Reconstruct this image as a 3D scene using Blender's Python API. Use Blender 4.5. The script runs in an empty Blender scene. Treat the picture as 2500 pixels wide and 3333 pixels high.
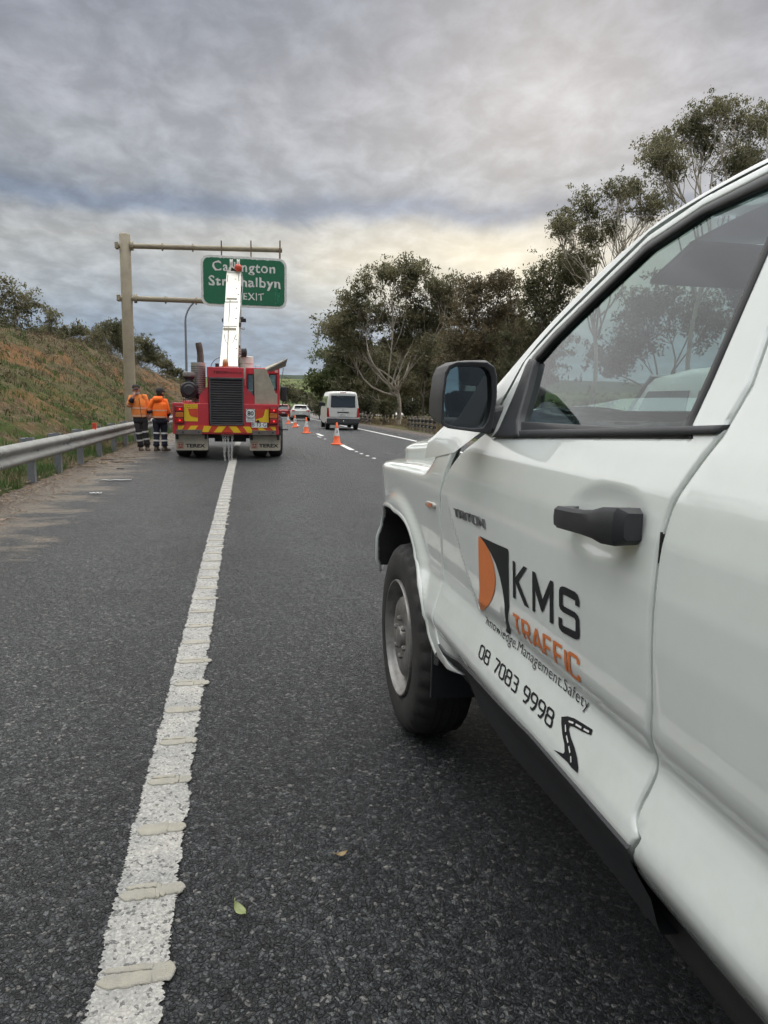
import bpy, bmesh, math, random
import numpy as np
from math import radians, sin, cos, tan, pi, sqrt, atan2
from mathutils import Vector, Matrix
from mathutils.geometry import delaunay_2d_cdt
random.seed(7); np.random.seed(7)
SC = bpy.context.scene
COL = SC.collection

# ------------------------------------------------------------------ camera
EYE = 1.36
FPX, PCX, PCY = 2311.0, 1250.0, 1666.5            # pinhole of the photograph (2500 x 3333)
YAW, PITCH, ROLL = radians(11.41), radians(8.794), radians(1.1)
_fwd = np.array([sin(YAW)*cos(PITCH), cos(YAW)*cos(PITCH), -sin(PITCH)])
_rt = np.array([cos(YAW), -sin(YAW), 0.0]); _up = np.cross(_rt, _fwd)
RC = _rt*cos(ROLL)+_up*sin(ROLL); UC = -_rt*sin(ROLL)+_up*cos(ROLL)
cam_data = bpy.data.cameras.new('camera')
cam_data.sensor_fit = 'VERTICAL'; cam_data.sensor_height = 36.0
cam_data.lens = FPX/3333.0*36.0
cam_data.clip_start = 0.05; cam_data.clip_end = 12000
cam = bpy.data.objects.new('camera', cam_data); COL.objects.link(cam)
m = Matrix(((RC[0], UC[0], -_fwd[0], 0), (RC[1], UC[1], -_fwd[1], 0), (RC[2], UC[2], -_fwd[2], EYE), (0, 0, 0, 1)))
cam.matrix_world = m
SC.camera = cam

def ray(px, py):
    return RC*((px-PCX)/FPX) - UC*((py-PCY)/FPX) + _fwd
E0 = np.array([0, 0, EYE])
def onX(px, py, X): d = ray(px, py); return E0+d*(X/d[0])
def onY(px, py, Y): d = ray(px, py); return E0+d*(Y/d[1])
def onZ(px, py, Z=0.0): d = ray(px, py); return E0+d*((Z-EYE)/d[2])

# ------------------------------------------------------------------ sky, sun, exposure
SUN_AZ, SUN_EL = radians(24), radians(27)
world = bpy.data.worlds.new('World'); SC.world = world; world.use_nodes = True
wn = world.node_tree; wn.nodes.clear()
def N(nt, typ, **kw):
    n = nt.nodes.new(typ)
    for k, v in kw.items():
        if k.startswith('i_'):
            key = k[2:]
            n.inputs[int(key) if key.isdigit() else key].default_value = v
        else: setattr(n, k, v)
    return n
def Lk(nt, a, b): nt.links.new(a, b)
def math_n(nt, op, a, b=None, c=None, clamp=False):
    n = nt.nodes.new('ShaderNodeMath'); n.operation = op; n.use_clamp = clamp
    for i, v in enumerate((a, b, c)):
        if v is None: continue
        if isinstance(v, (int, float)): n.inputs[i].default_value = v
        else: nt.links.new(v, n.inputs[i])
    return n.outputs[0]
def mixc(nt, fac, a, b, blend='MIX'):
    n = nt.nodes.new('ShaderNodeMix'); n.data_type = 'RGBA'; n.blend_type = blend; n.clamp_factor = True
    for key, v in ((0, fac), (6, a), (7, b)):
        if isinstance(v, (int, float)): n.inputs[key].default_value = v
        elif isinstance(v, (tuple, list)): n.inputs[key].default_value = (*v[:3], 1)
        else: nt.links.new(v, n.inputs[key])
    return n.outputs[2]
def ramp(nt, fac, stops, interp='LINEAR'):
    n = nt.nodes.new('ShaderNodeValToRGB'); cr = n.color_ramp; cr.interpolation = interp
    while len(cr.elements) > 1: cr.elements.remove(cr.elements[-1])
    cr.elements[0].position = stops[0][0]
    for p, c in stops[1:]: cr.elements.new(p)
    for e, (p, c) in zip(cr.elements, stops):
        e.color = (c, c, c, 1) if isinstance(c, (int, float)) else (*c[:3], 1)
    nt.links.new(fac, n.inputs[0]); return n.outputs[0]
def lin(r, g, b):
    f = lambda v: (v/255/12.92) if v/255 <= 0.04045 else ((v/255+0.055)/1.055)**2.4
    return (f(r), f(g), f(b))

tc = N(wn, 'ShaderNodeTexCoord')
nrm = N(wn, 'ShaderNodeVectorMath', operation='NORMALIZE'); Lk(wn, tc.outputs['Generated'], nrm.inputs[0])
sep = N(wn, 'ShaderNodeSeparateXYZ'); Lk(wn, nrm.outputs[0], sep.inputs[0])
DX, DY, DZ = sep.outputs
zc = math_n(wn, 'ADD', math_n(wn, 'MAXIMUM', DZ, 0.0), 0.22)
cx_ = math_n(wn, 'DIVIDE', DX, zc); cy_ = math_n(wn, 'DIVIDE', DY, zc)
cmb = N(wn, 'ShaderNodeCombineXYZ'); Lk(wn, cx_, cmb.inputs[0]); Lk(wn, cy_, cmb.inputs[1])
# soft broken stratus on a cloud plane, stretched across the view
mp = N(wn, 'ShaderNodeMapping'); mp.inputs['Scale'].default_value = (1.15, 0.95, 1); mp.inputs['Rotation'].default_value = (0, 0, radians(-8)); Lk(wn, cmb.outputs[0], mp.inputs[0])
n1 = N(wn, 'ShaderNodeTexNoise', i_Scale=7.5, i_Detail=9.0, i_Roughness=0.58, i_Distortion=0.25); Lk(wn, mp.outputs[0], n1.inputs['Vector'])
mp2 = N(wn, 'ShaderNodeMapping'); mp2.inputs['Scale'].default_value = (0.8, 1.1, 1); mp2.inputs['Location'].default_value = (3.1, 1.7, 0); Lk(wn, cmb.outputs[0], mp2.inputs[0])
n2 = N(wn, 'ShaderNodeTexNoise', i_Scale=1.0, i_Detail=4.0, i_Roughness=0.5); Lk(wn, mp2.outputs[0], n2.inputs['Vector'])
mp3 = N(wn, 'ShaderNodeMapping'); mp3.inputs['Scale'].default_value = (6.0, 6.0, 8.5); Lk(wn, nrm.outputs[0], mp3.inputs[0])
n3 = N(wn, 'ShaderNodeTexNoise', i_Scale=1.0, i_Detail=6.0, i_Roughness=0.6, i_Distortion=0.4); Lk(wn, mp3.outputs[0], n3.inputs['Vector'])
# elevation with wavy edges
elw = math_n(wn, 'ADD', DZ, math_n(wn, 'MULTIPLY', math_n(wn, 'SUBTRACT', n3.outputs[0], 0.5), 0.075))
base = ramp(wn, elw, [(0.0, lin(172, 192, 212)), (0.05, lin(145, 168, 195)), (0.09, lin(148, 166, 189)), (0.125, lin(165, 175, 187)),
                      (0.155, lin(182, 187, 191)), (0.195, lin(192, 193, 192)), (0.218, lin(184, 187, 190)), (0.234, lin(146, 157, 175)), (0.245, lin(142, 153, 172)), (0.262, lin(172, 177, 185)),
                      (0.30, lin(183, 186, 192)), (0.36, lin(180, 182, 189)), (0.42, lin(163, 167, 176)), (0.50, lin(150, 156, 167)), (0.58, lin(158, 165, 176)), (0.75, lin(208, 210, 211)), (1.0, lin(240, 241, 240))])
cl = ramp(wn, n1.outputs[0], [(0.30, 0.80), (0.42, 0.88), (0.50, 0.99), (0.60, 1.14), (0.74, 1.34)])
cl2 = ramp(wn, n2.outputs[0], [(0.3, 0.90), (0.7, 1.12)])
c1 = mixc(wn, 1.0, base, cl, 'MULTIPLY'); c1 = mixc(wn, 1.0, c1, cl2, 'MULTIPLY')
# warm light breaking through toward the sun, below the dark band
sd = (sin(radians(19))*cos(radians(10)), cos(radians(19))*cos(radians(10)), sin(radians(10)))
dotn = N(wn, 'ShaderNodeVectorMath', operation='DOT_PRODUCT'); Lk(wn, nrm.outputs[0], dotn.inputs[0]); dotn.inputs[1].default_value = sd
gl = math_n(wn, 'POWER', math_n(wn, 'MAXIMUM', dotn.outputs['Value'], 0.0), 30.0)
band = ramp(wn, elw, [(0.06, 0.0), (0.13, 0.7), (0.18, 1.0), (0.212, 0.85), (0.24, 0.08), (0.4, 0.08), (0.6, 0.0)])
gmod = ramp(wn, n3.outputs[0], [(0.25, 0.55), (0.6, 1.0)])
gfac = math_n(wn, 'MULTIPLY', math_n(wn, 'MULTIPLY', gl, band), gmod)
warm = mixc(wn, 1.0, (0.60, 0.49, 0.26), gfac, 'MULTIPLY')
c2 = mixc(wn, 1.0, c1, warm, 'ADD')
zen = math_n(wn, 'ADD', 1.0, math_n(wn, 'MULTIPLY', math_n(wn, 'SMOOTH_MIN', 1.0, math_n(wn, 'MAXIMUM', math_n(wn, 'MULTIPLY', math_n(wn, 'SUBTRACT', DZ, 0.46), 2.6), 0.0), 0.1), 3.2))
sky = N(wn, 'ShaderNodeTexSky'); sky.sky_type = 'NISHITA'; sky.sun_disc = False
sky.sun_elevation = SUN_EL; sky.sun_rotation = SUN_AZ; sky.air_density = 1.0; sky.dust_density = 1.5; sky.altitude = 150
c2s = N(wn, 'ShaderNodeVectorMath', operation='SCALE'); c2s.inputs['Scale'].default_value = 10.5; Lk(wn, c2, c2s.inputs[0]); Lk(wn, math_n(wn, 'MULTIPLY', zen, 6.95), c2s.inputs['Scale'])
csum = mixc(wn, 0.93, sky.outputs[0], c2s.outputs[0])
bg = N(wn, 'ShaderNodeBackground'); bg.inputs['Strength'].default_value = 0.1; Lk(wn, csum, bg.inputs['Color'])
wo = N(wn, 'ShaderNodeOutputWorld'); Lk(wn, bg.outputs[0], wo.inputs[0])

sun_d = bpy.data.lights.new('sun', 'SUN'); sun_d.energy = 1.4; sun_d.angle = radians(140); sun_d.color = (1.0, 0.93, 0.83)
sun = bpy.data.objects.new('sun', sun_d); COL.objects.link(sun)
EL_L = radians(52)      # the thick cloud spreads the sunlight over the upper sky, so the lamp is broad and stands higher
sv = Vector((sin(SUN_AZ)*cos(EL_L), cos(SUN_AZ)*cos(EL_L), sin(EL_L)))
sun.rotation_euler = sv.to_track_quat('Z', 'Y').to_euler()
SC.view_settings.view_transform = 'Standard'; SC.view_settings.look = 'None'
SC.view_settings.exposure = 0.3; SC.view_settings.gamma = 1.0; SC.view_settings.use_curve_mapping = False
SC.render.engine = 'CYCLES'
SC.render.resolution_x = 768; SC.render.resolution_y = 1024
SC.cycles.use_adaptive_sampling = True; SC.cycles.adaptive_threshold = 0.04; SC.cycles.adaptive_min_samples = 24; SC.cycles.use_denoising = True
SC.cycles.max_bounces = 8; SC.cycles.transparent_max_bounces = 16

# ------------------------------------------------------------------ object helpers
ORG = {}
def org(o): return ORG.get(o.name, (0, 0, 0)) if o else (0, 0, 0)
def tag(o, label=None, cat=None, group=None, kind=None):
    if label: o['label'] = label
    if cat: o['category'] = cat
    if group: o['group'] = group
    if kind: o['kind'] = kind
    return o
def thing(name, label, cat, loc=(0, 0, 0), group=None):
    o = bpy.data.objects.new(name, None); o.empty_display_size = 0.2; COL.objects.link(o)
    o.location = loc; ORG[o.name] = tuple(loc)
    return tag(o, label, cat, group)
class MB:
    def __init__(s): s.v = []; s.f = []; s.m = []
    def add(s, vs, fs, mi=0):
        b = len(s.v); s.v += [tuple(map(float, p)) for p in vs]
        s.f += [tuple(b+i for i in f) for f in fs]; s.m += [mi]*len(fs); return s
    def box(s, a, b, mi=0):
        x0, y0, z0 = a; x1, y1, z1 = b
        return s.add([(x0,y0,z0),(x1,y0,z0),(x1,y1,z0),(x0,y1,z0),(x0,y0,z1),(x1,y0,z1),(x1,y1,z1),(x0,y1,z1)],
                     [(0,3,2,1),(4,5,6,7),(0,1,5,4),(1,2,6,5),(2,3,7,6),(3,0,4,7)], mi)
    def hexa(s, lo, hi, mi=0):      # two quads, 4 points each
        return s.add(list(lo)+list(hi), [(3,2,1,0),(4,5,6,7),(0,1,5,4),(1,2,6,5),(2,3,7,6),(3,0,4,7)], mi)
    def prism(s, pts, d, mi=0):     # polygon (3-D points) extruded by vector d
        n = len(pts); a = [tuple(p) for p in pts]; b = [tuple(np.add(p, d)) for p in pts]
        return s.add(a+b, [tuple(range(n))[::-1], tuple(range(n, 2*n))]+[(i, (i+1) % n, n+(i+1) % n, n+i) for i in range(n)], mi)
    def tube(s, pts, r, n=8, mi=0, cap=True):
        pts = [Vector(p) for p in pts]; k = len(pts)
        rs = [r]*k if isinstance(r, (int, float)) else list(r)
        rings = []; prev = None
        for i, p in enumerate(pts):
            t = (pts[min(i+1, k-1)]-pts[max(i-1, 0)])
            if t.length < 1e-9: t = Vector((0, 0, 1))
            t.normalize()
            if prev is None:
                a = Vector((0, 0, 1)) if abs(t.z) < 0.9 else Vector((1, 0, 0))
                u = t.cross(a).normalized()
            else:
                u = (prev - t*prev.dot(t)); u = u.normalized() if u.length > 1e-6 else t.orthogonal().normalized()
            prev = u; w = t.cross(u)
            rings.append([p+(u*cos(2*pi*j/n)+w*sin(2*pi*j/n))*rs[i] for j in range(n)])
        b = len(s.v)
        vs = [tuple(q) for rg in rings for q in rg]
        fs = [(i*n+j, i*n+(j+1) % n, (i+1)*n+(j+1) % n, (i+1)*n+j) for i in range(k-1) for j in range(n)]
        if cap: fs += [tuple(range(n))[::-1], tuple((k-1)*n+j for j in range(n))]
        return s.add(vs, fs, mi)
    def lathe(s, prof, c, axis='x', n=32, mi=0, closed=False, cap=True):   # prof: (along, radius)
        k = len(prof); vs = []
        for a, r in prof:
            for j in range(n):
                t = 2*pi*j/n
                q = (a, r*cos(t), r*sin(t)) if axis == 'x' else ((r*cos(t), a, r*sin(t)) if axis == 'y' else (r*cos(t), r*sin(t), a))
                vs.append((c[0]+q[0], c[1]+q[1], c[2]+q[2]))
        fs = [(i*n+j, i*n+(j+1) % n, (i+1)*n+(j+1) % n, (i+1)*n+j) for i in range(k-1) for j in range(n)]
        if closed: fs += [((k-1)*n+j, (k-1)*n+(j+1) % n, (j+1) % n, j) for j in range(n)]
        elif cap:
            if prof[0][1] > 1e-5: fs.append(tuple(range(n))[::-1])
            if prof[-1][1] > 1e-5: fs.append(tuple((k-1)*n+j for j in range(n)))
        return s.add(vs, fs, mi)
    def grid(s, P, mi=0):           # P[i][j] points
        P = np.asarray(P, float); a, b, _ = P.shape
        vs = P.reshape(-1, 3).tolist()
        return s.add(vs, [(i*b+j, i*b+j+1, (i+1)*b+j+1, (i+1)*b+j) for i in range(a-1) for j in range(b-1)], mi)
    def rot(s, M4, start=0):
        for i in range(start, len(s.v)): s.v[i] = tuple(M4 @ Vector(s.v[i]))
        return s
def obj(name, mb, mat, parent=None, smooth=False, bev=0.0, fixn=True, local=False, label=None):
    o_ = (0, 0, 0) if local else org(parent)
    me = bpy.data.meshes.new(name)
    v = [(p[0]-o_[0], p[1]-o_[1], p[2]-o_[2]) for p in mb.v]
    me.from_pydata(v, [], mb.f)
    for mm in (mat if isinstance(mat, (list, tuple)) else [mat]): me.materials.append(mm)
    if isinstance(mat, (list, tuple)):
        me.polygons.foreach_set('material_index', mb.m)
    if fixn:
        bm = bmesh.new(); bm.from_mesh(me); bmesh.ops.recalc_face_normals(bm, faces=bm.faces); bm.to_mesh(me); bm.free()
    if smooth is True: me.polygons.foreach_set('use_smooth', [True]*len(me.polygons))
    elif smooth: me.polygons.foreach_set('use_smooth', [True]*len(me.polygons)); me.set_sharp_from_angle(angle=radians(smooth))
    me.update()
    ob = bpy.data.objects.new(name, me); COL.objects.link(ob)
    if parent: ob.parent = parent; ORG[ob.name] = org(parent)
    if bev:
        bv = ob.modifiers.new('bevel', 'BEVEL'); bv.width = bev; bv.segments = 2; bv.limit_method = 'ANGLE'; bv.angle_limit = radians(35)
    if label: ob['label'] = label
    return ob
def copy_obj(o, parent=None, loc=None, rotz=None):
    c = o.copy(); COL.objects.link(c)
    if parent is not None: c.parent = parent
    if loc is not None: c.location = loc
    if rotz is not None: c.rotation_euler[2] = rotz
    for ch in list(o.children):
        copy_obj(ch, c)
    return c
def mirror_obj(o, cx, parent):
    c = o.copy(); me = o.data.copy(); c.data = me
    k = 2*(cx-org(parent)[0])
    for v in me.vertices: v.co.x = k-v.co.x
    me.flip_normals(); COL.objects.link(c); c.parent = parent; ORG[c.name] = org(parent)
    return c
def fnt(text, size=1.0, bold=0.0, align='CENTER', spacing=1.0, res=3, ext=0.0):
    cu = bpy.data.curves.new('lettering', 'FONT'); cu.body = text; cu.size = size; cu.align_x = align
    cu.offset = bold; cu.space_character = spacing; cu.resolution_u = res; cu.extrude = ext
    o = bpy.data.objects.new('lettering', cu); COL.objects.link(o)
    dg = bpy.context.evaluated_depsgraph_get(); me = o.evaluated_get(dg).to_mesh()
    v = [tuple(q.co) for q in me.vertices]; f = [tuple(p.vertices) for p in me.polygons]
    o.evaluated_get(dg).to_mesh_clear(); bpy.data.objects.remove(o); bpy.data.curves.remove(cu)
    return v, f
def flat_text(mb, text, ox, oy, oz, width, height, bold=0.0, mi=0, axis='y', spacing=1.0, ysign=1, ext=0):
    """letters fitted into width x height, centred at (ox, oz), on a plane facing -Y"""
    v, f = fnt(text, 1.0, bold, spacing=spacing)
    a = np.array(v); lo = a.min(0); hi = a.max(0)
    sx = width/(hi[0]-lo[0]); sz = height/(hi[1]-lo[1])
    vs = [(ox+(p[0]-(lo[0]+hi[0])/2)*sx, oy-p[2], oz+(p[1]-(lo[1]+hi[1])/2)*sz) for p in v]
    mb.add(vs, f, mi); return mb

# ------------------------------------------------------------------ materials
def new_mat(name):
    mt = bpy.data.materials.new(name); mt.use_nodes = True; nt = mt.node_tree
    return mt, nt, nt.nodes['Principled BSDF']
def M(name, col, rough=0.5, metal=0.0, var=0.12, vs=6.0, bump=0.0, bs=40.0, coat=0.0, spec=0.5, dirt=None, rv=0.0, emis=0.0):
    mt, nt, b = new_mat(name)
    t = N(nt, 'ShaderNodeTexCoord')
    no = N(nt, 'ShaderNodeTexNoise', i_Scale=vs, i_Detail=6.0, i_Roughness=0.6); Lk(nt, t.outputs['Object'], no.inputs['Vector'])
    f = ramp(nt, no.outputs[0], [(0.25, 1-var), (0.75, 1+var)])
    c = mixc(nt, 1.0, col, f, 'MULTIPLY')
    if dirt:
        nd = N(nt, 'ShaderNodeTexNoise', i_Scale=dirt[1], i_Detail=8.0, i_Roughness=0.7); Lk(nt, t.outputs['Object'], nd.inputs['Vector'])
        c = mixc(nt, ramp(nt, nd.outputs[0], [(0.45, 0.0), (0.75, dirt[2])]), c, dirt[0])
    Lk(nt, c, b.inputs['Base Color'])
    b.inputs['Roughness'].default_value = rough; b.inputs['Metallic'].default_value = metal
    b.inputs['Specular IOR Level'].default_value = spec
    b.inputs['Coat Weight'].default_value = coat; b.inputs['Coat Roughness'].default_value = 0.04
    if rv:
        Lk(nt, math_n(nt, 'ADD', math_n(nt, 'MULTIPLY', math_n(nt, 'SUBTRACT', no.outputs[0], 0.5), rv), rough, clamp=True), b.inputs['Roughness'])
    if bump:
        nb = N(nt, 'ShaderNodeTexNoise', i_Scale=bs, i_Detail=4.0); Lk(nt, t.outputs['Object'], nb.inputs['Vector'])
        bp = N(nt, 'ShaderNodeBump', i_Strength=bump, i_Distance=0.01); Lk(nt, nb.outputs[0], bp.inputs['Height']); Lk(nt, bp.outputs[0], b.inputs['Normal'])
    if emis:
        Lk(nt, c, b.inputs['Emission Color']); b.inputs['Emission Strength'].default_value = emis
    return mt
def glass_mat(name, tint, rough=0.0, ior=1.5, extra=0.0):
    mt = bpy.data.materials.new(name); mt.use_nodes = True; nt = mt.node_tree; nt.nodes.clear()
    tr = N(nt, 'ShaderNodeBsdfTransparent'); tr.inputs[0].default_value = (*tint, 1)
    g = N(nt, 'ShaderNodeBsdfGlossy'); g.inputs['Roughness'].default_value = rough; g.inputs[0].default_value = (0.95, 0.97, 1, 1)
    lw = N(nt, 'ShaderNodeLayerWeight', i_Blend=0.5)          # Schlick over both faces of the pane
    fa = math_n(nt, 'ADD', math_n(nt, 'MULTIPLY', math_n(nt, 'POWER', lw.outputs['Facing'], 4.2), 0.9), 0.07+extra, clamp=True)
    mx = N(nt, 'ShaderNodeMixShader'); Lk(nt, fa, mx.inputs[0]); Lk(nt, tr.outputs[0], mx.inputs[1]); Lk(nt, g.outputs[0], mx.inputs[2])
    out = N(nt, 'ShaderNodeOutputMaterial'); Lk(nt, mx.outputs[0], out.inputs[0]); return mt

WHITE = M('white_car_paint', (0.79, 0.83, 0.80), 0.22, var=0.02, coat=1.0, dirt=((0.45, 0.42, 0.36), 9.0, 0.08))
WHITE.node_tree.nodes['Principled BSDF'].inputs['Coat IOR'].default_value = 1.65; WHITE.node_tree.nodes['Principled BSDF'].inputs['Coat Roughness'].default_value = 0.02
def weather_paint(mt):
    # road grime climbing from the sill and a scatter of small chips and specks
    nt = mt.node_tree; b = nt.nodes['Principled BSDF']; src = b.inputs['Base Color'].links[0].from_socket
    t = N(nt, 'ShaderNodeTexCoord'); sp = N(nt, 'ShaderNodeSeparateXYZ'); Lk(nt, t.outputs['Object'], sp.inputs[0])
    n_ = N(nt, 'ShaderNodeTexNoise', i_Scale=7.0, i_Detail=8.0, i_Roughness=0.7); Lk(nt, t.outputs['Object'], n_.inputs['Vector'])
    low = ramp(nt, sp.outputs[2], [(0.50, 0.55), (0.72, 0.12), (0.95, 0.0)])
    f = math_n(nt, 'MULTIPLY', low, ramp(nt, n_.outputs[0], [(0.38, 0.0), (0.68, 1.0)]))
    c = mixc(nt, f, src, (0.36, 0.32, 0.26))
    v = N(nt, 'ShaderNodeTexVoronoi', i_Scale=11.0); Lk(nt, t.outputs['Object'], v.inputs['Vector'])
    c = mixc(nt, ramp(nt, v.outputs['Distance'], [(0.0, 0.7), (0.014, 0.5), (0.022, 0.0)]), c, (0.12, 0.10, 0.085))
    Lk(nt, c, b.inputs['Base Color'])
weather_paint(WHITE)
WHITEV = M('white_van_paint', (0.62, 0.62, 0.58), 0.35, var=0.04, coat=0.4, dirt=((0.35, 0.32, 0.27), 3.0, 0.25))
BLACKP = M('black_plastic', (0.028, 0.029, 0.032), 0.48, var=0.1, bump=0.12, bs=500)
RUBBER = M('tyre_rubber', (0.026, 0.025, 0.025), 0.72, var=0.2, vs=12, bump=0.2, bs=150, dirt=((0.075, 0.065, 0.052), 14.0, 0.45))
DARK = M('dark_underbody', (0.02, 0.02, 0.021), 0.8, dirt=((0.06, 0.05, 0.045), 6.0, 0.5))
SEAL = M('black_window_seal', (0.02, 0.02, 0.021), 0.35, var=0.05)
CHROME = M('chrome', (0.42, 0.42, 0.42), 0.33, 1.0, var=0.05)
STEELRIM = M('silver_painted_steel', (0.27, 0.262, 0.25), 0.42, 0.5, var=0.14, vs=20, dirt=((0.08, 0.06, 0.045), 14.0, 0.75))
GALV = M('galvanised_steel', (0.27, 0.27, 0.255), 0.62, 0.25, var=0.2, vs=3, dirt=((0.16, 0.13, 0.10), 4.0, 0.4), bump=0.1, bs=30)
GALVD = M('weathered_post_steel', (0.24, 0.25, 0.27), 0.6, 0.4, var=0.15, vs=5, dirt=((0.12, 0.09, 0.06), 5.0, 0.5))
CREAM = M('weathered_cream_paint', (0.33, 0.285, 0.20), 0.6, 0.0, var=0.12, vs=2.5, dirt=((0.16, 0.13, 0.10), 3.0, 0.45))
RED = M('crane_red_paint', (0.50, 0.025, 0.035), 0.33, var=0.10, vs=2.5, coat=0.35, dirt=((0.20, 0.06, 0.05), 5.0, 0.35))
BOOMW = M('boom_white_paint', (0.70, 0.69, 0.62), 0.42, var=0.06, vs=3, dirt=((0.36, 0.31, 0.22), 3.5, 0.35))
YELLOW = M('yellow_reflective', (0.75, 0.48, 0.02), 0.4, var=0.06)
REDREF = M('red_orange_reflective', (0.55, 0.06, 0.025), 0.4, var=0.08)
ORANGE = M('cone_orange', (0.85, 0.13, 0.03), 0.5, var=0.08, dirt=((0.30, 0.10, 0.05), 10.0, 0.35))
HIVIS = M('hi_vis_orange_cloth', (1.0, 0.19, 0.02), 0.8, var=0.08, vs=12, bump=0.5, bs=25)
HIVISD = M('faded_hi_vis_cloth', (0.78, 0.24, 0.05), 0.85, var=0.14, vs=10, bump=0.5, bs=25, dirt=((0.30, 0.14, 0.07), 7.0, 0.6))
REFL = M('reflective_tape', (0.62, 0.62, 0.60), 0.4, var=0.08)
NAVY = M('dark_navy_cloth', (0.017, 0.020, 0.034), 0.85, var=0.2, vs=12, bump=0.4, bs=30)
GREYC = M('charcoal_work_cloth', (0.035, 0.033, 0.034), 0.85, var=0.25, vs=9, bump=0.4, bs=30)
SKIN = M('skin', (0.42, 0.22, 0.16), 0.55, var=0.08, vs=20)
BEARD = M('grey_beard', (0.35, 0.32, 0.30), 0.9, var=0.2, vs=60)
BOOT = M('work_boot_leather', (0.10, 0.075, 0.055), 0.7, var=0.2)
BEIGE = M('beige_rubber', (0.42, 0.38, 0.29), 0.7, var=0.08, vs=4, dirt=((0.20, 0.16, 0.12), 6.0, 0.5))
PRINT = M('black_print', (0.014, 0.015, 0.018), 0.45, var=0.05, spec=0.3)
PRINTO = M('orange_print', (0.74, 0.20, 0.045), 0.35, var=0.05)
PRINTW = M('white_print', (0.72, 0.72, 0.70), 0.5, var=0.08, vs=10)
PLATEW = M('number_plate_white', (0.75, 0.75, 0.72), 0.4, var=0.04)
REDLENS = M('red_lamp_lens', (0.35, 0.01, 0.012), 0.12, coat=0.5, var=0.05)
REDLIT = M('lit_red_lamp', (1.0, 0.03, 0.03), 0.3, emis=1.6, var=0.05)
AMBER = M('amber_lens', (0.45, 0.13, 0.02), 0.15, coat=0.5, var=0.06)
TREAD = M('aluminium_checker_plate', (0.42, 0.37, 0.29), 0.45, 0.5, var=0.12, vs=9, bump=0.8, bs=90, dirt=((0.22, 0.18, 0.13), 6.0, 0.4))
STAINL = M('perforated_stainless', (0.55, 0.53, 0.50), 0.42, 0.5, var=0.15, vs=9, dirt=((0.14, 0.10, 0.08), 5.0, 0.4))
RUSTY = M('heat_stained_pipe', (0.12, 0.09, 0.075), 0.55, 0.6, var=0.3, vs=7)
GLASSD = M('dark_window_glass', (0.012, 0.016, 0.018), 0.05, coat=0.5, var=0.05)
GLASST = glass_mat('green_tinted_glass', (0.40, 0.51, 0.50), 0.0, 1.5, 0.04)
GLASSW = glass_mat('clear_windscreen_glass', (0.78, 0.88, 0.86), 0.0, 1.5, 0.0)
MIRR = M('mirror_glass', (0.52, 0.58, 0.58), 0.02, 1.0, var=0.01)
GREENS = M('green_sign_sheeting', (0.012, 0.135, 0.060), 0.42, var=0.10, vs=3, dirt=((0.05, 0.20, 0.11), 8.0, 0.25))
SIGNW = M('aged_white_sheeting', (0.70, 0.71, 0.67), 0.55, var=0.12, vs=14, dirt=((0.30, 0.32, 0.28), 18.0, 0.5))
TRIMG = M('grey_interior_trim', (0.06, 0.06, 0.062), 0.6)
SEATC = M('dark_seat_fabric', (0.03, 0.03, 0.032), 0.9, bump=0.3, bs=200)
# ------------------------------------------------------------------ terrain and road
def cc(y):
    y = np.maximum(np.asarray(y, float), 0)
    return np.where(y < 190, y*y/3300.0, 190*190/3300.0+(y-190)*0.1151)
_py = [-60, 0, 25, 37, 67, 120, 200, 257, 350, 450, 650, 900, 1200, 1500, 1900, 2400, 3200, 4200, 5200, 7000]
_pz = [0, 0, 0, -0.11, -0.5, -1.3, -2.3, -2.8, -2.6, -1.4, 1.3, 3, 16, 38, 44, 40, 95, 150, 90, 60]
_ty = np.arange(-80, 8000, 1.0); _tz = np.interp(_ty, _py, _pz)
_k = np.hanning(13); _k /= _k.sum(); _tz = np.convolve(np.pad(_tz, 6, 'edge'), _k, 'valid')
def zr(y): return np.interp(y, _ty, _tz)
def vnoise(x, y, s, seed=0):
    x = np.asarray(x, float)/s+seed*17.13; y = np.asarray(y, float)/s+seed*5.71
    xi = np.floor(x); yi = np.floor(y); fx = x-xi; fy = y-yi
    fx = fx*fx*(3-2*fx); fy = fy*fy*(3-2*fy)
    h = lambda a, b: np.modf(np.abs(np.sin(a*127.1+b*311.7)*43758.5453))[0]
    return (h(xi, yi)*(1-fx)+h(xi+1, yi)*fx)*(1-fy)+(h(xi, yi+1)*(1-fx)+h(xi+1, yi+1)*fx)*fy
def sst(a, b, x): t = np.clip((x-a)/(b-a), 0, 1); return t*t*(3-2*t)
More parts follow.
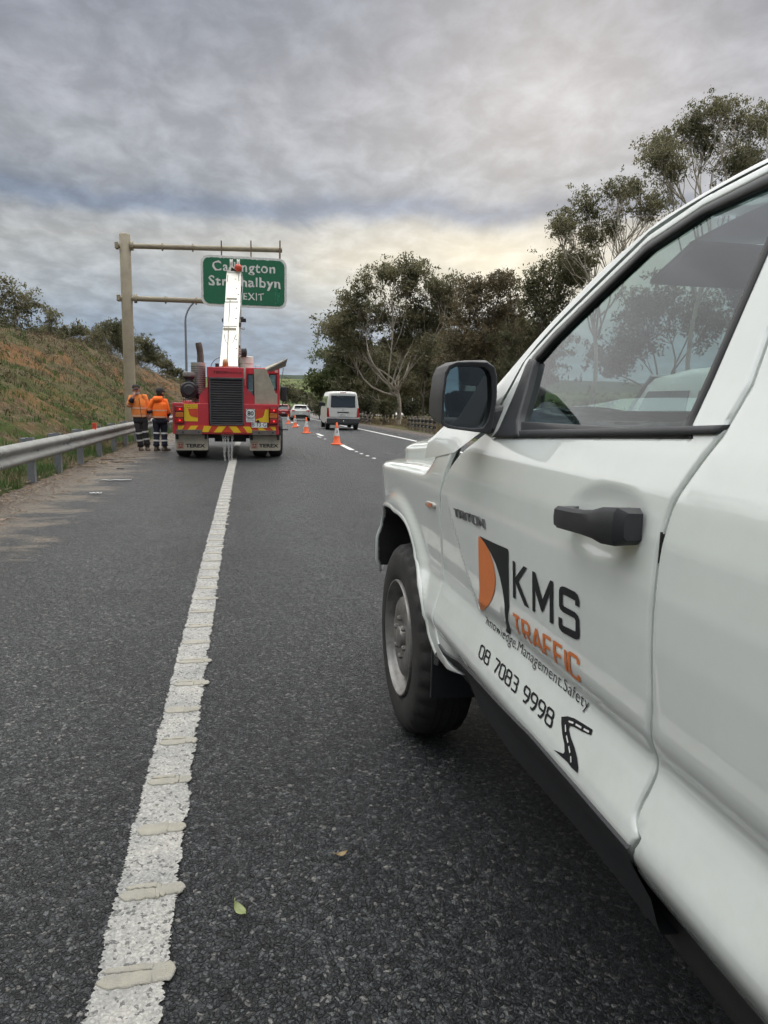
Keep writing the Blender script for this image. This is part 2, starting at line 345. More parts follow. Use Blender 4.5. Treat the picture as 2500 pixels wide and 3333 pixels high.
def ground_z(x, y):
    x = np.asarray(x, float); y = np.asarray(y, float); x, y = np.broadcast_arrays(x, y)
    u = x-cc(y); z = zr(y).astype(float)
    hc = np.interp(y, [-60, 20, 32, 45, 57, 100, 150, 230], [3.9, 3.9, 4.2, 4.95, 5.3, 4.6, 2.8, 0.3])
    crest = np.interp(y, [0, 60, 120], [-12.0, -12.0, -12.5])
    t = np.clip((-4.3-u)/(-4.3-crest), 0, 1)
    prof = np.where(t < 0.9, t*0.96/0.9, 0.96+0.04*(t-0.9)/0.1)
    bank = hc*prof
    nz = (vnoise(x, y, 2.3, 1)-0.5)*0.50+(vnoise(x, y, 0.8, 2)-0.5)*0.22+(vnoise(x, y, 0.35, 7)-0.5)*0.10
    bank = bank + nz*sst(0, 0.12, t)
    z = z + bank
    z = np.where(u < crest, z - (crest-u)*0.03, z)
    # verge by the guardrail
    z = z + np.where((u < -3.3) & (u > -4.6), (vnoise(x, y, 0.5, 3)-0.5)*0.06, 0)
    r = np.clip((u-8.2)/3, 0, 1)
    z = z - 0.14*r*(3-2*r)*r + np.where(u > 9, (vnoise(x, y, 3, 4)-0.5)*0.22, 0)
    far = np.clip((y-1000)/800, 0, 1)
    z = z + far*((vnoise(x, y, 620, 5)-0.5)*50+(vnoise(x, y, 210, 6)-0.5)*16)
    inr = (u > -3.25) & (u < 8.25) & (y < 760)
    z = np.where(inr, zr(y)-0.06, z)
    in2 = (u > 17.5) & (u < 29.5) & (y > 170) & (y < 760)
    z = np.where(in2, np.minimum(z, zr(y)-0.10), z)
    return z
def axis(parts):
    out = []
    for a, b, n in parts: out += list(np.linspace(a, b, n, endpoint=False))
    return np.array(out+[parts[-1][1]])
gu = axis([(-2600, -400, 16), (-400, -60, 14), (-60, -16, 12), (-16, -3.3, 90), (-3.3, -3.2, 2), (-3.2, 8.2, 8), (8.2, 8.3, 2), (8.3, 30, 44), (30, 70, 24), (70, 400, 26), (400, 3600, 60)])
gy = axis([(-40, 4, 14), (4, 50, 260), (50, 120, 120), (120, 300, 60), (300, 760, 46), (760, 800, 3), (800, 2600, 50), (2600, 7000, 34)])
U, Y = np.meshgrid(gu, gy); X = U+cc(Y)
P = np.stack([X, Y, ground_z(X, Y)], -1)
# ground material: earth, dry grass, green patches, red soil on the bank; grey-green paddocks far off
mt, nt, b = new_mat('grass_and_earth'); GROUND = mt
t = N(nt, 'ShaderNodeTexCoord'); sp = N(nt, 'ShaderNodeSeparateXYZ'); Lk(nt, t.outputs['Object'], sp.inputs[0])
uu = math_n(nt, 'SUBTRACT', sp.outputs[0], math_n(nt, 'DIVIDE', math_n(nt, 'MULTIPLY', sp.outputs[1], sp.outputs[1]), 3300.0))
def nz(scale, det=6, rough=0.6, vec=None, dist=0.0):
    n = N(nt, 'ShaderNodeTexNoise', i_Scale=scale, i_Detail=float(det), i_Roughness=rough, i_Distortion=dist); Lk(nt, vec or t.outputs['Object'], n.inputs['Vector']); return n.outputs[0]
na, nb_, nc, nd = nz(0.22), nz(1.3), nz(6.0, 8, 0.7), nz(28.0, 6, 0.7)
fine = ramp(nt, nc, [(0.3, (0.045, 0.034, 0.022)), (0.5, (0.125, 0.090, 0.055)), (0.68, (0.21, 0.165, 0.10))])
soil = mixc(nt, ramp(nt, nd, [(0.35, 0.0), (0.7, 0.7)]), (0.20, 0.085, 0.038), (0.30, 0.17, 0.085))
green = mixc(nt, ramp(nt, nd, [(0.35, 0.0), (0.65, 1.0)]), (0.020, 0.040, 0.010), (0.085, 0.12, 0.030))
bankh = ramp(nt, math_n(nt, 'DIVIDE', math_n(nt, 'SUBTRACT', -3.2, uu), 10.0), [(0.0, 1.0), (0.25, 0.85), (0.55, 0.5), (1.0, 0.40)])
gf = ramp(nt, math_n(nt, 'ADD', math_n(nt, 'MULTIPLY', nb_, 0.55), math_n(nt, 'MULTIPLY', na, 0.45)), [(0.41, 0.0), (0.53, 1.0)])
gf2 = math_n(nt, 'MULTIPLY', gf, bankh)
nearleft = ramp(nt, math_n(nt, 'ADD', 0.0, math_n(nt, 'DIVIDE', sp.outputs[1], 60.0)), [(0.2, 1.3), (0.5, 0.9), (0.9, 0.3)])
c = mixc(nt, math_n(nt, 'MULTIPLY', gf2, nearleft, clamp=True), fine, green)
mpp = N(nt, 'ShaderNodeMapping'); mpp.inputs['Location'].default_value = (31, 11, 5); mpp.inputs['Scale'].default_value = (1, 0.5, 1); Lk(nt, t.outputs['Object'], mpp.inputs[0])
sf = ramp(nt, nz(0.35, 8, 0.65, mpp.outputs[0]), [(0.50, 0.0), (0.60, 0.9)])
sfy = ramp(nt, math_n(nt, 'DIVIDE', sp.outputs[1], 100.0), [(0.15, 0.4), (0.45, 1.0), (0.9, 1.0), (1.0, 0.3)])
isb = ramp(nt, math_n(nt, 'DIVIDE', math_n(nt, 'SUBTRACT', 0.0, uu), 20.0), [(0.18, 0.0), (0.28, 1.0), (0.56, 1.0), (0.62, 0.0)])
c = mixc(nt, math_n(nt, 'MULTIPLY', math_n(nt, 'MULTIPLY', sf, sfy), isb), c, soil)
padd = mixc(nt, ramp(nt, nz(0.004, 3, 0.5), [(0.4, 0.0), (0.6, 1.0)]), (0.085, 0.135, 0.045), (0.13, 0.145, 0.06))
padd = mixc(nt, ramp(nt, nz(0.012, 10, 0.7), [(0.50, 0.0), (0.58, 0.85)]), padd, (0.032, 0.045, 0.026))
padd = mixc(nt, ramp(nt, math_n(nt, 'DIVIDE', sp.outputs[1], 5000.0), [(0.42, 0.0), (0.62, 0.95)]), padd, (0.05, 0.065, 0.05))
c = mixc(nt, ramp(nt, math_n(nt, 'DIVIDE', sp.outputs[1], 1000.0), [(0.12, 0.0), (0.40, 1.0)]), c, padd)
Lk(nt, c, b.inputs['Base Color']); b.inputs['Roughness'].default_value = 0.95; b.inputs['Specular IOR Level'].default_value = 0.1
bp = N(nt, 'ShaderNodeBump', i_Strength=0.9, i_Distance=0.12); Lk(nt, math_n(nt, 'ADD', nc, math_n(nt, 'MULTIPLY', nd, 0.35)), bp.inputs['Height']); Lk(nt, bp.outputs[0], b.inputs['Normal'])
g = MB(); g.grid(P); tag(obj('ground', g, GROUND, smooth=True, fixn=False), kind='structure')

# chip-seal asphalt
def chip_seal(name, paint=False):
    mt, nt, b = new_mat(name)
    t = N(nt, 'ShaderNodeTexCoord'); sp = N(nt, 'ShaderNodeSeparateXYZ'); Lk(nt, t.outputs['Object'], sp.inputs[0])
    wob = N(nt, 'ShaderNodeTexNoise', i_Scale=60.0, i_Detail=3.0); Lk(nt, t.outputs['Object'], wob.inputs['Vector'])
    sc = N(nt, 'ShaderNodeVectorMath', operation='SCALE'); sc.inputs['Scale'].default_value = 0.020; Lk(nt, wob.outputs['Color'], sc.inputs[0])
    ad = N(nt, 'ShaderNodeVectorMath', operation='ADD'); Lk(nt, t.outputs['Object'], ad.inputs[0]); Lk(nt, sc.outputs[0], ad.inputs[1])
    v = N(nt, 'ShaderNodeTexVoronoi', i_Scale=84.0); Lk(nt, ad.outputs[0], v.inputs['Vector'])
    ve = N(nt, 'ShaderNodeTexVoronoi', i_Scale=84.0, feature='DISTANCE_TO_EDGE'); Lk(nt, ad.outputs[0], ve.inputs['Vector'])
    v2 = N(nt, 'ShaderNodeTexVoronoi', i_Scale=170.0); Lk(nt, ad.outputs[0], v2.inputs['Vector'])
    sc_ = N(nt, 'ShaderNodeSeparateColor'); Lk(nt, v.outputs['Color'], sc_.inputs[0])
    n_ = N(nt, 'ShaderNodeTexNoise', i_Scale=0.9, i_Detail=7.0, i_Roughness=0.6); Lk(nt, t.outputs['Object'], n_.inputs['Vector'])
    chip = ramp(nt, sc_.outputs[0], [(0.0, (0.009, 0.010, 0.0115)), (0.35, (0.021, 0.024, 0.027)), (0.70, (0.045, 0.050, 0.054)), (0.90, (0.080, 0.086, 0.090)), (0.99, (0.15, 0.147, 0.138))])
    gap = ramp(nt, ve.outputs['Distance'], [(0.0, 0.30), (0.10, 1.0)])
    c = mixc(nt, 1.0, chip, gap, 'MULTIPLY')
    v3 = N(nt, 'ShaderNodeTexVoronoi', i_Scale=230.0); Lk(nt, ad.outputs[0], v3.inputs['Vector']); s3 = N(nt, 'ShaderNodeSeparateColor'); Lk(nt, v3.outputs['Color'], s3.inputs[0])
    c = mixc(nt, 1.0, c, ramp(nt, s3.outputs[0], [(0.0, 0.70), (1.0, 1.30)]), 'MULTIPLY')
    big = ramp(nt, n_.outputs[0], [(0.3, 0.74), (0.5, 1.0), (0.7, 1.30)])
    c = mixc(nt, 1.0, c, big, 'MULTIPLY')
    sm = ramp(nt, sc_.outputs[1], [(0.0, 0.15), (0.7, 1.0)])      # chips sit at different heights
    hgt = math_n(nt, 'ADD', math_n(nt, 'MULTIPLY', ramp(nt, ve.outputs['Distance'], [(0.0, 0.0), (0.22, 1.0)]), sm), math_n(nt, 'MULTIPLY', v2.outputs['Distance'], 0.35))
    if not paint:
        uu = math_n(nt, 'SUBTRACT', sp.outputs[0], math_n(nt, 'DIVIDE', math_n(nt, 'MULTIPLY', sp.outputs[1], sp.outputs[1]), 3300.0))
        # wheel paths polished a touch lighter, oil stripe between
        wt = ramp(nt, math_n(nt, 'FRACT', math_n(nt, 'DIVIDE', math_n(nt, 'ADD', uu, 0.3), 3.3)), [(0.08, 0.90), (0.26, 1.18), (0.48, 0.90), (0.74, 1.18), (0.95, 0.92)])
        c = mixc(nt, 1.0, c, wt, 'MULTIPLY')
        shl = ramp(nt, math_n(nt, 'DIVIDE', math_n(nt, 'SUBTRACT', 0.0, uu), 4.0), [(0.08, 0.0), (0.20, 0.40), (0.8, 0.6)])
        c = mixc(nt, math_n(nt, 'MULTIPLY', shl, 0.5), c, mixc(nt, 1.0, c, (1.7, 1.6, 1.4), 'MULTIPLY'))
        # silt and litter washed on the shoulder by the rail, and patches of pale sand
        ns = N(nt, 'ShaderNodeTexNoise', i_Scale=1.6, i_Detail=9.0, i_Roughness=0.72); 
        mpn = N(nt, 'ShaderNodeMapping'); mpn.inputs['Scale'].default_value = (0.55, 1.2, 1); Lk(nt, t.outputs['Object'], mpn.inputs[0]); Lk(nt, mpn.outputs[0], ns.inputs['Vector'])
        edge = ramp(nt, math_n(nt, 'DIVIDE', math_n(nt, 'SUBTRACT', 0.0, uu), 4.0), [(0.30, 0.0), (0.45, 0.40), (0.62, 0.52), (0.76, 0.62), (0.82, 1.0)])
        ef = math_n(nt, 'MULTIPLY', math_n(nt, 'SUBTRACT', math_n(nt, 'ADD', ns.outputs[0], edge), 0.93), 9.0, clamp=True)
        n5 = N(nt, 'ShaderNodeTexNoise', i_Scale=30.0, i_Detail=6.0, i_Roughness=0.7); Lk(nt, t.outputs['Object'], n5.inputs['Vector'])
        silt = ramp(nt, n5.outputs[0], [(0.3, (0.10, 0.080, 0.060)), (0.5, (0.20, 0.165, 0.125)), (0.7, (0.32, 0.27, 0.20))])
        dk = ramp(nt, math_n(nt, 'DIVIDE', math_n(nt, 'SUBTRACT', 0.0, uu), 4.0), [(0.66, 0.0), (0.78, 1.0)])
        silt = mixc(nt, math_n(nt, 'MULTIPLY', dk, 0.75), silt, mixc(nt, 1.0, silt, (0.45, 0.34, 0.28), 'MULTIPLY'))
        c = mixc(nt, math_n(nt, 'MULTIPLY', ef, 0.85), c, silt)
        edr = ramp(nt, math_n(nt, 'DIVIDE', uu, 10.0), [(0.63, 0.0), (0.75, 0.6), (0.82, 1.0)])
        efr = math_n(nt, 'MULTIPLY', math_n(nt, 'SUBTRACT', math_n(nt, 'ADD', ns.outputs[0], edr), 0.95), 6.0, clamp=True)
        c = mixc(nt, math_n(nt, 'MULTIPLY', efr, 0.8), c, (0.13, 0.095, 0.075))
        Lk(nt, c, b.inputs['Base Color'])
        b.inputs['Roughness'].default_value = 0.52; b.inputs['Specular IOR Level'].default_value = 0.5
        strength, dist = 1.0, 0.011
    else:
        pn = N(nt, 'ShaderNodeTexNoise', i_Scale=120.0, i_Detail=4.0); Lk(nt, t.outputs['Object'], pn.inputs['Vector'])
        pm = N(nt, 'ShaderNodeTexNoise', i_Scale=5.0, i_Detail=6.0); Lk(nt, t.outputs['Object'], pm.inputs['Vector'])
        w = mixc(nt, ramp(nt, pm.outputs[0], [(0.35, 0.0), (0.65, 1.0)]), (0.27, 0.27, 0.26), (0.38, 0.37, 0.34))
        w = mixc(nt, 1.0, w, ramp(nt, pn.outputs[0], [(0.3, 0.72), (0.7, 1.25)]), 'MULTIPLY'); w = mixc(nt, 1.0, w, ramp(nt, sc_.outputs[1], [(0.0, 0.84), (1.0, 1.12)]), 'MULTIPLY')
        w = mixc(nt, ramp(nt, ve.outputs['Distance'], [(0.0, 0.35), (0.07, 0.0)]), w, (0.16, 0.155, 0.145))
        w = mixc(nt, ramp(nt, math_n(nt, 'ADD', math_n(nt, 'MULTIPLY', sc_.outputs[2], 0.7), math_n(nt, 'MULTIPLY', pn.outputs[0], 0.5)), [(0.86, 0.0), (0.90, 0.85)]), w, (0.07, 0.07, 0.07))
        Lk(nt, w, b.inputs['Base Color']); b.inputs['Roughness'].default_value = 0.75
        strength, dist = 0.6, 0.004
    bp = N(nt, 'ShaderNodeBump', i_Strength=strength, i_Distance=dist); Lk(nt, hgt, bp.inputs['Height']); Lk(nt, bp.outputs[0], b.inputs['Normal'])
    return mt
ASPH = chip_seal('chip_seal_asphalt'); LINE = chip_seal('worn_line_paint', True)
RIBM = M('thermoplastic_rib', (0.325, 0.308, 0.255), 0.75, var=0.14, vs=25, bump=0.6, bs=300, dirt=((0.27, 0.265, 0.25), 22.0, 0.85))
def road_sheet(name, us, ys, mat, dz=0.0, kind='structure'):
    g = MB(); Uu, Yy = np.meshgrid(us, ys); Xx = Uu+cc(Yy)
    g.grid(np.stack([Xx, Yy, zr(Yy)+dz], -1)); o = obj(name, g, mat, smooth=True, fixn=False); o['kind'] = kind; return o
ry = axis([(-40, 0, 8), (0, 60, 40), (60, 300, 80), (300, 760, 60)])
road_sheet('road', np.array([-3.28, -1.5, 0, 3, 6, 8.3]), ry, ASPH)
road_sheet('opposite_carriageway', np.array([17.6, 20, 24, 29.4]), axis([(172, 300, 40), (300, 760, 60)]), ASPH)

def strip(mb, u0, u1, y0, y1, step, jag=0.0, dz=0.006):
    ys = np.arange(y0, y1+1e-6, step); n = len(ys)
    j0 = jag*(np.random.rand(n)**2-0.3)*1.1; j1 = jag*(np.random.rand(n)**2-0.3)*1.1
    j0 += jag*1.5*(vnoise(ys*0, ys, 0.03, 5)-0.5); j1 += jag*1.5*(vnoise(ys*0, ys, 0.024, 6)-0.5); j0 += jag*1.2*(vnoise(ys*0, ys, 0.11, 3)-0.5); j1 += jag*1.6*(vnoise(ys*0, ys, 0.09, 8)-0.5)
    a = np.stack([cc(ys)+u0+j0, ys, zr(ys)+dz], -1); b_ = np.stack([cc(ys)+u1-j1, ys, zr(ys)+dz], -1)
    mb.grid(np.stack([a, b_], 1))
UL0, UL1 = -0.353, -0.196
edge_line = thing('edge_line_marking', 'worn white solid line with raised cracked ribs, running under the red crane', 'road marking', (-0.28, 6, 0))
mb = MB(); strip(mb, UL0, UL1, 0.9, 6.0, 0.0045, 0.009); strip(mb, UL0, UL1, 6.0, 14, 0.02, 0.010); strip(mb, UL0, UL1, 14, 150, 0.5, 0.0)
obj('line_paint', mb, LINE, edge_line, fixn=False)
# individual thermoplastic ribs, cracked into pieces near the camera
rib_y = [1.45-0.3+0.0]+[1.45, 1.578+0.17, 2.05, 2.35, 2.65, 2.95]
ribs = [0.98]
ribs = list(np.arange(1.577-0.3*2, 44, 0.2985))
def rib_piece(mb, x0, x1, y0, y1, h, ns, seedv, rl=0, rr=0):
    """a low domed slab with a wandering outline"""
    rnd = np.random.RandomState(seedv); n = ns
    top = [(x0+(x1-x0)*i/(n-1), y1+(rnd.rand()-0.5)*0.007) for i in range(n)]
    bot = [(x1-(x1-x0)*i/(n-1), y0+(rnd.rand()-0.5)*0.007) for i in range(n)]
    ym = (y0+y1)/2
    def rnd_(pt):
        t = (pt[0]-x0)/(x1-x0+1e-9); k = 1.0
        if rl and t < rl: k = math.sqrt(max(1-((rl-t)/rl)**2, .08))
        if rr and t > 1-rr: k = min(k, math.sqrt(max(1-((t-1+rr)/rr)**2, .08)))
        return (pt[0], ym+(pt[1]-ym)*k)
    top = [rnd_(p_) for p_ in top]; bot = [rnd_(p_) for p_ in bot]
    out = top+[(x1+0.006*rnd.rand(), (y0+y1)/2+(rnd.rand()-0.5)*0.01)]+bot+[(x0-0.006*rnd.rand(), (y0+y1)/2)]
    cxm, cym = (x0+x1)/2, (y0+y1)/2; k = len(out); vs = []; fs = []
    for q, (sc_, hh) in enumerate(((1.0, 0.0), (0.97, 0.55), (0.84, 0.95), (0.5, 1.0))):
        for (a, b_) in out:
            yy = cym+(b_-cym)*sc_; xx = cxm+(a-cxm)*(1-(1-sc_)*0.35)
            vs.append((xx+float(cc(yy)), yy, float(zr(yy))+0.0065+h*hh))
    for q in range(3):
        fs += [(q*k+i, q*k+(i+1) % k, (q+1)*k+(i+1) % k, (q+1)*k+i) for i in range(k)]
    fs.append(tuple(3*k+i for i in range(k))); mb.add(vs, fs)
for i, ry_ in enumerate(ribs):
    mb = MB(); rnd = random.Random(i*3+1)
    h = 0.0034+0.0012*rnd.random(); xl = UL0+0.004+0.014*rnd.random(); xr = UL1+0.010*rnd.random()+ (0.020 if rnd.random() < 0.3 else 0)
    hw = 0.031
    if ry_ < 7:
        cuts = sorted([xl+(xr-xl)*rnd.choice([0.55, 0.62, 0.7, 0.78, 0.86]) for _ in range(rnd.choice([1, 2, 2, 3]))]); cuts = [c_ for c_ in cuts if xr-c_ > 0.012]
        xs = [xl]+cuts+[xr]
        for q in range(len(xs)-1):
            if xs[q+1]-xs[q] < 0.012: continue
            o1 = (rnd.random()-0.5)*0.008*(q > 0)
            first = q == 0; last = q == len(xs)-2; split = first and (i % 3 != 1)
            ya, yb = ry_-hw+o1+0.006*(q > 1), ry_+hw+o1-0.008*(q > 1)
            if split:
                ys_ = yb-.017; rib_piece(mb, xs[q]+.0012, xs[q+1]-.0012, ya, ys_-.0012, h, 11, i*10+q, .30, 0); rib_piece(mb, xs[q]+.010, xs[q+1]-.0012, ys_+.0008, yb+.003, h*.9, 11, i*10+q+5, .22, 0)
            else: rib_piece(mb, xs[q]+0.0012, xs[q+1]-0.0012, ya, yb, h, 11, i*10+q, .28 if first else 0, .35 if last else 0)
    else: rib_piece(mb, xl, xr, ry_-hw, ry_+hw, h, 4, i)
    obj('rib', mb, RIBM, edge_line, smooth=50, fixn=False)
mb = MB(); strip(mb, 5.87, 6.02, 0, 60, 0.5); strip(mb, 5.87, 6.02, 60, 330, 3)
tag(obj('right_edge_line', mb, PRINTW, fixn=False), 'continuous white line along the right edge of the far lane, passing beside the white van', 'road marking')
for k, (a, b_) in enumerate([(19.9, 22.5), (28.6, 31.2), (37.2, 40.0), (46, 49), (55, 58)]):
    mb = MB(); strip(mb, 2.87, 3.02, a, b_, 0.5)
    lbl = ['white lane dash just beyond the nearest cone', 'white lane dash at the foot of the second nearest cone', 'third white lane dash, beyond the second cone', 'fourth white lane dash, near the two farthest cones'][k] if k < 4 else 'faint white lane dash beside the white hatchback'
    tag(obj('lane_dash', mb, PRINTW, fixn=False), lbl, 'road marking', 'dashes of the lane line')
# ceramic lane buttons
btn = MB(); btn.lathe([(0.0, 0.055), (0.008, 0.05), (0.016, 0.035), (0.019, 0.0)], (0, 0, 0), 'z', 14)
b0 = None
for k, (bx, by) in enumerate([(1217, 1493), (1196, 1485), (1176, 1478), (1160, 1471.5), (1058, 1428.5), (1042, 1422.5), (1036, 1420)]):
    p = onZ(bx, by)
    lab = ['white lane button nearest to the white pickup', 'second nearest white lane button', 'third nearest white lane button', 'white lane button at the near end of the closest lane dash',
           'nearest of the three white buttons beside the second cone', 'middle of the three white buttons beside the second cone', 'farthest of the three white buttons beside the second cone'][k]
    if b0 is None: b0 = obj('lane_button', btn, PRINTW, smooth=True); o = b0
    else: o = copy_obj(b0)
    o.location = (p[0], p[1], float(zr(p[1]))+0.004); tag(o, lab, 'road stud', 'white ceramic lane buttons')

# ------------------------------------------------------------------ guardrail
gr = thing('guardrail', 'long weathered steel guardrail on square posts at the foot of the embankment', 'guardrail', (-3.2, 12, 0))
def railx(y): return -3.13+0.012*(y-12)-max(0, y-24)*0.004 + max(0, y-30)**2/3300.0
prof = [(0.0, .315), (-.012, .318), (.0, .30), (.045, .275), (.081, .25), (.083, .235), (.06, .205), (.012, .17), (.004, .157), (.012, .144), (.06, .11), (.083, .08), (.081, .062), (.045, .038), (.0, .012), (-.012, -.004)]
prof = [(-.004, .318), (.012, .314), (.03, .300), (.058, .285), (.080, .262), (.084, .240), (.072, .212), (.03, .178), (.014, .165), (.010, .155), (.014, .145), (.03, .132), (.072, .098), (.084, .070), (.080, .048), (.058, .025), (.030, .010), (.012, -.002), (-.004, -.006)]
y = 2.0; k = 0
while y < 92:
    y1 = y+4.0; ys = np.linspace(y-0.16, y1+0.16, 9); g = []
    for yy in ys:
        off = 0.003*(k % 2)
        g.append([(railx(yy)+a-0.03+off, yy, float(zr(yy))+0.355+h) for a, h in prof])
    mb = MB(); mb.grid(g); o = obj('rail_beam', mb, GALV, gr, smooth=50, fixn=False)
    sm_ = o.modifiers.new('thick', 'SOLIDIFY'); sm_.thickness = 0.003
    mb = MB()
    for dy, dzz in ((-.1, .06), (-.1, .25), (.1, .06), (.1, .25), (-.1, .155), (.1, .155)):
        ax = railx(y+dy)+(0.055 if dzz != .155 else -0.018); mb.lathe([(0, .016), (.008, .014), (.012, 0)], (ax, y+dy, float(zr(y))+0.355+dzz), 'x', 8)
    b_ = obj('splice_bolts', mb, GALVD, gr); b_['kind'] = 'stuff'
    y = y1; k += 1
posts = [10.25, 12.0, 13.6, 15.3, 17.15, 18.95, 20.7]+list(np.arange(22.5, 92, 1.9))+[8.4, 6.5, 4.6, 2.7]
for py_ in posts:
    x = railx(py_)-0.07; z0 = float(zr(py_)); mb = MB()
    mb.prism([(x-.095, py_-.062, z0-.15), (x-.095, py_+.062, z0-.15), (x-.080, py_+.062, z0-.15), (x-.080, py_-.045, z0-.15), (x-.005, py_-.045, z0-.15), (x-.005, py_+.062, z0-.15), (x+.010, py_+.062, z0-.15), (x+.010, py_-.062, z0-.15)], (0, 0, .86))
    mb.box((x-.085, py_-.055, z0+.42), (x+.012, py_-.046, z0+.62))
    obj('post', mb, GALVD, gr)
    mb = MB(); mb.box((x-.18, py_-.05, z0+.38), (x-.096, py_+.05, z0+.70)); obj('backing_block', mb, GALVD, gr, bev=0.004)
    mb = MB(); mb.lathe([(0, .018), (.01, .016), (.016, 0)], (x+.062, py_, z0+.355+.155), 'x', 8); obj('post_bolt', mb, GALVD, gr)
p = onX(311, 1399, -3.08)
mb = MB(); mb.box((-.042, -.02, .0), (.042, .02, .13)); mb.box((-.03, -.03, -.02), (.03, .03, .0))
rf = obj('rail_reflector', mb, ORANGE, bev=0.004); rf.location = (p[0]-.02, p[1], 0.672+float(zr(p[1]))*0+0.0)
tag(rf, 'small orange reflector block standing on top of the guardrail', 'reflector')
mb = MB(); mb.box((-.034, -.0225, .02), (.034, -.0205, .12)); f_ = obj('reflector_face', mb, REDREF); f_.parent = rf

# ------------------------------------------------------------------ litter, stones, leaf
def tuft_mesh(mb, x, y, z, h, n, spread, wid, lean=0.5, rnd=random):
    for _ in range(n):
        a = rnd.random()*2*pi; r = rnd.random()*spread; bx = x+cos(a)*r; by = y+sin(a)*r
        d = rnd.random()*2*pi; hh = h*(0.5+0.7*rnd.random()); w = wid*(0.6+0.8*rnd.random()); l = lean*hh*(0.3+rnd.random())
        e = rnd.random()*2*pi; ex, ey = cos(e)*w, sin(e)*w
        tx, ty = bx+cos(d)*l, by+sin(d)*l
        mb.add([(bx-ex, by-ey, z-.02), (bx+ex, by+ey, z-.02), ((bx+tx)/2+ex*.7, (by+ty)/2+ey*.7, z+hh*.6), ((bx+tx)/2-ex*.7, (by+ty)/2-ey*.7, z+hh*.6), (tx, ty, z+hh)], [(0, 1, 2, 3), (3, 2, 4)])
GRASSG = M('green_grass_blades', (0.075, 0.125, 0.026), 0.7, var=0.45, vs=2.5)
GRASSD = M('dry_grass_blades', (0.20, 0.155, 0.085), 0.8, var=0.4, vs=2.0)
GRASSB = M('dead_brown_scrub', (0.10, 0.070, 0.042), 0.85, var=0.4, vs=2.0)
gg, gd, gb = MB(), MB(), MB(); R_ = random.Random(5)
def put(mb, u, y, h, n, sp_, w, lean=.5):
    x = u+float(cc(y)); tuft_mesh(mb, x, y, float(ground_z(x, y)), h, n, sp_, w, lean, R_)
for _ in range(5200):
    y = 7+R_.random()**1.5*55; u = -3.35-R_.random()**1.1*9.0; s = 0.6+y/45
    g1 = float(vnoise(u, y, 1.7, 11))*0.7+float(vnoise(u, y, 0.6, 12))*0.3
    t_ = (-3.3-u)/9.0
    if g1 > 0.34+0.26*t_: put(gg, u, y, 0.13*s, 7, 0.14*s, 0.007*s+.002)
    elif R_.random() < 0.55: put(gd, u, y, 0.17*s, 6, 0.13*s, 0.005*s+.002, .8)
    else: put(gb, u, y, 0.16*s, 7, 0.15*s, 0.006*s+.002, 1.0)
for _ in range(1500):      # verge strip behind the posts
    y = 8+R_.random()*30; u = -3.28-R_.random()*1.0+0.012*(y-12)
    g1 = float(vnoise(u, y, 0.9, 15))
    if g1 > 0.42: put(gg, u, y, 0.13+0.10*R_.random(), 9, 0.10, 0.005, .6)
    else: put(gd, u, y, 0.14, 7, 0.10, 0.003, .9)
for _ in range(1900):      # right verge, long dry grass under the trees
    y = 30+R_.random()*60; u = 9.5+R_.random()**1.2*22
    put(gd if R_.random() < .75 else gb, u, y, 0.28+.25*R_.random(), 8, 0.35, 0.013, .6)
for nm, mb, mt_ in (('green_grass', gg, GRASSG), ('dry_grass', gd, GRASSD), ('dead_scrub', gb, GRASSB)):
    o = obj(nm, mb, mt_, fixn=False); o['kind'] = 'stuff'
    tag(o, {'green_grass': 'short green grass growing in patches low on the bank and behind the rail', 'dry_grass': 'straw coloured dry grass on the bank and under the right hand trees', 'dead_scrub': 'dead brown scrub scattered over the embankment'}[nm], 'grass')
LITTER = M('bark_litter', (0.20, 0.145, 0.10), 0.85, var=0.5, vs=9)
mb = MB()
for _ in range(1500):
    y = 8+R_.random()**1.3*26; u = -2.2-abs(R_.gauss(0, .5))-0.25+0.012*(y-12) if R_.random() < .3 else -2.95-R_.random()*.5
    x = u+float(cc(y)); l = .02+.09*R_.random()**2; w = .004+.012*R_.random(); a = R_.random()*pi; z = float(zr(y))+.006+(0.0 if u > -3.28 else 0.03)
    c_, s_ = cos(a), sin(a)
    mb.add([(x-c_*l-s_*w, y-s_*l+c_*w, z), (x-c_*l+s_*w, y-s_*l-c_*w, z), (x+c_*l+s_*w*.4, y+s_*l-c_*w*.4, z+.006*R_.random()), (x+c_*l-s_*w*.4, y+s_*l+c_*w*.4, z+.004), (x, y, z+.012)], [(0, 1, 4), (1, 2, 4), (2, 3, 4), (3, 0, 4)])
tag(obj('leaf_litter', mb, LITTER, fixn=False), 'shed bark and leaf litter gathered along the shoulder by the guardrail', 'litter', kind='stuff')
BARKP = M('pale_bark_strip', (0.36, 0.29, 0.20), 0.8, var=0.3, vs=15); BARKD = M('dark_bark_strip', (0.07, 0.05, 0.04), 0.85, var=0.3)
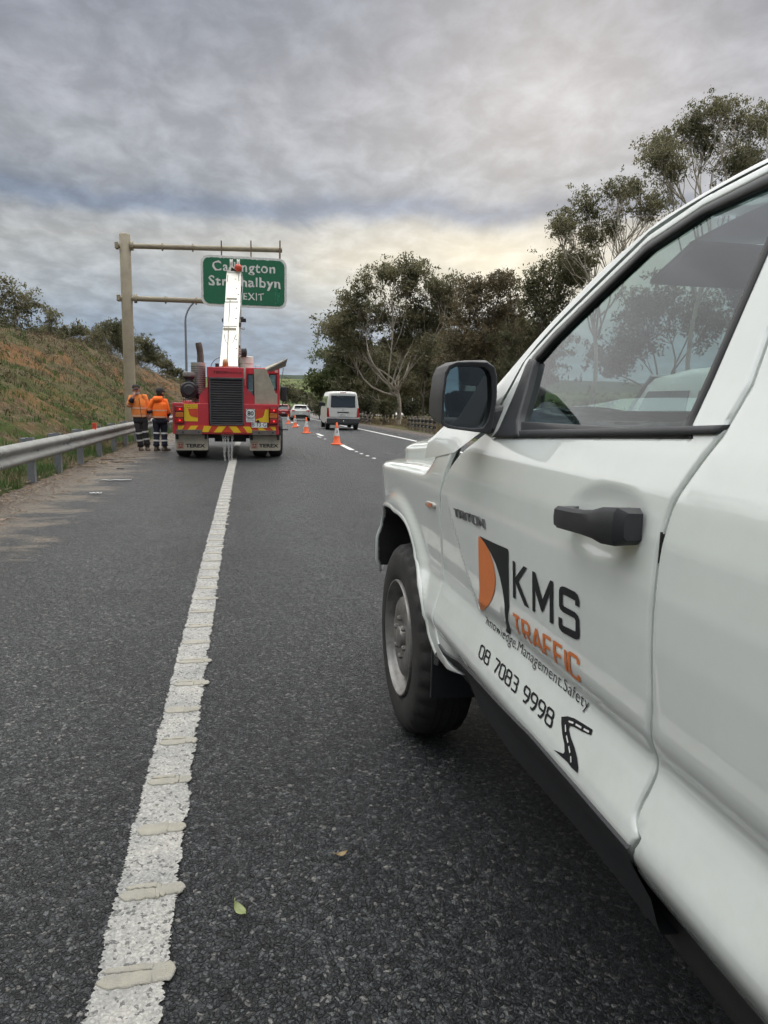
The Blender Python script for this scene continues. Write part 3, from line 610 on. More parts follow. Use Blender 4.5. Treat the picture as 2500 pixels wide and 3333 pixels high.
for k, (px, py, ln, w, an, mt_, lb) in enumerate([(376, 1567, .50, .045, 5, PRINTW, 'white strip of card lying on the shoulder, nearest the rail posts'), (312, 1611, .16, .06, 10, PRINTW, 'small white scrap lying flat on the sandy shoulder patch'),
        (322, 1507, .45, .05, -25, BARKP, 'pale curled bark strip beside the third rail post'), (335, 1511, .35, .04, -40, BARKP, 'short pale bark strip crossing the longer one by the post'), (352, 1500, .3, .04, 15, BARKD, 'dark bark piece just beyond the pale strips'),
        (400, 1508, .45, .05, 4, BARKD, 'long dark bark strip on the gravel behind the workers'), (415, 1492, .38, .035, 3, BARKP, 'thin pale bark strip nearest the bearded worker'), (393, 1530, .14, .07, 0, BARKD, 'small dark clump on the shoulder gravel'), (282, 1522, .4, .03, -4, BARKP, 'thin pale bark strip at the foot of a rail post')]):
    p = onZ(px, py); mb = MB(); n = 7; g = []
    for i in range(n):
        s_ = (i/(n-1)-.5)*ln; ww = w*(0.5+0.5*sin(pi*(i+.7)/(n+.4))); zz = .012+.018*abs(sin(i*1.7+k))
        g.append([(s_, -ww/2, zz+.008), (s_+.01*sin(i), 0, zz-.004), (s_, ww/2, zz+.006)])
    mb.grid(g); o = obj('bark_strip' if mt_ is not PRINTW else 'litter_scrap', mb, mt_, smooth=True); so = o.modifiers.new('thick', 'SOLIDIFY'); so.thickness = .004
    o.location = (p[0], p[1], 0.0); o.rotation_euler[2] = radians(an); tag(o, lb, 'bark strip' if mt_ is not PRINTW else 'litter')
LEAFM = M('fallen_gum_leaf', (0.20, 0.235, 0.09), 0.5, var=0.25, vs=40); LEAFB = M('brown_leaf', (0.30, 0.22, 0.11), 0.7, var=0.3, vs=40)
for k, (px, py, ln, mt_, an, lb) in enumerate([(782, 2976, .062, LEAFM, -62, 'yellow green gum leaf lying on the asphalt right of the solid line'), (1112, 2792, .04, LEAFB, 20, 'tiny curled brown leaf on the asphalt beside the pickup sill')]):
    p = onZ(px, py); mb = MB(); g = []; n = 9
    for i in range(n):
        t_ = i/(n-1); s_ = (t_-.5)*ln; ww = ln*.20*sin(pi*min(1, max(0, t_*1.02)))**.8+.0006; bend = .012*ln/.085*(4*(t_-.5)**2)
        g.append([(s_, -ww, .006+bend+.003), (s_, 0, .004+bend), (s_, ww, .006+bend+.004)])
    mb.grid(g); o = obj('leaf', mb, mt_, smooth=True, fixn=False); o.location = (p[0], p[1], .004); o.rotation_euler[2] = radians(an); tag(o, lb, 'leaf')
    mb = MB(); mb.tube([(-ln*.5, 0, .016), (-ln*.62, .004, .018), (-ln*.74, .01, .015)], .0009, 5); s_ = obj('leaf_stalk', mb, mt_, o, local=True)
mb = MB(); GV = M('shoulder_gravel', (0.26, 0.22, 0.175), 0.85, var=0.6, vs=30)
for _ in range(3600):
    y = 7+R_.random()**1.3*22; u = -3.15+0.012*(y-12)+abs(R_.gauss(0, .32)); x = u+float(cc(y)); s = .004+.012*R_.random()**2
    if float(vnoise(x, y, .6, 31)) < .38: continue
    vs = [(x+s*(R_.random()+.4)*dx, y+s*(R_.random()+.4)*dy, .004+s*dz*.7) for dx, dy, dz in ((-1, -1, 0), (1, -1, 0), (1, 1, 0), (-1, 1, 0), (-.4, -.3, 1.3), (.5, .3, 1.1))]
    mb.add(vs, [(0, 1, 5, 4), (1, 2, 5), (2, 3, 4, 5), (3, 0, 4)])
tag(obj('shoulder_gravel', mb, GV, fixn=False), 'pale loose gravel along the shoulder in front of the guardrail', 'gravel', kind='stuff')
# loose chips lying on the seal near the camera
mb = MB(); CH = M('loose_chips', (0.10, 0.10, 0.10), 0.7, var=0.7, vs=60)
for _ in range(900):
    y = 1.0+R_.random()**1.6*9; x = -2.4+R_.random()*3.6*(y/6+.3); s = .0022+.0035*R_.random()
    if x > 2.8: continue
    vs = [(x+s*(R_.random()+.4)*dx, y+s*(R_.random()+.4)*dy, .004+s*dz*.9) for dx, dy, dz in ((-1, -1, 0), (1, -1, 0), (1, 1, 0), (-1, 1, 0), (-.4, -.3, 1.3), (.5, .3, 1.1))]
    mb.add(vs, [(0, 1, 5, 4), (1, 2, 5), (2, 3, 4, 5), (3, 0, 4)])
tag(obj('loose_chips', mb, CH, fixn=False), 'loose stone chips scattered over the chip seal', 'gravel', kind='stuff')
# ------------------------------------------------------------------ white pickup beside the camera
TX = 1.525                                    # centre line of the pickup
pickup = thing('pickup_truck', 'white pickup truck with orange and black lettering on its door, filling the right side', 'pickup truck', (TX, 1.2, 0))
WY, WZ, WR = 2.78, 0.392, 0.390               # front wheel
_zc = [.45, .52, .57, .60, .632, .655, .675, .70, .78, .800, .815, .845, .865, .92, 1.0, 1.08, 1.16, 1.23, 1.29, 1.34, 1.40, 1.75, 1.9]
_xc = [.675, .665, .650, .632, .612, .600, .597, .602, .630, .637, .637, .622, .618, .615, .612, .612, .617, .629, .650, .672, .697, .830, .89]
_zz = np.arange(.40, 1.95, .002); _xm = np.interp(_zz, _zc, _xc)
_xl = np.interp(_zz, [.45, .52, .57, .60, .632, .655, .675, .70, .78, .83, .95, 1.08, 1.16, 1.23, 1.29, 1.34, 1.40, 1.75, 1.9],
                [.675, .665, .650, .632, .612, .600, .597, .602, .629, .634, .624, .612, .617, .629, .650, .672, .697, .830, .89])
def _sm(a, n=17):
    k = np.hanning(n); k /= k.sum(); return np.convolve(np.pad(a, n//2, 'edge'), k, 'valid')
_xm = _sm(_xm, 13); _xl = _sm(_xl, 13)
def crease_z(y): return np.interp(y, [1.50, 1.66, 1.77, 1.82, 1.87, 1.92, 2.00, 2.07, 2.12], [.0, -.006, -.016, .006, .045, .095, .165, .24, .38])
def S(y, z):
    y = np.asarray(y, float); z = np.asarray(z, float)
    zc_ = z-crease_z(y)
    xm = np.interp(z, _zz, _xm)
    xl = np.interp(z, _zz, _xl)
    m_ = sst(.805, .86, zc_)
    low = np.where(z < .80, xm, xl)
    up = np.interp(np.maximum(z, .866), _zz, _xm)
    x = np.where(y > 1.6, low*(1-m_)+up*m_, xm)
    x = np.where(z < .80, xm, x)
    # wheel arch flare
    r = np.sqrt(((y-WY)/1.0)**2+(z-WZ+.0)**2)
    fl = sst(.62, .565, r)*sst(.30, .5, z)*(z > .3)
    x = x-.020*fl*(y > 2.15)
    x = np.where(y > 2.15, np.maximum(x, .596)*1.0, x)
    x = np.where((y > 1.9) & (z < .66), x+(np.minimum(x, .606+.10*np.maximum(.60-z, 0))-x)*sst(1.9, 2.02, y), x)
    # front corner turning in
    x = x+.60*np.maximum(y-3.03, 0)**2+.9*np.maximum(y-3.42, 0)**2
    # handle recess
    d = ((y-1.125)/.155)**2+((z-1.160-.06*(1.125-y))/.074)**2
    x = x+.0095*sst(0.0, 0.95, np.clip(1-d, 0, 1))
    return x
def unpS(px, py, off=0.0):
    X_ = .62
    for _ in range(14):
        p = onX(px, py, X_); X_ = float(S(p[1], p[2]))+off
    p = onX(px, py, X_); return (p[1], p[2])
def pip(pts, poly):
    x, y = pts[:, 0], pts[:, 1]; ins = np.zeros(len(pts), bool); n = len(poly)
    for i in range(n):
        x0, y0 = poly[i]; x1, y1 = poly[(i+1) % n]
        if y0 == y1: continue
        c_ = ((y0 > y) != (y1 > y)) & (x < (x1-x0)*(y-y0)/(y1-y0)+x0); ins ^= c_
    return ins
def pdist(pts, poly):
    a = np.asarray(poly, float); b_ = np.roll(a, -1, 0); best = np.full(len(pts), 9.)
    for p0, p1 in zip(a, b_):
        d = p1-p0; L2 = max(d@d, 1e-12); t = np.clip(((pts-p0)@d)/L2, 0, 1)
        best = np.minimum(best, np.hypot(*(pts-p0-t[:, None]*d).T))
    return best
def densify(poly, step):
    out = []; n = len(poly)
    for i in range(n):
        a = np.array(poly[i], float); b_ = np.array(poly[(i+1) % n], float); k = max(1, int(np.ceil(np.linalg.norm(b_-a)/step)))
        for j in range(k): out.append(tuple(a+(b_-a)*j/k))
    return out
def smooth_poly(pts, it=2, closed=True):
    for _ in range(it):
        out = []; n = len(pts)
        for i in range(n if closed else n-1):
            a = np.array(pts[i]); b_ = np.array(pts[(i+1) % n]); out += [tuple(a*.75+b_*.25), tuple(a*.25+b_*.75)]
        pts = out if closed else [pts[0]]+out[1:-1]+[pts[-1]]
    return pts
def cdt(polys, step, rings=()):
    """triangulate the even-odd interior of closed polygons with a regular fill"""
    dense = [densify(p, step) for p in polys]; allp = np.array([q for p in dense for q in p]); lo = allp.min(0); hi = allp.max(0)
    g = np.stack(np.meshgrid(np.arange(lo[0]+step/2, hi[0], step), np.arange(lo[1]+step/2, hi[1], step)), -1).reshape(-1, 2)
    ins = np.zeros(len(g), bool)
    for p in polys: ins ^= pip(g, p)
    g = g[ins]
    if len(g):
        d = np.full(len(g), 9.)
        for p in polys: d = np.minimum(d, pdist(g, p))
        g = g[d > step*.55]
    extra = []
    for p in dense:
        a = np.array(p); t = np.roll(a, -1, 0)-np.roll(a, 1, 0); nn = np.stack([-t[:, 1], t[:, 0]], 1); nn /= np.maximum(np.linalg.norm(nn, axis=1), 1e-9)[:, None]
        for r in rings:
            for s_ in (1, -1):
                q = a+nn*r*s_; k = np.zeros(len(q), bool)
                for pp in polys: k ^= pip(q, pp)
                dd = np.full(len(q), 9.)
                for pp in polys: dd = np.minimum(dd, pdist(q, pp))
                extra.append(q[k & (dd > r*.8)])
    vs = [Vector(q) for p in dense for q in p]; es = []; b_ = 0
    for p in dense: n = len(p); es += [(b_+i, b_+(i+1) % n) for i in range(n)]; b_ += n
    vs += [Vector(q) for q in g]+[Vector(q) for e in extra for q in e]
    vo, _, fo, *_r = delaunay_2d_cdt(vs, es, [], 0, 1e-6)
    V = np.array([tuple(v) for v in vo]); Fc = np.array([f for f in fo if len(f) == 3])
    cen = V[Fc].mean(1); k = np.zeros(len(cen), bool)
    for p in polys: k ^= pip(cen, p)
    return V, Fc[k], dense
def panel(name, polys, mat, parent, surf=None, off=0.0, step=.02, edge=.006, skirt=.03, rings=(.0025, .006), both=True, mapf=None, label=None):
    V, Fc, dense = cdt(polys, step, rings if edge else ())
    surf = surf or S
    def mp_(pts, extra=0.0):
        if mapf: q = mapf(pts[:, 0], pts[:, 1])
        else: q = np.stack([surf(pts[:, 0], pts[:, 1]), pts[:, 0], pts[:, 1]], 1)
        q = q.copy(); q[:, 0] += off+extra; return q
    ed = 0.0
    if edge:
        d = np.full(len(V), 9.)
        for p in polys: d = np.minimum(d, pdist(V, p))
        e_ = np.clip(1-d/edge, 0, 1); ed = edge*.8*(1-np.sqrt(np.clip(1-e_*e_, 0, 1)))
    Pm = mp_(V, ed); nv = len(Pm); vs = Pm.tolist(); fs = [tuple(f)[::-1] for f in Fc]
    if skirt:
        for p in dense:
            a = np.array(p); n = len(a); o1 = mp_(a, edge*.8 if edge else 0); o2 = o1.copy(); o2[:, 0] += skirt; b_ = len(vs)
            vs += o1.tolist()+o2.tolist(); fs += [(b_+i, b_+(i+1) % n, b_+n+(i+1) % n, b_+n+i) for i in range(n)]
    mb = MB(); mb.add(vs, fs); o = obj(name, mb, mat, parent, smooth=True, fixn=False, label=label)
    # exact normals of the pressed surface, so that reflections run clean over it
    e = .0025; Vd = np.array(V)
    if mapf is None:
        gy = (surf(Vd[:, 0]+e, Vd[:, 1])-surf(Vd[:, 0]-e, Vd[:, 1]))/(2*e); gz_ = (surf(Vd[:, 0], Vd[:, 1]+e)-surf(Vd[:, 0], Vd[:, 1]-e))/(2*e)
        if edge:
            dd_ = d; ee = np.clip(1-dd_/edge, 0, 1); 
        nr = np.stack([-np.ones(len(Vd)), gy, gz_], 1); nr /= np.linalg.norm(nr, axis=1)[:, None]
        me = o.data; auto = np.zeros(len(vs)*3); 
        vn = np.array([v.normal[:] for v in me.vertices])
        full = vn.copy(); flip = np.sum(full[:len(Vd)]*nr, 1) < 0; 
        full[:len(Vd)] = np.where((d[:, None] > edge*1.05) if edge else True, nr, full[:len(Vd)])
        me.normals_split_custom_set_from_vertices(full.tolist())
        # wind faces outward to agree with the normals
    return (o, mirror_obj(o, TX, parent)) if both else o

def PX(pts, off=0.0): return [unpS(a, b_, off) for a, b_ in pts]
# --- outlines taken in the pickup's own side plane
gap_f0 = [(2.068, .600), (2.098, .616), (2.130, .650), (2.140, .684), (2.152, .80), (2.154, .91), (2.152, 1.006), (2.141, 1.085), (2.112, 1.130), (2.07, 1.165), (2.015, 1.205), (1.93, 1.245)]
gap_f = smooth_poly(gap_f0, 2, False)
gap_r = smooth_poly(PX([(2110, 2120), (2112, 2020), (2120, 1927), (2129, 1835), (2144, 1753), (2177, 1647), (2230, 1560), (2336, 1421)]), 2, False)
gap_rl = smooth_poly(PX([(2110, 2200), (2112, 2300), (2116, 2419), (2129, 2470), (2122, 2530), (2056, 2651), (2070, 2724)]), 2, False)
seal_o = PX([(1608, 1424), (1631, 1400), (1729, 1168), (1800, 1088), (1922, 969), (2103, 794), (2284, 673), (2498, 564)])
seal_i = PX([(1690, 1372), (1745, 1176), (1800, 1112), (1922, 992), (2103, 820), (2284, 700), (2498, 603)])
rz = seal_o[-1][1]
def extend(a, b_, y): t = (y-a[0])/(b_[0]-a[0]); return (y, a[1]+(b_[1]-a[1])*t)
pil = PX([(2256, 1383), (2500, 840)], .008)
rear_b = pil[0]; rear_t = (pil[0][0]+(pil[1][0]-pil[0][0])*(rz+.004-pil[0][1])/(pil[1][1]-pil[0][1]), rz+.004)
hole = seal_o + [(rear_t[0]+.02, rz+.006), (rear_t[0]-.002, rz-.008), (rear_b[0]-.006, rear_b[1]), (rear_b[0]-.02, 1.315)]
hole_i = seal_i + [(rear_t[0]+.03, rz-.022), (rear_t[0]+.014, rz-.035), (rear_b[0]+.010, rear_b[1]+.008), (rear_b[0]+.008, 1.325)]
dgr = PX([(2336, 1421), (2434, 1253), (2500, 1066)])
rear_top = (dgr[-1][0]-.10, rz+.03)
top_line = [(a+.006, b_+.020) for a, b_ in seal_o[2:]]
door = [gap_f[0]]+gap_f[1:]+[(1.84, 1.285)]+[(seal_o[2][0]+.04, seal_o[2][1]+.0)]+top_line[1:]+[(rear_t[0], rz+.028), rear_top, dgr[-1], dgr[1]]+gap_r[::-1]+gap_rl+[(.955, .625), (.975, .600)]
panel('front_door', [door, hole], WHITE, pickup, step=.010)
# fender
zs_pts = PX([(1307, 1466), (1350, 1463), (1393, 1460), (1440, 1428), (1477, 1403)], .10)
zs_pts = sorted(zs_pts)
FY = [p[0] for p in zs_pts]; FZ = [p[1] for p in zs_pts]
def hood_edge_z(y): return np.interp(y, [2.0]+FY+[3.40, 3.6], [FZ[0]+.035]+FZ+[FZ[-1]-.035, FZ[-1]-.12])
HX = .715
def shoulder_z(y): return np.interp(y, [2.0, 2.12, 2.35, 2.7, 3.2, 3.5, 3.6], [1.135, 1.125, 1.115, 1.100, 1.072, 1.03, .96])
def shelf_z(y): s_ = shoulder_z(y)+.036; return s_+(hood_edge_z(y)-s_)*(1-sst(2.22, 2.38, y))
def fend_map(y, t):
    zs = shoulder_z(y)-.006; zi = shelf_z(y)
    z1 = np.minimum(t, zs); x1 = S(y, z1)
    q = np.clip((t-zs)/.12, 0, 1); hx = HX+.60*np.maximum(y-3.03, 0)**2+.9*np.maximum(y-3.42, 0)**2
    p0x, p0z = x1, z1; p1x, p1z = x1+.010, zi-.006; p2x, p2z = hx, zi
    bx = (1-q)**2*p0x+2*q*(1-q)*p1x+q*q*p2x; bz = (1-q)**2*zs+2*q*(1-q)*p1z+q*q*p2z
    return np.stack([np.where(t > zs, bx, x1), y, np.where(t > zs, bz, z1)], 1)
arc_r = smooth_poly(PX([(1283, 1669), (1301, 1680), (1326, 1713), (1344, 1770), (1353, 1825), (1360, 1885), (1368, 1940), (1377, 1993), (1395, 2072), (1420, 2137)]), 2, False)
arc = smooth_poly([(3.215, .60), (3.198, .70), (3.188, .79), (3.155, .864), (3.07, .903), (2.95, .918)], 2, False)+[(2.86, .921)]+arc_r
tip = PX([(1475, 2199)])[0]
top_t = [(y_, float(shoulder_z(y_))+.112) for y_ in np.linspace(3.50, 2.13, 16)]
g_ = .0065
fen = [(3.50, .58), (3.25, .56)]+arc+[(tip[0]+.06, tip[1]-.006), (tip[0], tip[1]), (2.060, .592)]+[(a+g_, b_) for a, b_ in gap_f[1:] if b_ < 1.165]+[(2.075, 1.174), (2.024, 1.214), (2.03, 1.28)]+top_t[::-1]+[(3.56, .95), (3.56, .7)]
panel('fender', [fen], WHITE, pickup, mapf=fend_map, step=.014, skirt=.008)
# arch lip, liner
lip = MB(); ringo = []
arcd = densify(arc, .03); arcd = arcd[:len(arcd)-int(np.linalg.norm(np.array(arc[-1])-np.array(arc[0]))/.03)]
for i_ in range(len(arcd)):
    p0_ = np.array(arcd[max(i_-1, 0)]); p1_ = np.array(arcd[min(i_+1, len(arcd)-1)]); tt = (p1_-p0_)/np.linalg.norm(p1_-p0_); nn = np.array([-tt[1], tt[0]])
    if (np.array(arcd[i_])+nn*.1-np.array([WY, WZ]))@(np.array(arcd[i_])-np.array([WY, WZ])) < (np.array(arcd[i_])-np.array([WY, WZ]))@(np.array(arcd[i_])-np.array([WY, WZ])): nn = -nn
    row = []
    for dr, dx in ((.020, -.0005), (.014, -.0045), (.005, -.005), (.0, -.001), (-.001, .006)):
        pp = np.array(arcd[i_])+nn*dr; row.append((float(S(pp[0], pp[1]))+dx, pp[0], pp[1]))
    ringo.append(row)
lip.grid(ringo); o = obj('arch_lip', lip, WHITE, pickup, smooth=True); mirror_obj(o, TX, pickup)
ln_ = MB(); rows = []
for (y_, z_) in arcd:
    rows.append([(x_, y_, z_) for x_ in (float(S(y_, z_))+.008, .80, .98)])
ln_.grid(rows); ln_.add([(.98, WY-.6, .1), (.98, WY+.6, .1), (.98, WY+.6, 1.0), (.98, WY-.6, 1.0)], [(0, 1, 2, 3)])
o = obj('wheel_arch_liner', ln_, DARK, pickup, fixn=False); mirror_obj(o, TX, pickup)
mf = MB(); mf.hexa([(.648, 2.30, .62), (.92, 2.30, .62), (.92, 2.335, .30), (.652, 2.325, .315)], [(.648, 2.32, .62), (.92, 2.32, .62), (.92, 2.35, .30), (.652, 2.34, .315)])
mf.hexa([(.650, 2.20, .55), (.92, 2.20, .55), (.92, 2.26, .46), (.656, 2.26, .46)], [(.650, 2.31, .60), (.92, 2.31, .60), (.92, 2.335, .44), (.656, 2.335, .44)])
o = obj('mud_flap', mf, BLACKP, pickup, bev=.004); mirror_obj(o, TX, pickup)
mb = MB(); mb.grid([[(float(S(y_, z_))+.024, y_, z_) for y_ in (.80, .86, .92, .98, 1.03)] for z_ in np.linspace(.61, 1.34, 30)]); o = obj('door_jamb', mb, M('jamb_grey_green', (.20, .21, .19), .6), pickup, fixn=False); mirror_obj(o, TX, pickup)
# rear door / cab side / tray side and the rear wheel arch
g_ = .0085
rd = [(gap_r[0][0]-g_, gap_r[0][1])]+[(a-g_, b_) for a, b_ in gap_r[1:]]
rear_pts = [(.965-.012, .598), (.945, .625)]+[(a-g_, b_) for a, b_ in gap_rl[::-1]]+rd+[(dgr[1][0]-g_, dgr[1][1]), (dgr[2][0]-g_, dgr[2][1]), (rear_top[0]-g_, rz+.028), (-.20, rz+.0), (-.34, 1.33), (-.40, 1.30), (-.40, .60)]
rhole = [(.66, 1.35), (.66, 1.62), (.60, 1.66), (-.06, 1.64), (-.16, 1.36)]
panel('rear_door', [rear_pts, rhole], WHITE, pickup)
panel('rear_quarter_glass', [[(a, b_) for a, b_ in [(.69, 1.33), (.69, 1.66), (.60, 1.69), (-.10, 1.67), (-.20, 1.34)]]], GLASSD, pickup, off=.010, edge=0, skirt=0, step=.05)
rarc = [(-.27+.47*cos(a), .40+.47*sin(a)) for a in np.linspace(radians(155), radians(25), 14)]
panel('tray_side', [[(-.41, .62)]+[(-.41, 1.24), (-1.95, 1.26), (-1.98, .62), (-1.2, .56)]], WHITE, pickup, step=.05)
# --- belt strip, seals, glass
belt_t = PX([(1690, 1400), (1900, 1396), (2100, 1391), (2362, 1383)]); belt_b = PX([(1608, 1424), (1700, 1423), (1900, 1420), (2100, 1417), (2338, 1413)])
panel('belt_strip', [belt_t+belt_b[::-1]], BLACKP, pickup, off=-.007, step=.02, edge=.004, skirt=.012, rings=(.002,))
bstr = [(a, b_+.001) for a, b_ in seal_i]
panel('window_seal', [hole, hole_i], SEAL, pickup, off=-.001, step=.02, edge=.003, skirt=.02, rings=(.0015,))
inner = [(a, b_) for a, b_ in hole]
panel('side_glass', [[((a-1.35)*1.0+1.35, b_-.003) for a, b_ in hole]], GLASST, pickup, off=.010, step=.05, edge=0, skirt=0)
sail = PX([(1608, 1424), (1631, 1400), (1729, 1168), (1747, 1172), (1695, 1366), (1700, 1423)])
panel('mirror_sail', [sail], BLACKP, pickup, off=-.010, step=.02, edge=.006, skirt=.03)
# --- A pillar and roof rail, roof, windscreen
sil = [(2355, 602), (2344, 608), (2163, 717), (1982, 874), (1801, 1061), (1700, 1178), (1615, 1278)]
G_ = PX([(2499, 525)]+sil[1:], .018); G_ = sorted(G_)
lower = sorted([(a+.005, b_+.008) for a, b_ in top_line[1:]]+[(seal_o[2][0]+.045, seal_o[2][1]+.005)])
gY = [-.30]+[p[0] for p in G_]+[2.22, 2.38]; gZ = [G_[0][1]+.012]+[p[1] for p in G_]+[G_[-1][1]-.085, G_[-1][1]-.16]
lY = [-.30, .5]+[p[0] for p in lower]+[1.86, 2.05, 2.36]; lZ = [rz+.034, rz+.034]+[p[1] for p in lower]+[1.292, 1.215, 1.17]
gt = np.linspace(0, 1, 60); yy_ = -.30+gt*(2.38+.30)
GZ = _sm(np.interp(yy_, gY, gZ), 5); LZ = np.interp(yy_, lY, lZ); LZ = np.minimum(LZ, GZ-.012)
rows = []; rail_top = []
for y_, gz_, lz_ in zip(yy_, GZ, LZ):
    row = []
    for q in (0, .3, .6, .85): z_ = lz_+(gz_-.012-lz_)*q; row.append((float(S(y_, z_))+.001, y_, z_))
    x0 = float(S(y_, gz_-.012))
    for dx, dz in ((.003, .006), (.009, .0105), (.017, .012), (.03, .012), (.055, .0105)): row.append((x0+dx, y_, gz_-.012+dz))
    row.append((x0+.060, y_, gz_-.02)); rail_top.append((x0+.055, y_, gz_-.003)); rows.append(row)
rl = MB(); rl.grid(rows); o = obj('roof_rail_and_pillar', rl, WHITE, pickup, smooth=50); mirror_obj(o, TX, pickup)
def cross(p, crown, n=15, dy=0.0):
    x0, y_, z_ = p; x1 = 2*TX-x0; out = []
    for i in range(n):
        q = i/(n-1); out.append((x0+(x1-x0)*q, y_+dy*4*q*(1-q), z_+crown*(1-(2*q-1)**2)))
    return out
rf_i = [i for i, p in enumerate(rail_top) if p[1] < 1.36]
mb = MB(); mb.grid([cross(rail_top[i], .035) for i in rf_i]); obj('roof', mb, WHITE, pickup, smooth=True)
mb = MB(); mb.grid([[ (x_, y_, z_-.05) for x_, y_, z_ in cross(rail_top[i], .02)] for i in rf_i]); obj('headlining', mb, M('grey_headlining', (.30, .31, .31), .9), pickup, smooth=True)
ws_i = [i for i, p in enumerate(rail_top) if p[1] >= 1.32]
mb = MB(); mb.grid([cross(rail_top[i], .03, dy=.07) for i in ws_i]); obj('windscreen', mb, GLASSW, pickup, smooth=True)
# rear of the cab
rp = rail_top[0]
mb = MB(); mb.grid([cross(rp, .035), [(x_, -.36, 1.30) for x_, _, _ in cross(rp, 0)]]); obj('rear_cab_window', mb, GLASSD, pickup, smooth=True)
mb = MB(); mb.box((.66, -.40, .55), (2*TX-.66, -.36, 1.31)); obj('rear_cab_wall', mb, WHITE, pickup)
mb = MB(); mb.box((.68, -1.98, .62), (2*TX-.68, -.42, .68)); mb.box((.66, -1.99, .62), (2*TX-.66, -1.95, 1.25)); mb.box((.68, -.46, .66), (2*TX-.68, -.42, 1.22)); obj('tray', mb, WHITE, pickup)
# --- bonnet and front
rows = []
for y_ in np.linspace(2.16, 3.46, 36):
    ze = float(hood_edge_z(y_))+.003; hx = HX+.60*max(y_-3.03, 0)**2+.9*max(y_-3.42, 0)**2+.004; row = []
    x1 = 2*TX-hx
    for q in np.concatenate([[0, .0025, .007, .015, .03], np.linspace(.06, .94, 21), [.97, .985, .993, .9975, 1]]):
        s_ = 1-(2*q-1)**2; e_ = min(q, 1-q); up_ = .012*(1-math.exp(-e_/.006))+float(np.interp(y_, [2.16, 2.45, 2.75, 3.2, 3.46], [.055, .075, .112, .100, .055]))*s_**.62+.020*sst(.06, .13, e_)*(1-sst(.24, .34, e_)); dn = 0
        fr_ = -.35*max(y_-3.18, 0)**2
        row.append((hx+(x1-hx)*q, y_, ze+up_-.006+fr_*.6))
    zi = min(float(shelf_z(y_)), ze)-.012; rows.append([(hx+.004, y_, zi), (hx+.002, y_, ze-.022)]+row+[(x1-.002, y_, ze-.022), (x1-.004, y_, zi)])
mb = MB(); mb.grid(rows); obj('bonnet', mb, WHITE, pickup, smooth=60)
mb = MB(); mb.box((.76, 2.10, 1.02), (2*TX-.76, 2.45, 1.13)); obj('cowl', mb, BLACKP, pickup)
mb = MB(); mb.box((.86, 3.50, .42), (2*TX-.86, 3.64, .72)); mb.box((.80, 3.40, .30), (2*TX-.80, 3.52, .95)); obj('front_bumper', mb, WHITE, pickup, bev=.03)
mb = MB(); mb.box((1.02, 3.50, .74), (2*TX-1.02, 3.57, 1.0)); obj('grille', mb, BLACKP, pickup, bev=.01)
mb = MB(); mb.add([(.76, 3.33, .86), (.78, 3.33, 1.045), (.80, 3.46, 1.03), (1.0, 3.545, 1.0), (1.0, 3.56, .84), (.82, 3.50, .82)], [(0, 1, 2, 5), (5, 2, 3, 4)]); o = obj('headlight', mb, GLASSD, pickup, fixn=False); mirror_obj(o, TX, pickup)
# --- sill cover (black) and the underbody
st = PX([(1447, 2116), (1478, 2140), (1546, 2200), (1731, 2392), (1997, 2697), (2086, 2797)]); sb = PX([(1963, 2797), (1864, 2677), (1665, 2452), (1560, 2302), (1486, 2200)])
rows = []
for i in range(40):
    y_ = 2.075+(.935-2.075)*i/39
    zt = float(np.interp(-y_, [-p[0] for p in st], [p[1] for p in st])); zb = float(np.interp(-y_, [-p[0] for p in sb[::-1]], [p[1] for p in sb[::-1]]))
    if y_ > sb[-1][0]: zb = zt-(zt-sb[-1][1])*(2.075-y_)/(2.075-sb[-1][0])
    xo = float(S(y_, zt)); xb = float(S(y_, zb)); h_ = zt-zb
    rows.append([(xo+.03, y_, zt+.003), (xo+.002, y_, zt+.003), (xo-.005, y_, zt-.003)]+[(float(S(y_, zt-h_*q_))-.006, y_, zt-h_*q_) for q_ in (.15, .35, .6, .85)]+[(xb-.002, y_, zb), (xb+.006, y_, zb-.004), (xb+.20, y_, zb-.012)])
mb = MB(); mb.grid(rows); o = obj('sill_cover', mb, BLACKP, pickup, smooth=35); mirror_obj(o, TX, pickup)
mb = MB(); mb.box((.80, -1.9, .34), (2*TX-.80, 3.30, .56)); mb.box((.70, -1.0, .48), (2*TX-.70, 2.2, .57)); mb.box((1.0, 2.0, .30), (2*TX-1.0, 3.4, .85)); mb.box((.75, 2.66, .34), (2*TX-.75, 2.88, .44)); obj('chassis', mb, DARK, pickup)
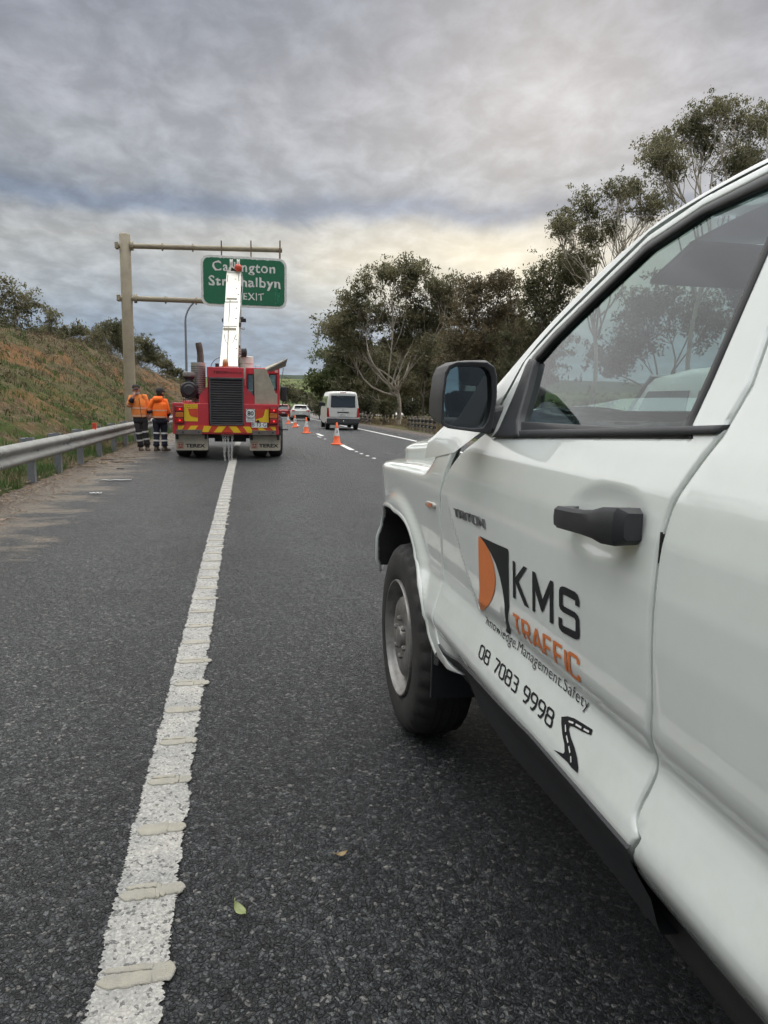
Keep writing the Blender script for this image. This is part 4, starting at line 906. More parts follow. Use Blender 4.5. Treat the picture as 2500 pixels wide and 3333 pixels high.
# --- wheels
def wheel(cy, nm='front'):
    x0 = .629; W = .245; w = thing_part = None
    prof_ = [(.020, .236), (.006, .246), (.001, .262), (-.002, .285), (-.002, .318), (.001, .342), (.007, .360), (.015, .374), (.030, .386), (.065, .391), (.118, .393), (.17, .391), (.205, .386), (.214, .374), (.220, .362), (.228, .33), (.235, .29), (.228, .24)]
    n = 160; mb = MB(); vs = []
    for a, r in prof_:
        for j in range(n):
            t_ = 2*pi*j/n; k = j % 5; rr = r; aa = a
            if .012 < a < .215:
                sh = a < .06 or a > .175
                ph = (j+(2 if a > .118 else 0)) % 5
                if sh and ph in (0, 1): rr -= .010
            if .010 < a < .02 and k == 0: aa += .005
            vs.append((x0+aa, cy+rr*cos(t_), WZ+rr*sin(t_)))
    k_ = len(prof_); fs = [(i*n+j, i*n+(j+1) % n, (i+1)*n+(j+1) % n, (i+1)*n+j) for i in range(k_-1) for j in range(n)]
    mb.add(vs, fs)
    tyre = obj('front_wheel' if nm == 'front' else 'rear_wheel', mb, RUBBER, pickup, smooth=40)
    gr_ = MB()
    for gx in (.075, .100, .136, .161): gr_.lathe([(gx-.004, .3925), (gx-.0035, .3940), (gx+.0035, .3940), (gx+.004, .3925)], (x0, cy, WZ), 'x', 96, cap=False)
    obj('tread_groove', gr_, DARK, tyre, fixn=False)
    lt = MB(); lt.lathe([(-.0006, .300), (-.0022, .303), (-.0022, .306), (-.0006, .309)], (x0, cy, WZ), 'x', 96, cap=False); lt.lathe([(.0035, .330), (.0020, .333), (.0055, .336)], (x0, cy, WZ), 'x', 96, cap=False); obj('sidewall_ring', lt, RUBBER, tyre, smooth=True, fixn=False)
    rim = MB(); rim.lathe([(.030, .236), (.004, .241), (-.004, .238), (-.004, .233), (.004, .228), (.018, .221), (.024, .212), (.050, .204), (.085, .199), (.105, .198), (.100, .190), (.070, .184), (.038, .176), (.020, .160), (.012, .130), (.014, .090), (.024, .065), (.026, .050), (.004, .044), (-.002, .034), (-.002, .0)], (x0, cy, WZ), 'x', 72, cap=False)
    rm = obj('rim', rim, STEELRIM, tyre, smooth=40)
    for j in range(6):
        a = 2*pi*j/6+.3; mb = MB(); cyl = (x0+.020, cy+.078*cos(a), WZ+.078*sin(a)); mb.lathe([(0, .012), (-.014, .0115), (-.019, .007), (-.020, 0)], cyl, 'x', 6); obj('wheel_nut', mb, STEELRIM, rm)
    mb = MB()
    for j in range(12):
        a = 2*pi*(j+.5)/12; c0 = (x0+.056, cy+.1645*cos(a), WZ+.1645*sin(a)); mb.lathe([(-.012, .0), (-.0118, .009), (.012, .010)], c0, 'x', 10)
    ho = obj('vent_hole', mb, DARK, rm)
    mb = MB(); a = radians(170); mb.tube([(x0+.05, cy+.205*cos(a), WZ+.205*sin(a)), (x0+.028, cy+.192*cos(a), WZ+.192*sin(a)), (x0+.018, cy+.178*cos(a), WZ+.178*sin(a))], .0045, 8); obj('valve', mb, BLACKP, rm)
    mirror = mirror_obj(tyre, TX, pickup)
    for ch in list(tyre.children):
        c = mirror_obj(ch, TX, mirror); c.parent = mirror
    return tyre
wheel(WY); wheel(WY-3.05, 'rear')
# --- badge, indicator, handle
ind = PX([(1388, 1633), (1396, 1630), (1417, 1637), (1420, 1656), (1407, 1655), (1390, 1648)])
panel('indicator_lamp', [smooth_poly(ind, 1)], M('clear_indicator_lens', (.55, .50, .45), .12, coat=.6), pickup, off=-.007, step=.006, edge=.004, skirt=.01, rings=(.002,))
ind2 = PX([(1397, 1636), (1411, 1640), (1412, 1651), (1398, 1648)]); panel('indicator_bulb', [ind2], M('orange_bulb', (.75, .22, .08), .3), pickup, off=-.0085, step=.01, edge=0, skirt=0)

# a small stroke alphabet, squarish with rounded corners; unit height 1
def rr_(pts): return pts
GL = {
 'T': (.62, [[(0, 1), (.62, 1)], [(.31, 1), (.31, 0)]]),
 'R': (.62, [[(0, 0), (0, 1), (.48, 1), (.6, .9), (.6, .6), (.48, .48), (0, .48)], [(.3, .48), (.6, 0)]]),
 'A': (.72, [[(0, 0), (.36, 1), (.72, 0)], [(.12, .30), (.60, .30)]]),
 'F': (.55, [[(0, 0), (0, 1), (.55, 1)], [(0, .50), (.46, .50)]]),
 'I': (.0, [[(0, 0), (0, 1)]]),
 'C': (.60, [[(.6, .74), (.6, .9), (.5, 1), (.1, 1), (0, .9), (0, .1), (.1, 0), (.5, 0), (.6, .1), (.6, .26)]]),
 'O': (.62, [[(.1, 0), (.52, 0), (.62, .1), (.62, .9), (.52, 1), (.1, 1), (0, .9), (0, .1), (.1, 0)]]),
 'N': (.62, [[(0, 0), (0, 1), (.62, 0), (.62, 1)]]),
 '0': (.56, [[(.12, 0), (.44, 0), (.56, .12), (.56, .88), (.44, 1), (.12, 1), (0, .88), (0, .12), (.12, 0)]]),
 '8': (.58, [[(.12, .54), (.02, .64), (.02, .9), (.12, 1), (.46, 1), (.56, .9), (.56, .64), (.46, .54), (.12, .54), (0, .43), (0, .1), (.12, 0), (.46, 0), (.58, .1), (.58, .43), (.46, .54)]]),
 '7': (.54, [[(0, 1), (.54, 1), (.54, .88), (.2, 0)]]),
 '3': (.54, [[(0, 1), (.44, 1), (.54, .9), (.54, .64), (.44, .53), (.12, .53)], [(.44, .53), (.54, .42), (.54, .1), (.44, 0), (0, 0)]]),
 '9': (.56, [[(.1, 0), (.34, .0), (.52, .30), (.56, .5), (.56, .88), (.44, 1), (.12, 1), (0, .88), (0, .6), (.12, .48), (.56, .48)]]),
 ' ': (.32, [])}
def ribbon(pts, w):
    """polyline to quads plus joints; returns small convex polygons"""
    out = []; h = w/2
    for a, b_ in zip(pts[:-1], pts[1:]):
        a = np.array(a, float); b_ = np.array(b_, float); d = b_-a; d /= np.linalg.norm(d)+1e-9; n = np.array([-d[1], d[0]])
        out.append([tuple(a+n*h), tuple(a-n*h), tuple(b_-n*h), tuple(b_+n*h)])
    for p in pts[1:-1]: out.append([(p[0]+h*cos(t), p[1]+h*sin(t)) for t in np.linspace(0, 2*pi, 9)[:-1]])
    return out
def union_mesh(convex):
    """triangles covering the union of the convex pieces, without overlaps"""
    vs = []; es = []
    for p in convex:
        b_ = len(vs); vs += [Vector(q) for q in p]; n = len(p); es += [(b_+i, b_+(i+1) % n) for i in range(n)]
    vo, _, fo, *_r = delaunay_2d_cdt(vs, es, [], 0, 1e-6)
    V = np.array([tuple(v) for v in vo]); Fc = np.array([f for f in fo if len(f) == 3]); cen = V[Fc].mean(1); k = np.zeros(len(cen), bool)
    for p in convex: k |= pip(cen, p)
    return V, Fc[k]
def stroke_text(s, w, sp_=.26):
    x = 0; conv = []
    for ch in s:
        wd, lines = GL[ch]
        for l in lines: conv += ribbon([(x+a, b_) for a, b_ in l], w)
        x += wd+sp_
    return conv, x-sp_
def split_long(V, Fc, L):
    V = [tuple(v) for v in V]; tris = []
    for f in Fc:
        f = list(f)
        for i in range(1, len(f)-1): tris.append((f[0], f[i], f[i+1]))
    mid = {}
    def m_(a, b_):
        k = (min(a, b_), max(a, b_))
        if k not in mid: mid[k] = len(V); V.append(((V[a][0]+V[b_][0])/2, (V[a][1]+V[b_][1])/2))
        return mid[k]
    ln = lambda a, b_: math.hypot(V[a][0]-V[b_][0], V[a][1]-V[b_][1])
    done = []
    while tris:
        a, b_, c_ = tris.pop(); l = [(ln(a, b_), 0), (ln(b_, c_), 1), (ln(c_, a), 2)]; mx, w = max(l)
        if mx < L: done.append((a, b_, c_)); continue
        if w == 0: q = m_(a, b_); tris += [(a, q, c_), (q, b_, c_)]
        elif w == 1: q = m_(b_, c_); tris += [(a, b_, q), (a, q, c_)]
        else: q = m_(c_, a); tris += [(a, b_, q), (q, b_, c_)]
    return np.array(V), done
def decal(name, V, Fc, mat, off=-.0016, parent=pickup, mapf=None, depth=0.0):
    q, fl = split_long(mapf(V), Fc, .014); vs = np.stack([S(q[:, 0], q[:, 1])+off, q[:, 0], q[:, 1]], 1).tolist(); mb = MB(); mb.add(vs, [tuple(f)[::-1] for f in fl])
    o = obj(name, mb, mat, parent, fixn=False)
    if depth: so = o.modifiers.new('thick', 'SOLIDIFY'); so.thickness = depth; so.offset = 0
    return o
def fit(pa, pb, pc, W):
    """map text space (0..W along, 0..1 up) onto the side: pa baseline start, pb baseline end, pc top of start"""
    pa, pb, pc = map(np.array, (pa, pb, pc))
    return lambda V: pa+np.outer(V[:, 0]/W, pb-pa)+np.outer(V[:, 1], pc-pa)
U_ = lambda *p: unpS(*p)
# KMS and the emblem, drawn on the door in its own plane
def poly_decal(name, pixels, mat, smooth=0, split=None):
    pts = [U_(a, b_) for a, b_ in pixels]
    if smooth: pts = smooth_poly(pts, smooth)
    V, Fc, _ = cdt([pts], .02); return decal(name, V, Fc, mat, mapf=lambda v: v)
k5 = .3014
Z6 = lambda pts: [(1500+a*k5, 1650+b_*k5) for a, b_ in pts]
poly_decal('orange_half_disc', Z6([(196, 318), (222, 335), (262, 385), (300, 455), (335, 540), (362, 640), (376, 740), (378, 830), (366, 920), (338, 1000), (300, 1065), (262, 1105), (226, 1122), (214, 1090), (208, 900), (200, 700), (196, 500)]), PRINTO)
poly_decal('black_sweep', Z6([(203, 310), (260, 340), (380, 396), (500, 448), (516, 460), (521, 485), (522, 800), (526, 1080), (540, 1376), (514, 1360), (490, 1338), (488, 1200), (478, 1050), (458, 900), (428, 760), (385, 620), (330, 500), (262, 385)]), PRINT)
poly_decal('letter_k', Z6([(566, 578), (592, 594), (594, 762), (684, 638), (722, 660), (628, 800), (746, 1096), (692, 1060), (596, 818), (597, 994), (570, 978)]), PRINT)
poly_decal('letter_m', Z6([(778, 690), (812, 708), (888, 1000), (972, 790), (1004, 806), (1005, 1264), (966, 1246), (966, 940), (898, 1120), (884, 1138), (870, 1108), (808, 900), (808, 1138), (780, 1122)]), PRINT)
poly_decal('letter_s', Z6([(1286, 1082), (1243, 1060), (1243, 1010), (1106, 940), (1106, 1052), (1120, 1072), (1240, 1136), (1270, 1170), (1286, 1215), (1290, 1390), (1282, 1424), (1258, 1432), (1225, 1420), (1100, 1350), (1070, 1310), (1062, 1270), (1062, 1184), (1101, 1204), (1101, 1262), (1112, 1280), (1246, 1344), (1246, 1222), (1232, 1200), (1110, 1136), (1082, 1106), (1068, 1066), (1068, 900), (1078, 868), (1102, 856), (1130, 862), (1240, 916), (1270, 950), (1286, 1010)]), PRINT)
k8 = .5425
Z8 = lambda a, b_: (1200+a*k8, 1500+b_*k8)
cv, W_ = stroke_text('TRAFFIC', .17, .24); V, Fc = union_mesh(cv)
decal('traffic_lettering', V, Fc, PRINTO, mapf=fit(U_(*Z8(890, 1028)), U_(*Z8(1270, 1322)), U_(*Z8(868, 918)), W_))
ph0, ph1, ph2 = U_(*Z8(662, 1172)), U_(*Z8(1096, 1600)), U_(*Z8(680, 1102))
allw = stroke_text('08 7083 9998', .15, .23)[1]; cur = 0.0
for word in ('08', '7083', '9998'):
    cv, w_ = stroke_text(word, .15, .23); V, Fc = union_mesh(cv); V = V+np.array([cur, 0]); decal('phone_digits', V, Fc, PRINT, mapf=fit(ph0, ph1, ph2, allw)); cur += w_+.23*2+.32
v, f = fnt('Knowledge.Management.Safety', 1.0, -.006, 'LEFT', 1.06); a = np.array(v)[:, :2]; W_ = a[:, 0].max()-a[:, 0].min(); a[:, 0] -= a[:, 0].min(); a[:, 1] /= .71
tg0, tg1 = U_(*Z8(706, 975)), U_(*Z8(1322, 1500)); print('tagline', tg0, tg1)
decal('tagline', a, f, PRINT, off=-.0022, mapf=fit(tg0, tg1, (tg0[0]+.002, tg0[1]+.024), W_))
road_ = [(1160, 1535), (1200, 1532), (1240, 1545), (1290, 1575), (1348, 1612), (1338, 1645), (1290, 1625), (1240, 1598), (1212, 1588), (1206, 1610), (1218, 1660), (1240, 1720), (1256, 1780), (1262, 1840), (1258, 1874), (1222, 1840), (1196, 1806), (1156, 1770), (1114, 1733), (1172, 1756), (1180, 1745), (1178, 1700), (1166, 1640), (1160, 1580)]
poly_decal('road_emblem', [Z8(a_, b2) for a_, b2 in road_], PRINT)
for a_, b2 in (((1188, 1582), (1190, 1625)), ((1194, 1648), (1204, 1690)), ((1208, 1712), (1216, 1750)), ((1220, 1772), (1222, 1808)), ((1208, 1562), (1236, 1572)), ((1250, 1580), (1284, 1600)), ((1298, 1608), (1330, 1625))):
    c0 = np.array(U_(*Z8(*a_))); c1_ = np.array(U_(*Z8(*b2))); mbq = ribbon([c0, c1_], .0035)[0]
    V, Fc, _ = cdt([mbq], .02); decal('road_emblem_dash', V, Fc, PRINTW, off=-.0028, mapf=lambda v: v)
cv, W_ = stroke_text('TRITON', .20, .20); V, Fc = union_mesh(cv)
k6 = .4822; Z6b = lambda a_, b2: (1200+a_*k6, 1100+b2*k6)
decal('badge', V, Fc, M('worn_badge_metal', (.15, .15, .155), .42, .5), off=-.003, depth=.003, mapf=fit(U_(*Z6b(588, 1203)), U_(*Z6b(788, 1280)), U_(*Z6b(582, 1152)), W_))
# door handle: swept bar with its two feet
hs = [(1.238, 1.153, .013, -.026), (1.234, 1.154, .0185, -.037), (1.218, 1.155, .0205, -.043), (1.175, 1.158, .0205, -.046), (1.12, 1.162, .0210, -.047), (1.075, 1.166, .0240, -.048), (1.045, 1.169, .0300, -.047), (1.012, 1.172, .0310, -.040), (1.001, 1.173, .022, -.026)]
rows = []
for y_, z_, hh, ox in hs:
    x0 = .613+ox; xi = x0+.018
    if y_ < 1.08: xi = .618
    if y_ > 1.215: xi = .618
    rows.append([(x0+.006, y_, z_+hh), (x0, y_, z_+hh*.72), (x0-.001, y_, z_), (x0, y_, z_-hh*.72), (x0+.006, y_, z_-hh), (xi, y_, z_-hh*.96), (xi, y_, z_+hh*.96), (x0+.006, y_, z_+hh)])
mb = MB(); mb.grid(rows); mb.add([r for r in rows[0][:7]], [tuple(range(7))]); mb.add([r for r in rows[-1][:7]], [tuple(range(7))]); o = obj('door_handle', mb, BLACKP, pickup, smooth=40); mirror_obj(o, TX, pickup)
mb = MB(); cg = U_(2133, 1785); mb.box((float(S(*cg))+.004, cg[0]-.0055, cg[1]-.022), (float(S(*cg))+.03, cg[0]-.0005, cg[1]+.026)); obj('door_latch', mb, DARK, pickup)
# --- mirror
MY = 1.80
gls = [(507, 560), (512, 400), (530, 260), (552, 214), (590, 194), (700, 192), (775, 198), (808, 222), (826, 270), (830, 400), (822, 480), (800, 560), (766, 606), (700, 608), (590, 598), (530, 582)]
rimo = [(492, 585), (498, 400), (518, 232), (545, 182), (600, 160), (700, 157), (800, 162), (852, 195), (868, 258), (866, 400), (852, 500), (835, 600), (815, 648), (760, 640), (640, 625), (540, 612)]
back = [(405, 505), (412, 400), (430, 262), (455, 205), (520, 168), (640, 152), (790, 150), (845, 190), (862, 255), (862, 400), (850, 500), (840, 600), (800, 640), (700, 630), (560, 605), (440, 560)]
def mp_ring(pts, Yv, tilt=.30):
    out = []
    for a_, b2 in pts:
        p_ = onY(*Z6b(a_, b2), Yv); yv = Yv+(p_[0]-.56)*tilt; out.append(tuple(onY(*Z6b(a_, b2), yv)))
    return out
r_gl = mp_ring(gls, MY-.03, .22); r_g2 = mp_ring(gls, MY-.042, .22); r_ri = mp_ring(rimo, MY-.045, .22); r_bk = mp_ring(back, MY+.05, .15)
cen = np.mean(r_bk, 0)+np.array([.03, .0, 0]); r_b2 = [tuple(cen+(np.array(p)-cen)*.86+np.array([0.0, .045, 0])) for p in r_bk]; r_b3 = [tuple(cen+(np.array(p)-cen)*.45+np.array([.0, .075, 0])) for p in r_bk]
mirror_t = MB(); mirror_t.grid([rg+[rg[0]] for rg in (r_gl, r_g2, r_ri, r_bk, r_b2, r_b3)]); mirror_t.add(r_b3, [tuple(range(len(r_b3)))])
o = obj('side_mirror', mirror_t, BLACKP, pickup, smooth=32)
bvm = o.modifiers.new('bevel', 'BEVEL'); bvm.width = .006; bvm.segments = 3; bvm.limit_method = 'ANGLE'; bvm.angle_limit = radians(28)
mc = mirror_obj(o, TX, pickup)
def mglass(par, flip=False):
    mb = MB(); pts = [(2*TX-p[0], p[1]-.0, p[2]) if flip else p for p in r_gl]
    mb.add([(p[0], p[1]+.001, p[2]) for p in pts], [tuple(range(len(pts)))]); return obj('mirror_glass', mb, MIRR, par, fixn=False)
mglass(o); mglass(mc, True)
ax0 = onY(*Z6b(860, 560), MY)
mb = MB(); mb.hexa([(ax0[0]-.05, MY-.02, 1.285), (ax0[0]+.10, MY-.03, 1.283), (ax0[0]+.10, MY+.09, 1.283), (ax0[0]-.05, MY+.06, 1.285)], [(ax0[0]-.04, MY-.01, 1.345), (ax0[0]+.07, MY-.01, 1.37), (ax0[0]+.07, MY+.05, 1.37), (ax0[0]-.04, MY+.05, 1.345)])
o = obj('mirror_arm', mb, BLACKP, pickup, bev=.012); mirror_obj(o, TX, pickup)
# --- cabin seen through the glass
mb = MB(); rows = []
for x_ in np.linspace(.74, 2*TX-.74, 22):
    hump = .045*math.exp(-((x_-1.93)/.19)**2)
    rows.append([(x_, 2.12, 1.20+hump*.3), (x_, 1.95, 1.235+hump*.7), (x_, 1.80, 1.245+hump), (x_, 1.70, 1.225+hump), (x_, 1.66, 1.15), (x_, 1.68, 1.0), (x_, 1.74, .8)])
mb.grid(rows); obj('dashboard', mb, TRIMG, pickup, smooth=50, fixn=False)
mb = MB()
ctr = Vector((1.93, 1.52, 1.185)); tl = radians(24)
ring = [ctr+Vector((.185*cos(a), .185*sin(a)*sin(tl), .185*sin(a)*cos(tl))) for a in np.linspace(0, 2*pi, 41)]
mb.tube(ring, .0155, 10, cap=False); mb.tube([ctr+Vector((-.18, 0, 0)), ctr+Vector((0, .02, -.01)), ctr+Vector((.18, 0, 0))], .016, 8); mb.tube([ctr, ctr+Vector((0, -.08, -.16))], .016, 8); mb.lathe([(-.02, .0), (-.02, .06), (.03, .065)], tuple(ctr), 'y', 20)
obj('steering_wheel', mb, TRIMG, pickup, smooth=50)
def seat(xc):
    mb = MB()
    mb.hexa([(xc-.24, .42, .98), (xc+.24, .42, .98), (xc+.23, .28, 1.42), (xc-.23, .28, 1.42)], [(xc-.24, .56, .95), (xc+.24, .56, .95), (xc+.21, .38, 1.43), (xc-.21, .38, 1.43)])
    mb.box((xc-.25, .5, .8), (xc+.25, 1.05, .96)); o = obj('seat', mb, SEATC, pickup, bev=.04)
    mb = MB(); mb.hexa([(xc-.12, .27, 1.46), (xc+.12, .27, 1.46), (xc+.11, .25, 1.62), (xc-.11, .25, 1.62)], [(xc-.13, .36, 1.45), (xc+.13, .36, 1.45), (xc+.11, .32, 1.63), (xc-.11, .32, 1.63)]); obj('headrest', mb, SEATC, o, bev=.03)
seat(1.13); seat(1.92)
for s_ in (1, -1):
    xi = .70 if s_ == 1 else 2*TX-.70
    mb = MB(); mb.add([(xi, -.3, .6), (xi, 2.1, .6), (xi-.0*s_, 2.1, 1.22), (xi+.0*s_, -.3, 1.26)], [(0, 1, 2, 3)]); obj('door_card', mb, TRIMG, pickup, fixn=False)
mb = MB(); mb.box((.72, -.3, .56), (2*TX-.72, 2.1, .60)); obj('cabin_floor', mb, TRIMG, pickup)
mb = MB(); mb.hexa([(1.42, 1.45, 1.60), (1.64, 1.45, 1.60), (1.64, 1.47, 1.66), (1.42, 1.47, 1.66)], [(1.42, 1.48, 1.595), (1.64, 1.48, 1.595), (1.64, 1.50, 1.655), (1.42, 1.50, 1.655)]); mb.tube([(1.53, 1.48, 1.65), (1.53, 1.50, 1.70)], .01); obj('interior_mirror', mb, TRIMG, pickup)
mb = MB(); mb.add([(1.80, 1.62, 1.295), (1.92, 1.62, 1.295), (1.97, 1.72, 1.40), (1.88, 1.72, 1.40)], [(0, 1, 2, 3)]); so = obj('yellow_folder', mb, M('yellow_card', (.6, .62, .12), .6), pickup); s2 = so.modifiers.new('thick', 'SOLIDIFY'); s2.thickness = .01
for xv in (1.05, 1.98):
    mb = MB(); mb.hexa([(xv-.2, 1.28, 1.665), (xv+.2, 1.28, 1.665), (xv+.2, 1.42, 1.615), (xv-.2, 1.42, 1.615)], [(xv-.2, 1.28, 1.68), (xv+.2, 1.28, 1.68), (xv+.2, 1.425, 1.628), (xv-.2, 1.425, 1.628)]); obj('sun_visor', mb, M('grey_visor', (.40, .41, .40), .8), pickup, bev=.006)
# ------------------------------------------------------------------ red mobile crane
CY0 = 16.35                                    # plane of its tail
crane = thing('mobile_crane', 'red pick and carry crane with white boom raised against the green sign', 'crane', (-.25, 18.5, 0))
def cz(a, b_, Yv=CY0): p = onY(520+.2773*a, 1130+.2773*b_, Yv); return (float(p[0]), Yv, float(p[2]))
def sgz(a, b_, Yv): p = onY(600+.229*a, 780+.229*b_, Yv); return (float(p[0]), Yv, float(p[2]))
def cpoly(pts, Yv, d, mat, name, parent=crane, bev=0.0):
    mb = MB(); mb.prism([cz(a, b_, Yv) for a, b_ in pts], (0, d, 0)); return obj(name, mb, mat, parent, bev=bev)
def crect(a0, b0, a1, b1, Yv, d, mat, name, parent=crane, bev=0.0):
    x0 = cz(a0, (b0+b1)/2, Yv)[0]; x1 = cz(a1, (b0+b1)/2, Yv)[0]; z1 = cz((a0+a1)/2, b0, Yv)[2]; z0 = cz((a0+a1)/2, b1, Yv)[2]
    mb = MB(); mb.box((x0, Yv, z0), (x1, Yv+d, z1)); return obj(name, mb, mat, parent, bev=bev)
XL, XR = cz(152, 900)[0], cz(1395, 900)[0]
ztop = cz(900, 665)[2]; zbot = cz(900, 1025)[2]
mb = MB(); g0, g1 = cz(578, 800)[0], cz(985, 800)[0]; gzb = cz(780, 912)[2]
mb.box((XL, CY0, zbot), (g0, CY0+.9, ztop)); mb.box((g1, CY0, zbot), (XR, CY0+.9, ztop)); mb.box((g0, CY0, zbot), (g1, CY0+.9, gzb))
tail = obj('tail_body', mb, RED, crane, bev=.012)
mb = MB(); mb.box((XL+.02, CY0+.9, .62), (XR-.02, CY0+5.6, 1.05)); mb.box((XL+.04, CY0+2.2, 1.05), (-.55, CY0+5.2, 1.30)); obj('chassis', mb, RED, crane, bev=.02)
mb = MB(); mb.box((XL+.35, CY0+.25, .48), (XR-.35, CY0+5.4, .86)); mb.box((-.6, CY0+.3, .40), (.1, CY0+1.5, .6)); obj('underbody', mb, DARK, crane)
# rear lamps
for a0, a1, nm in ((175, 285, 'l'), (1285, 1388, 'r')):
    b0 = 690 if nm == 'l' else 708; h = (895-690) if nm == 'l' else (907-708)
    hs_ = crect(a0, b0, a1, b0+h, CY0-.055, .052, DARK, 'lamp_housing', bev=.006)
    for k in range(3):
        q0 = b0+6+k*(h-6)/3; lens = crect(a0+7, q0, a1-7, q0+(h-6)/3-7, CY0-.075, .022, (REDLENS, AMBER, REDLENS)[k], 'tail_lamp' if k != 1 else 'indicator_lamp', hs_, bev=.008)
        if k != 1:
            mc_ = (a0+a1)/2+4; qm = q0+(h-6)/6-2; crect(mc_-9, qm-8, mc_+9, qm+6, CY0-.0785, .004, REDLIT, 'lit_bulb', hs_, bev=.001)
# marker panels
crect(286, 668, 446, 870, CY0-.006, .004, YELLOW, 'yellow_marker')
cpoly([(330, 722), (444, 722), (446, 828), (372, 812), (350, 790)], CY0-.011, .004, REDREF, 'red_marker')
cpoly([(1238, 730), (1278, 732), (1280, 884), (1128, 872), (1128, 846), (1205, 826), (1222, 800)], CY0-.006, .004, YELLOW, 'yellow_marker')
cpoly([(1122, 730), (1232, 730), (1218, 795), (1200, 822), (1126, 842)], CY0-.006, .004, REDREF, 'red_marker')
mb = MB()
for t_, b0, b1 in (('DO NOT OVERTAKE', 677, 692), ('TURNING VEHICLE', 700, 716)):
    p0, p1 = cz(300, b0, CY0-.012), cz(436, b1, CY0-.012); flat_text(mb, t_, (p0[0]+p1[0])/2, CY0-.012, (p0[2]+p1[2])/2, p1[0]-p0[0], p0[2]-p1[2])
o = obj('warning_lettering', mb, M('faded_black_print', (.22, .15, .02), .6), crane, fixn=False); o['kind'] = 'stuff'
# chevron bar
cb = crect(210, 918, 1364, 1000, CY0-.012, .010, REDREF, 'chevron_bar')
for pts in ([(213, 922), (290, 922), (262, 966), (213, 966)], [(365, 922), (452, 922), (418, 966), (328, 970)], [(520, 925), (612, 926), (570, 998), (496, 996)], [(690, 928), (780, 929), (722, 1001), (632, 1000)],
            [(812, 930), (900, 931), (958, 1003), (868, 1002)], [(975, 932), (1060, 933), (1088, 978), (1086, 1005), (1030, 1005)], [(1150, 948), (1212, 948), (1250, 980), (1166, 978)], [(1288, 934), (1352, 935), (1363, 948), (1363, 978), (1335, 978)]):
    mb = MB(); mb.prism([cz(a, b_, CY0-.017) for a, b_ in pts], (0, .004, 0)); obj('chevron', mb, YELLOW, cb)
for a0, a1, b0, b1 in ((195, 497, 968, 1026), (1085, 1366, 978, 1034)):
    pl_ = crect(a0, b0, a1, b1, CY0-.035, .03, M('bare_steel_plate', (.16, .14, .125), .55, .5, var=.25, vs=8), 'rear_step_plate', bev=.004)
    for a in (a0+80, a1-38):
        p = cz(a, (b0+b1)/2, CY0-.036); mb = MB(); mb.lathe([(0, .018), (-.01, .018), (-.01, 0)], p, 'y', 12); obj('bolt', mb, DARK, pl_)
# signs and plate
sg = crect(1013, 728, 1118, 880, CY0-.008, .006, PLATEW, 'speed_sign')
mb = MB(); c0 = cz(1066, 777, CY0-.0105); ringp = [(c0[0]+.108*cos(a), CY0-.0105, c0[2]+.108*sin(a)) for a in np.linspace(0, 2*pi, 33)]
mb.tube(ringp, .0045, 4, cap=False); flat_text(mb, '80', c0[0], CY0-.011, c0[2], .135, .10, .02); obj('speed_number', mb, PRINT, sg, fixn=False)
mb = MB()
for t_, b_ in (('VEHICLE', 826), ('SPEED', 846), ('LIMITED', 866)):
    p = cz(1066, b_, CY0-.011); flat_text(mb, t_, p[0], CY0-.011, p[2], .19 if t_ != 'SPEED' else .15, .036)
o = obj('sign_lettering', mb, M('grey_print', (.25, .25, .26), .6), sg, fixn=False); o['kind'] = 'stuff'
pl_ = crect(1080, 886, 1262, 945, CY0-.024, .006, PLATEW, 'number_plate', bev=.002)
mb = MB(); p = cz(1171, 910, CY0-.026); flat_text(mb, 'SB 13\u00b7GB', p[0], CY0-.026, p[2], .44, .085, .0); obj('plate_number', mb, PRINT, pl_, fixn=False)
mb = MB(); p = cz(1152, 872, CY0-.03); mb.lathe([(.0, .034), (-.02, .034), (-.02, 0)], p, 'y', 14); obj('plate_lamp', mb, DARK, crane)
# engine hood and grille
zh0 = cz(780, 235, CY0+.12)[2]; hx0, hx1 = cz(558, 500, CY0+.12)[0], cz(990, 500, CY0+.12)[0]
mb = MB(); gz1 = cz(780, 362, CY0+.12)[2]
mb.box((hx0, CY0+.12, gz1), (hx1, CY0+1.3, zh0)); mb.box((hx0, CY0+.12, ztop-.05), (g0, CY0+1.3, gz1)); mb.box((g1, CY0+.12, ztop-.05), (hx1+.02, CY0+1.3, gz1)); mb.box((hx0+.05, CY0+1.0, ztop-.05), (hx1-.05, CY0+1.3, gz1))
obj('engine_hood', mb, RED, crane, bev=.012)
mb = MB(); p0, p1 = cz(640, 292, CY0+.115), cz(960, 292, CY0+.115)
flat_text(mb, 'TEREX', cz(706, 292, CY0+.115)[0], CY0+.115, p0[2], .30, .058, .03); flat_text(mb, 'FRANNA', cz(870, 296, CY0+.115)[0], CY0+.115, p0[2]-.003, .37, .05, .01)
o = obj('hood_lettering', mb, M('worn_dark_red_print', (.14, .015, .018), .5), crane, fixn=False); o['kind'] = 'stuff'
ramp_l = cpoly([(460, 572), (552, 465), (560, 465), (580, 658), (464, 656)], CY0+.13, .9, RED, 'hood_flank'); cpoly([(988, 455), (998, 458), (1110, 580), (1112, 668), (990, 664)], CY0+.13, .9, RED, 'hood_flank')
crect(582, 364, 984, 915, CY0+.30, .05, DARK, 'radiator')
gf_ = MB()
for pts in ([(576, 356), (596, 356), (604, 915), (588, 918)], [(966, 362), (984, 362), (992, 915), (972, 915)], [(576, 354), (984, 360), (984, 376), (576, 370)], [(588, 900), (992, 902), (992, 918), (588, 918)]):
    gf_.prism([cz(a, b_, CY0-.03) for a, b_ in pts], (0, .10, 0))
GRIL = M('grey_grille_paint', (.085, .085, .09), .5, .3, var=.15, dirt=((.16, .12, .09), 6.0, .4))
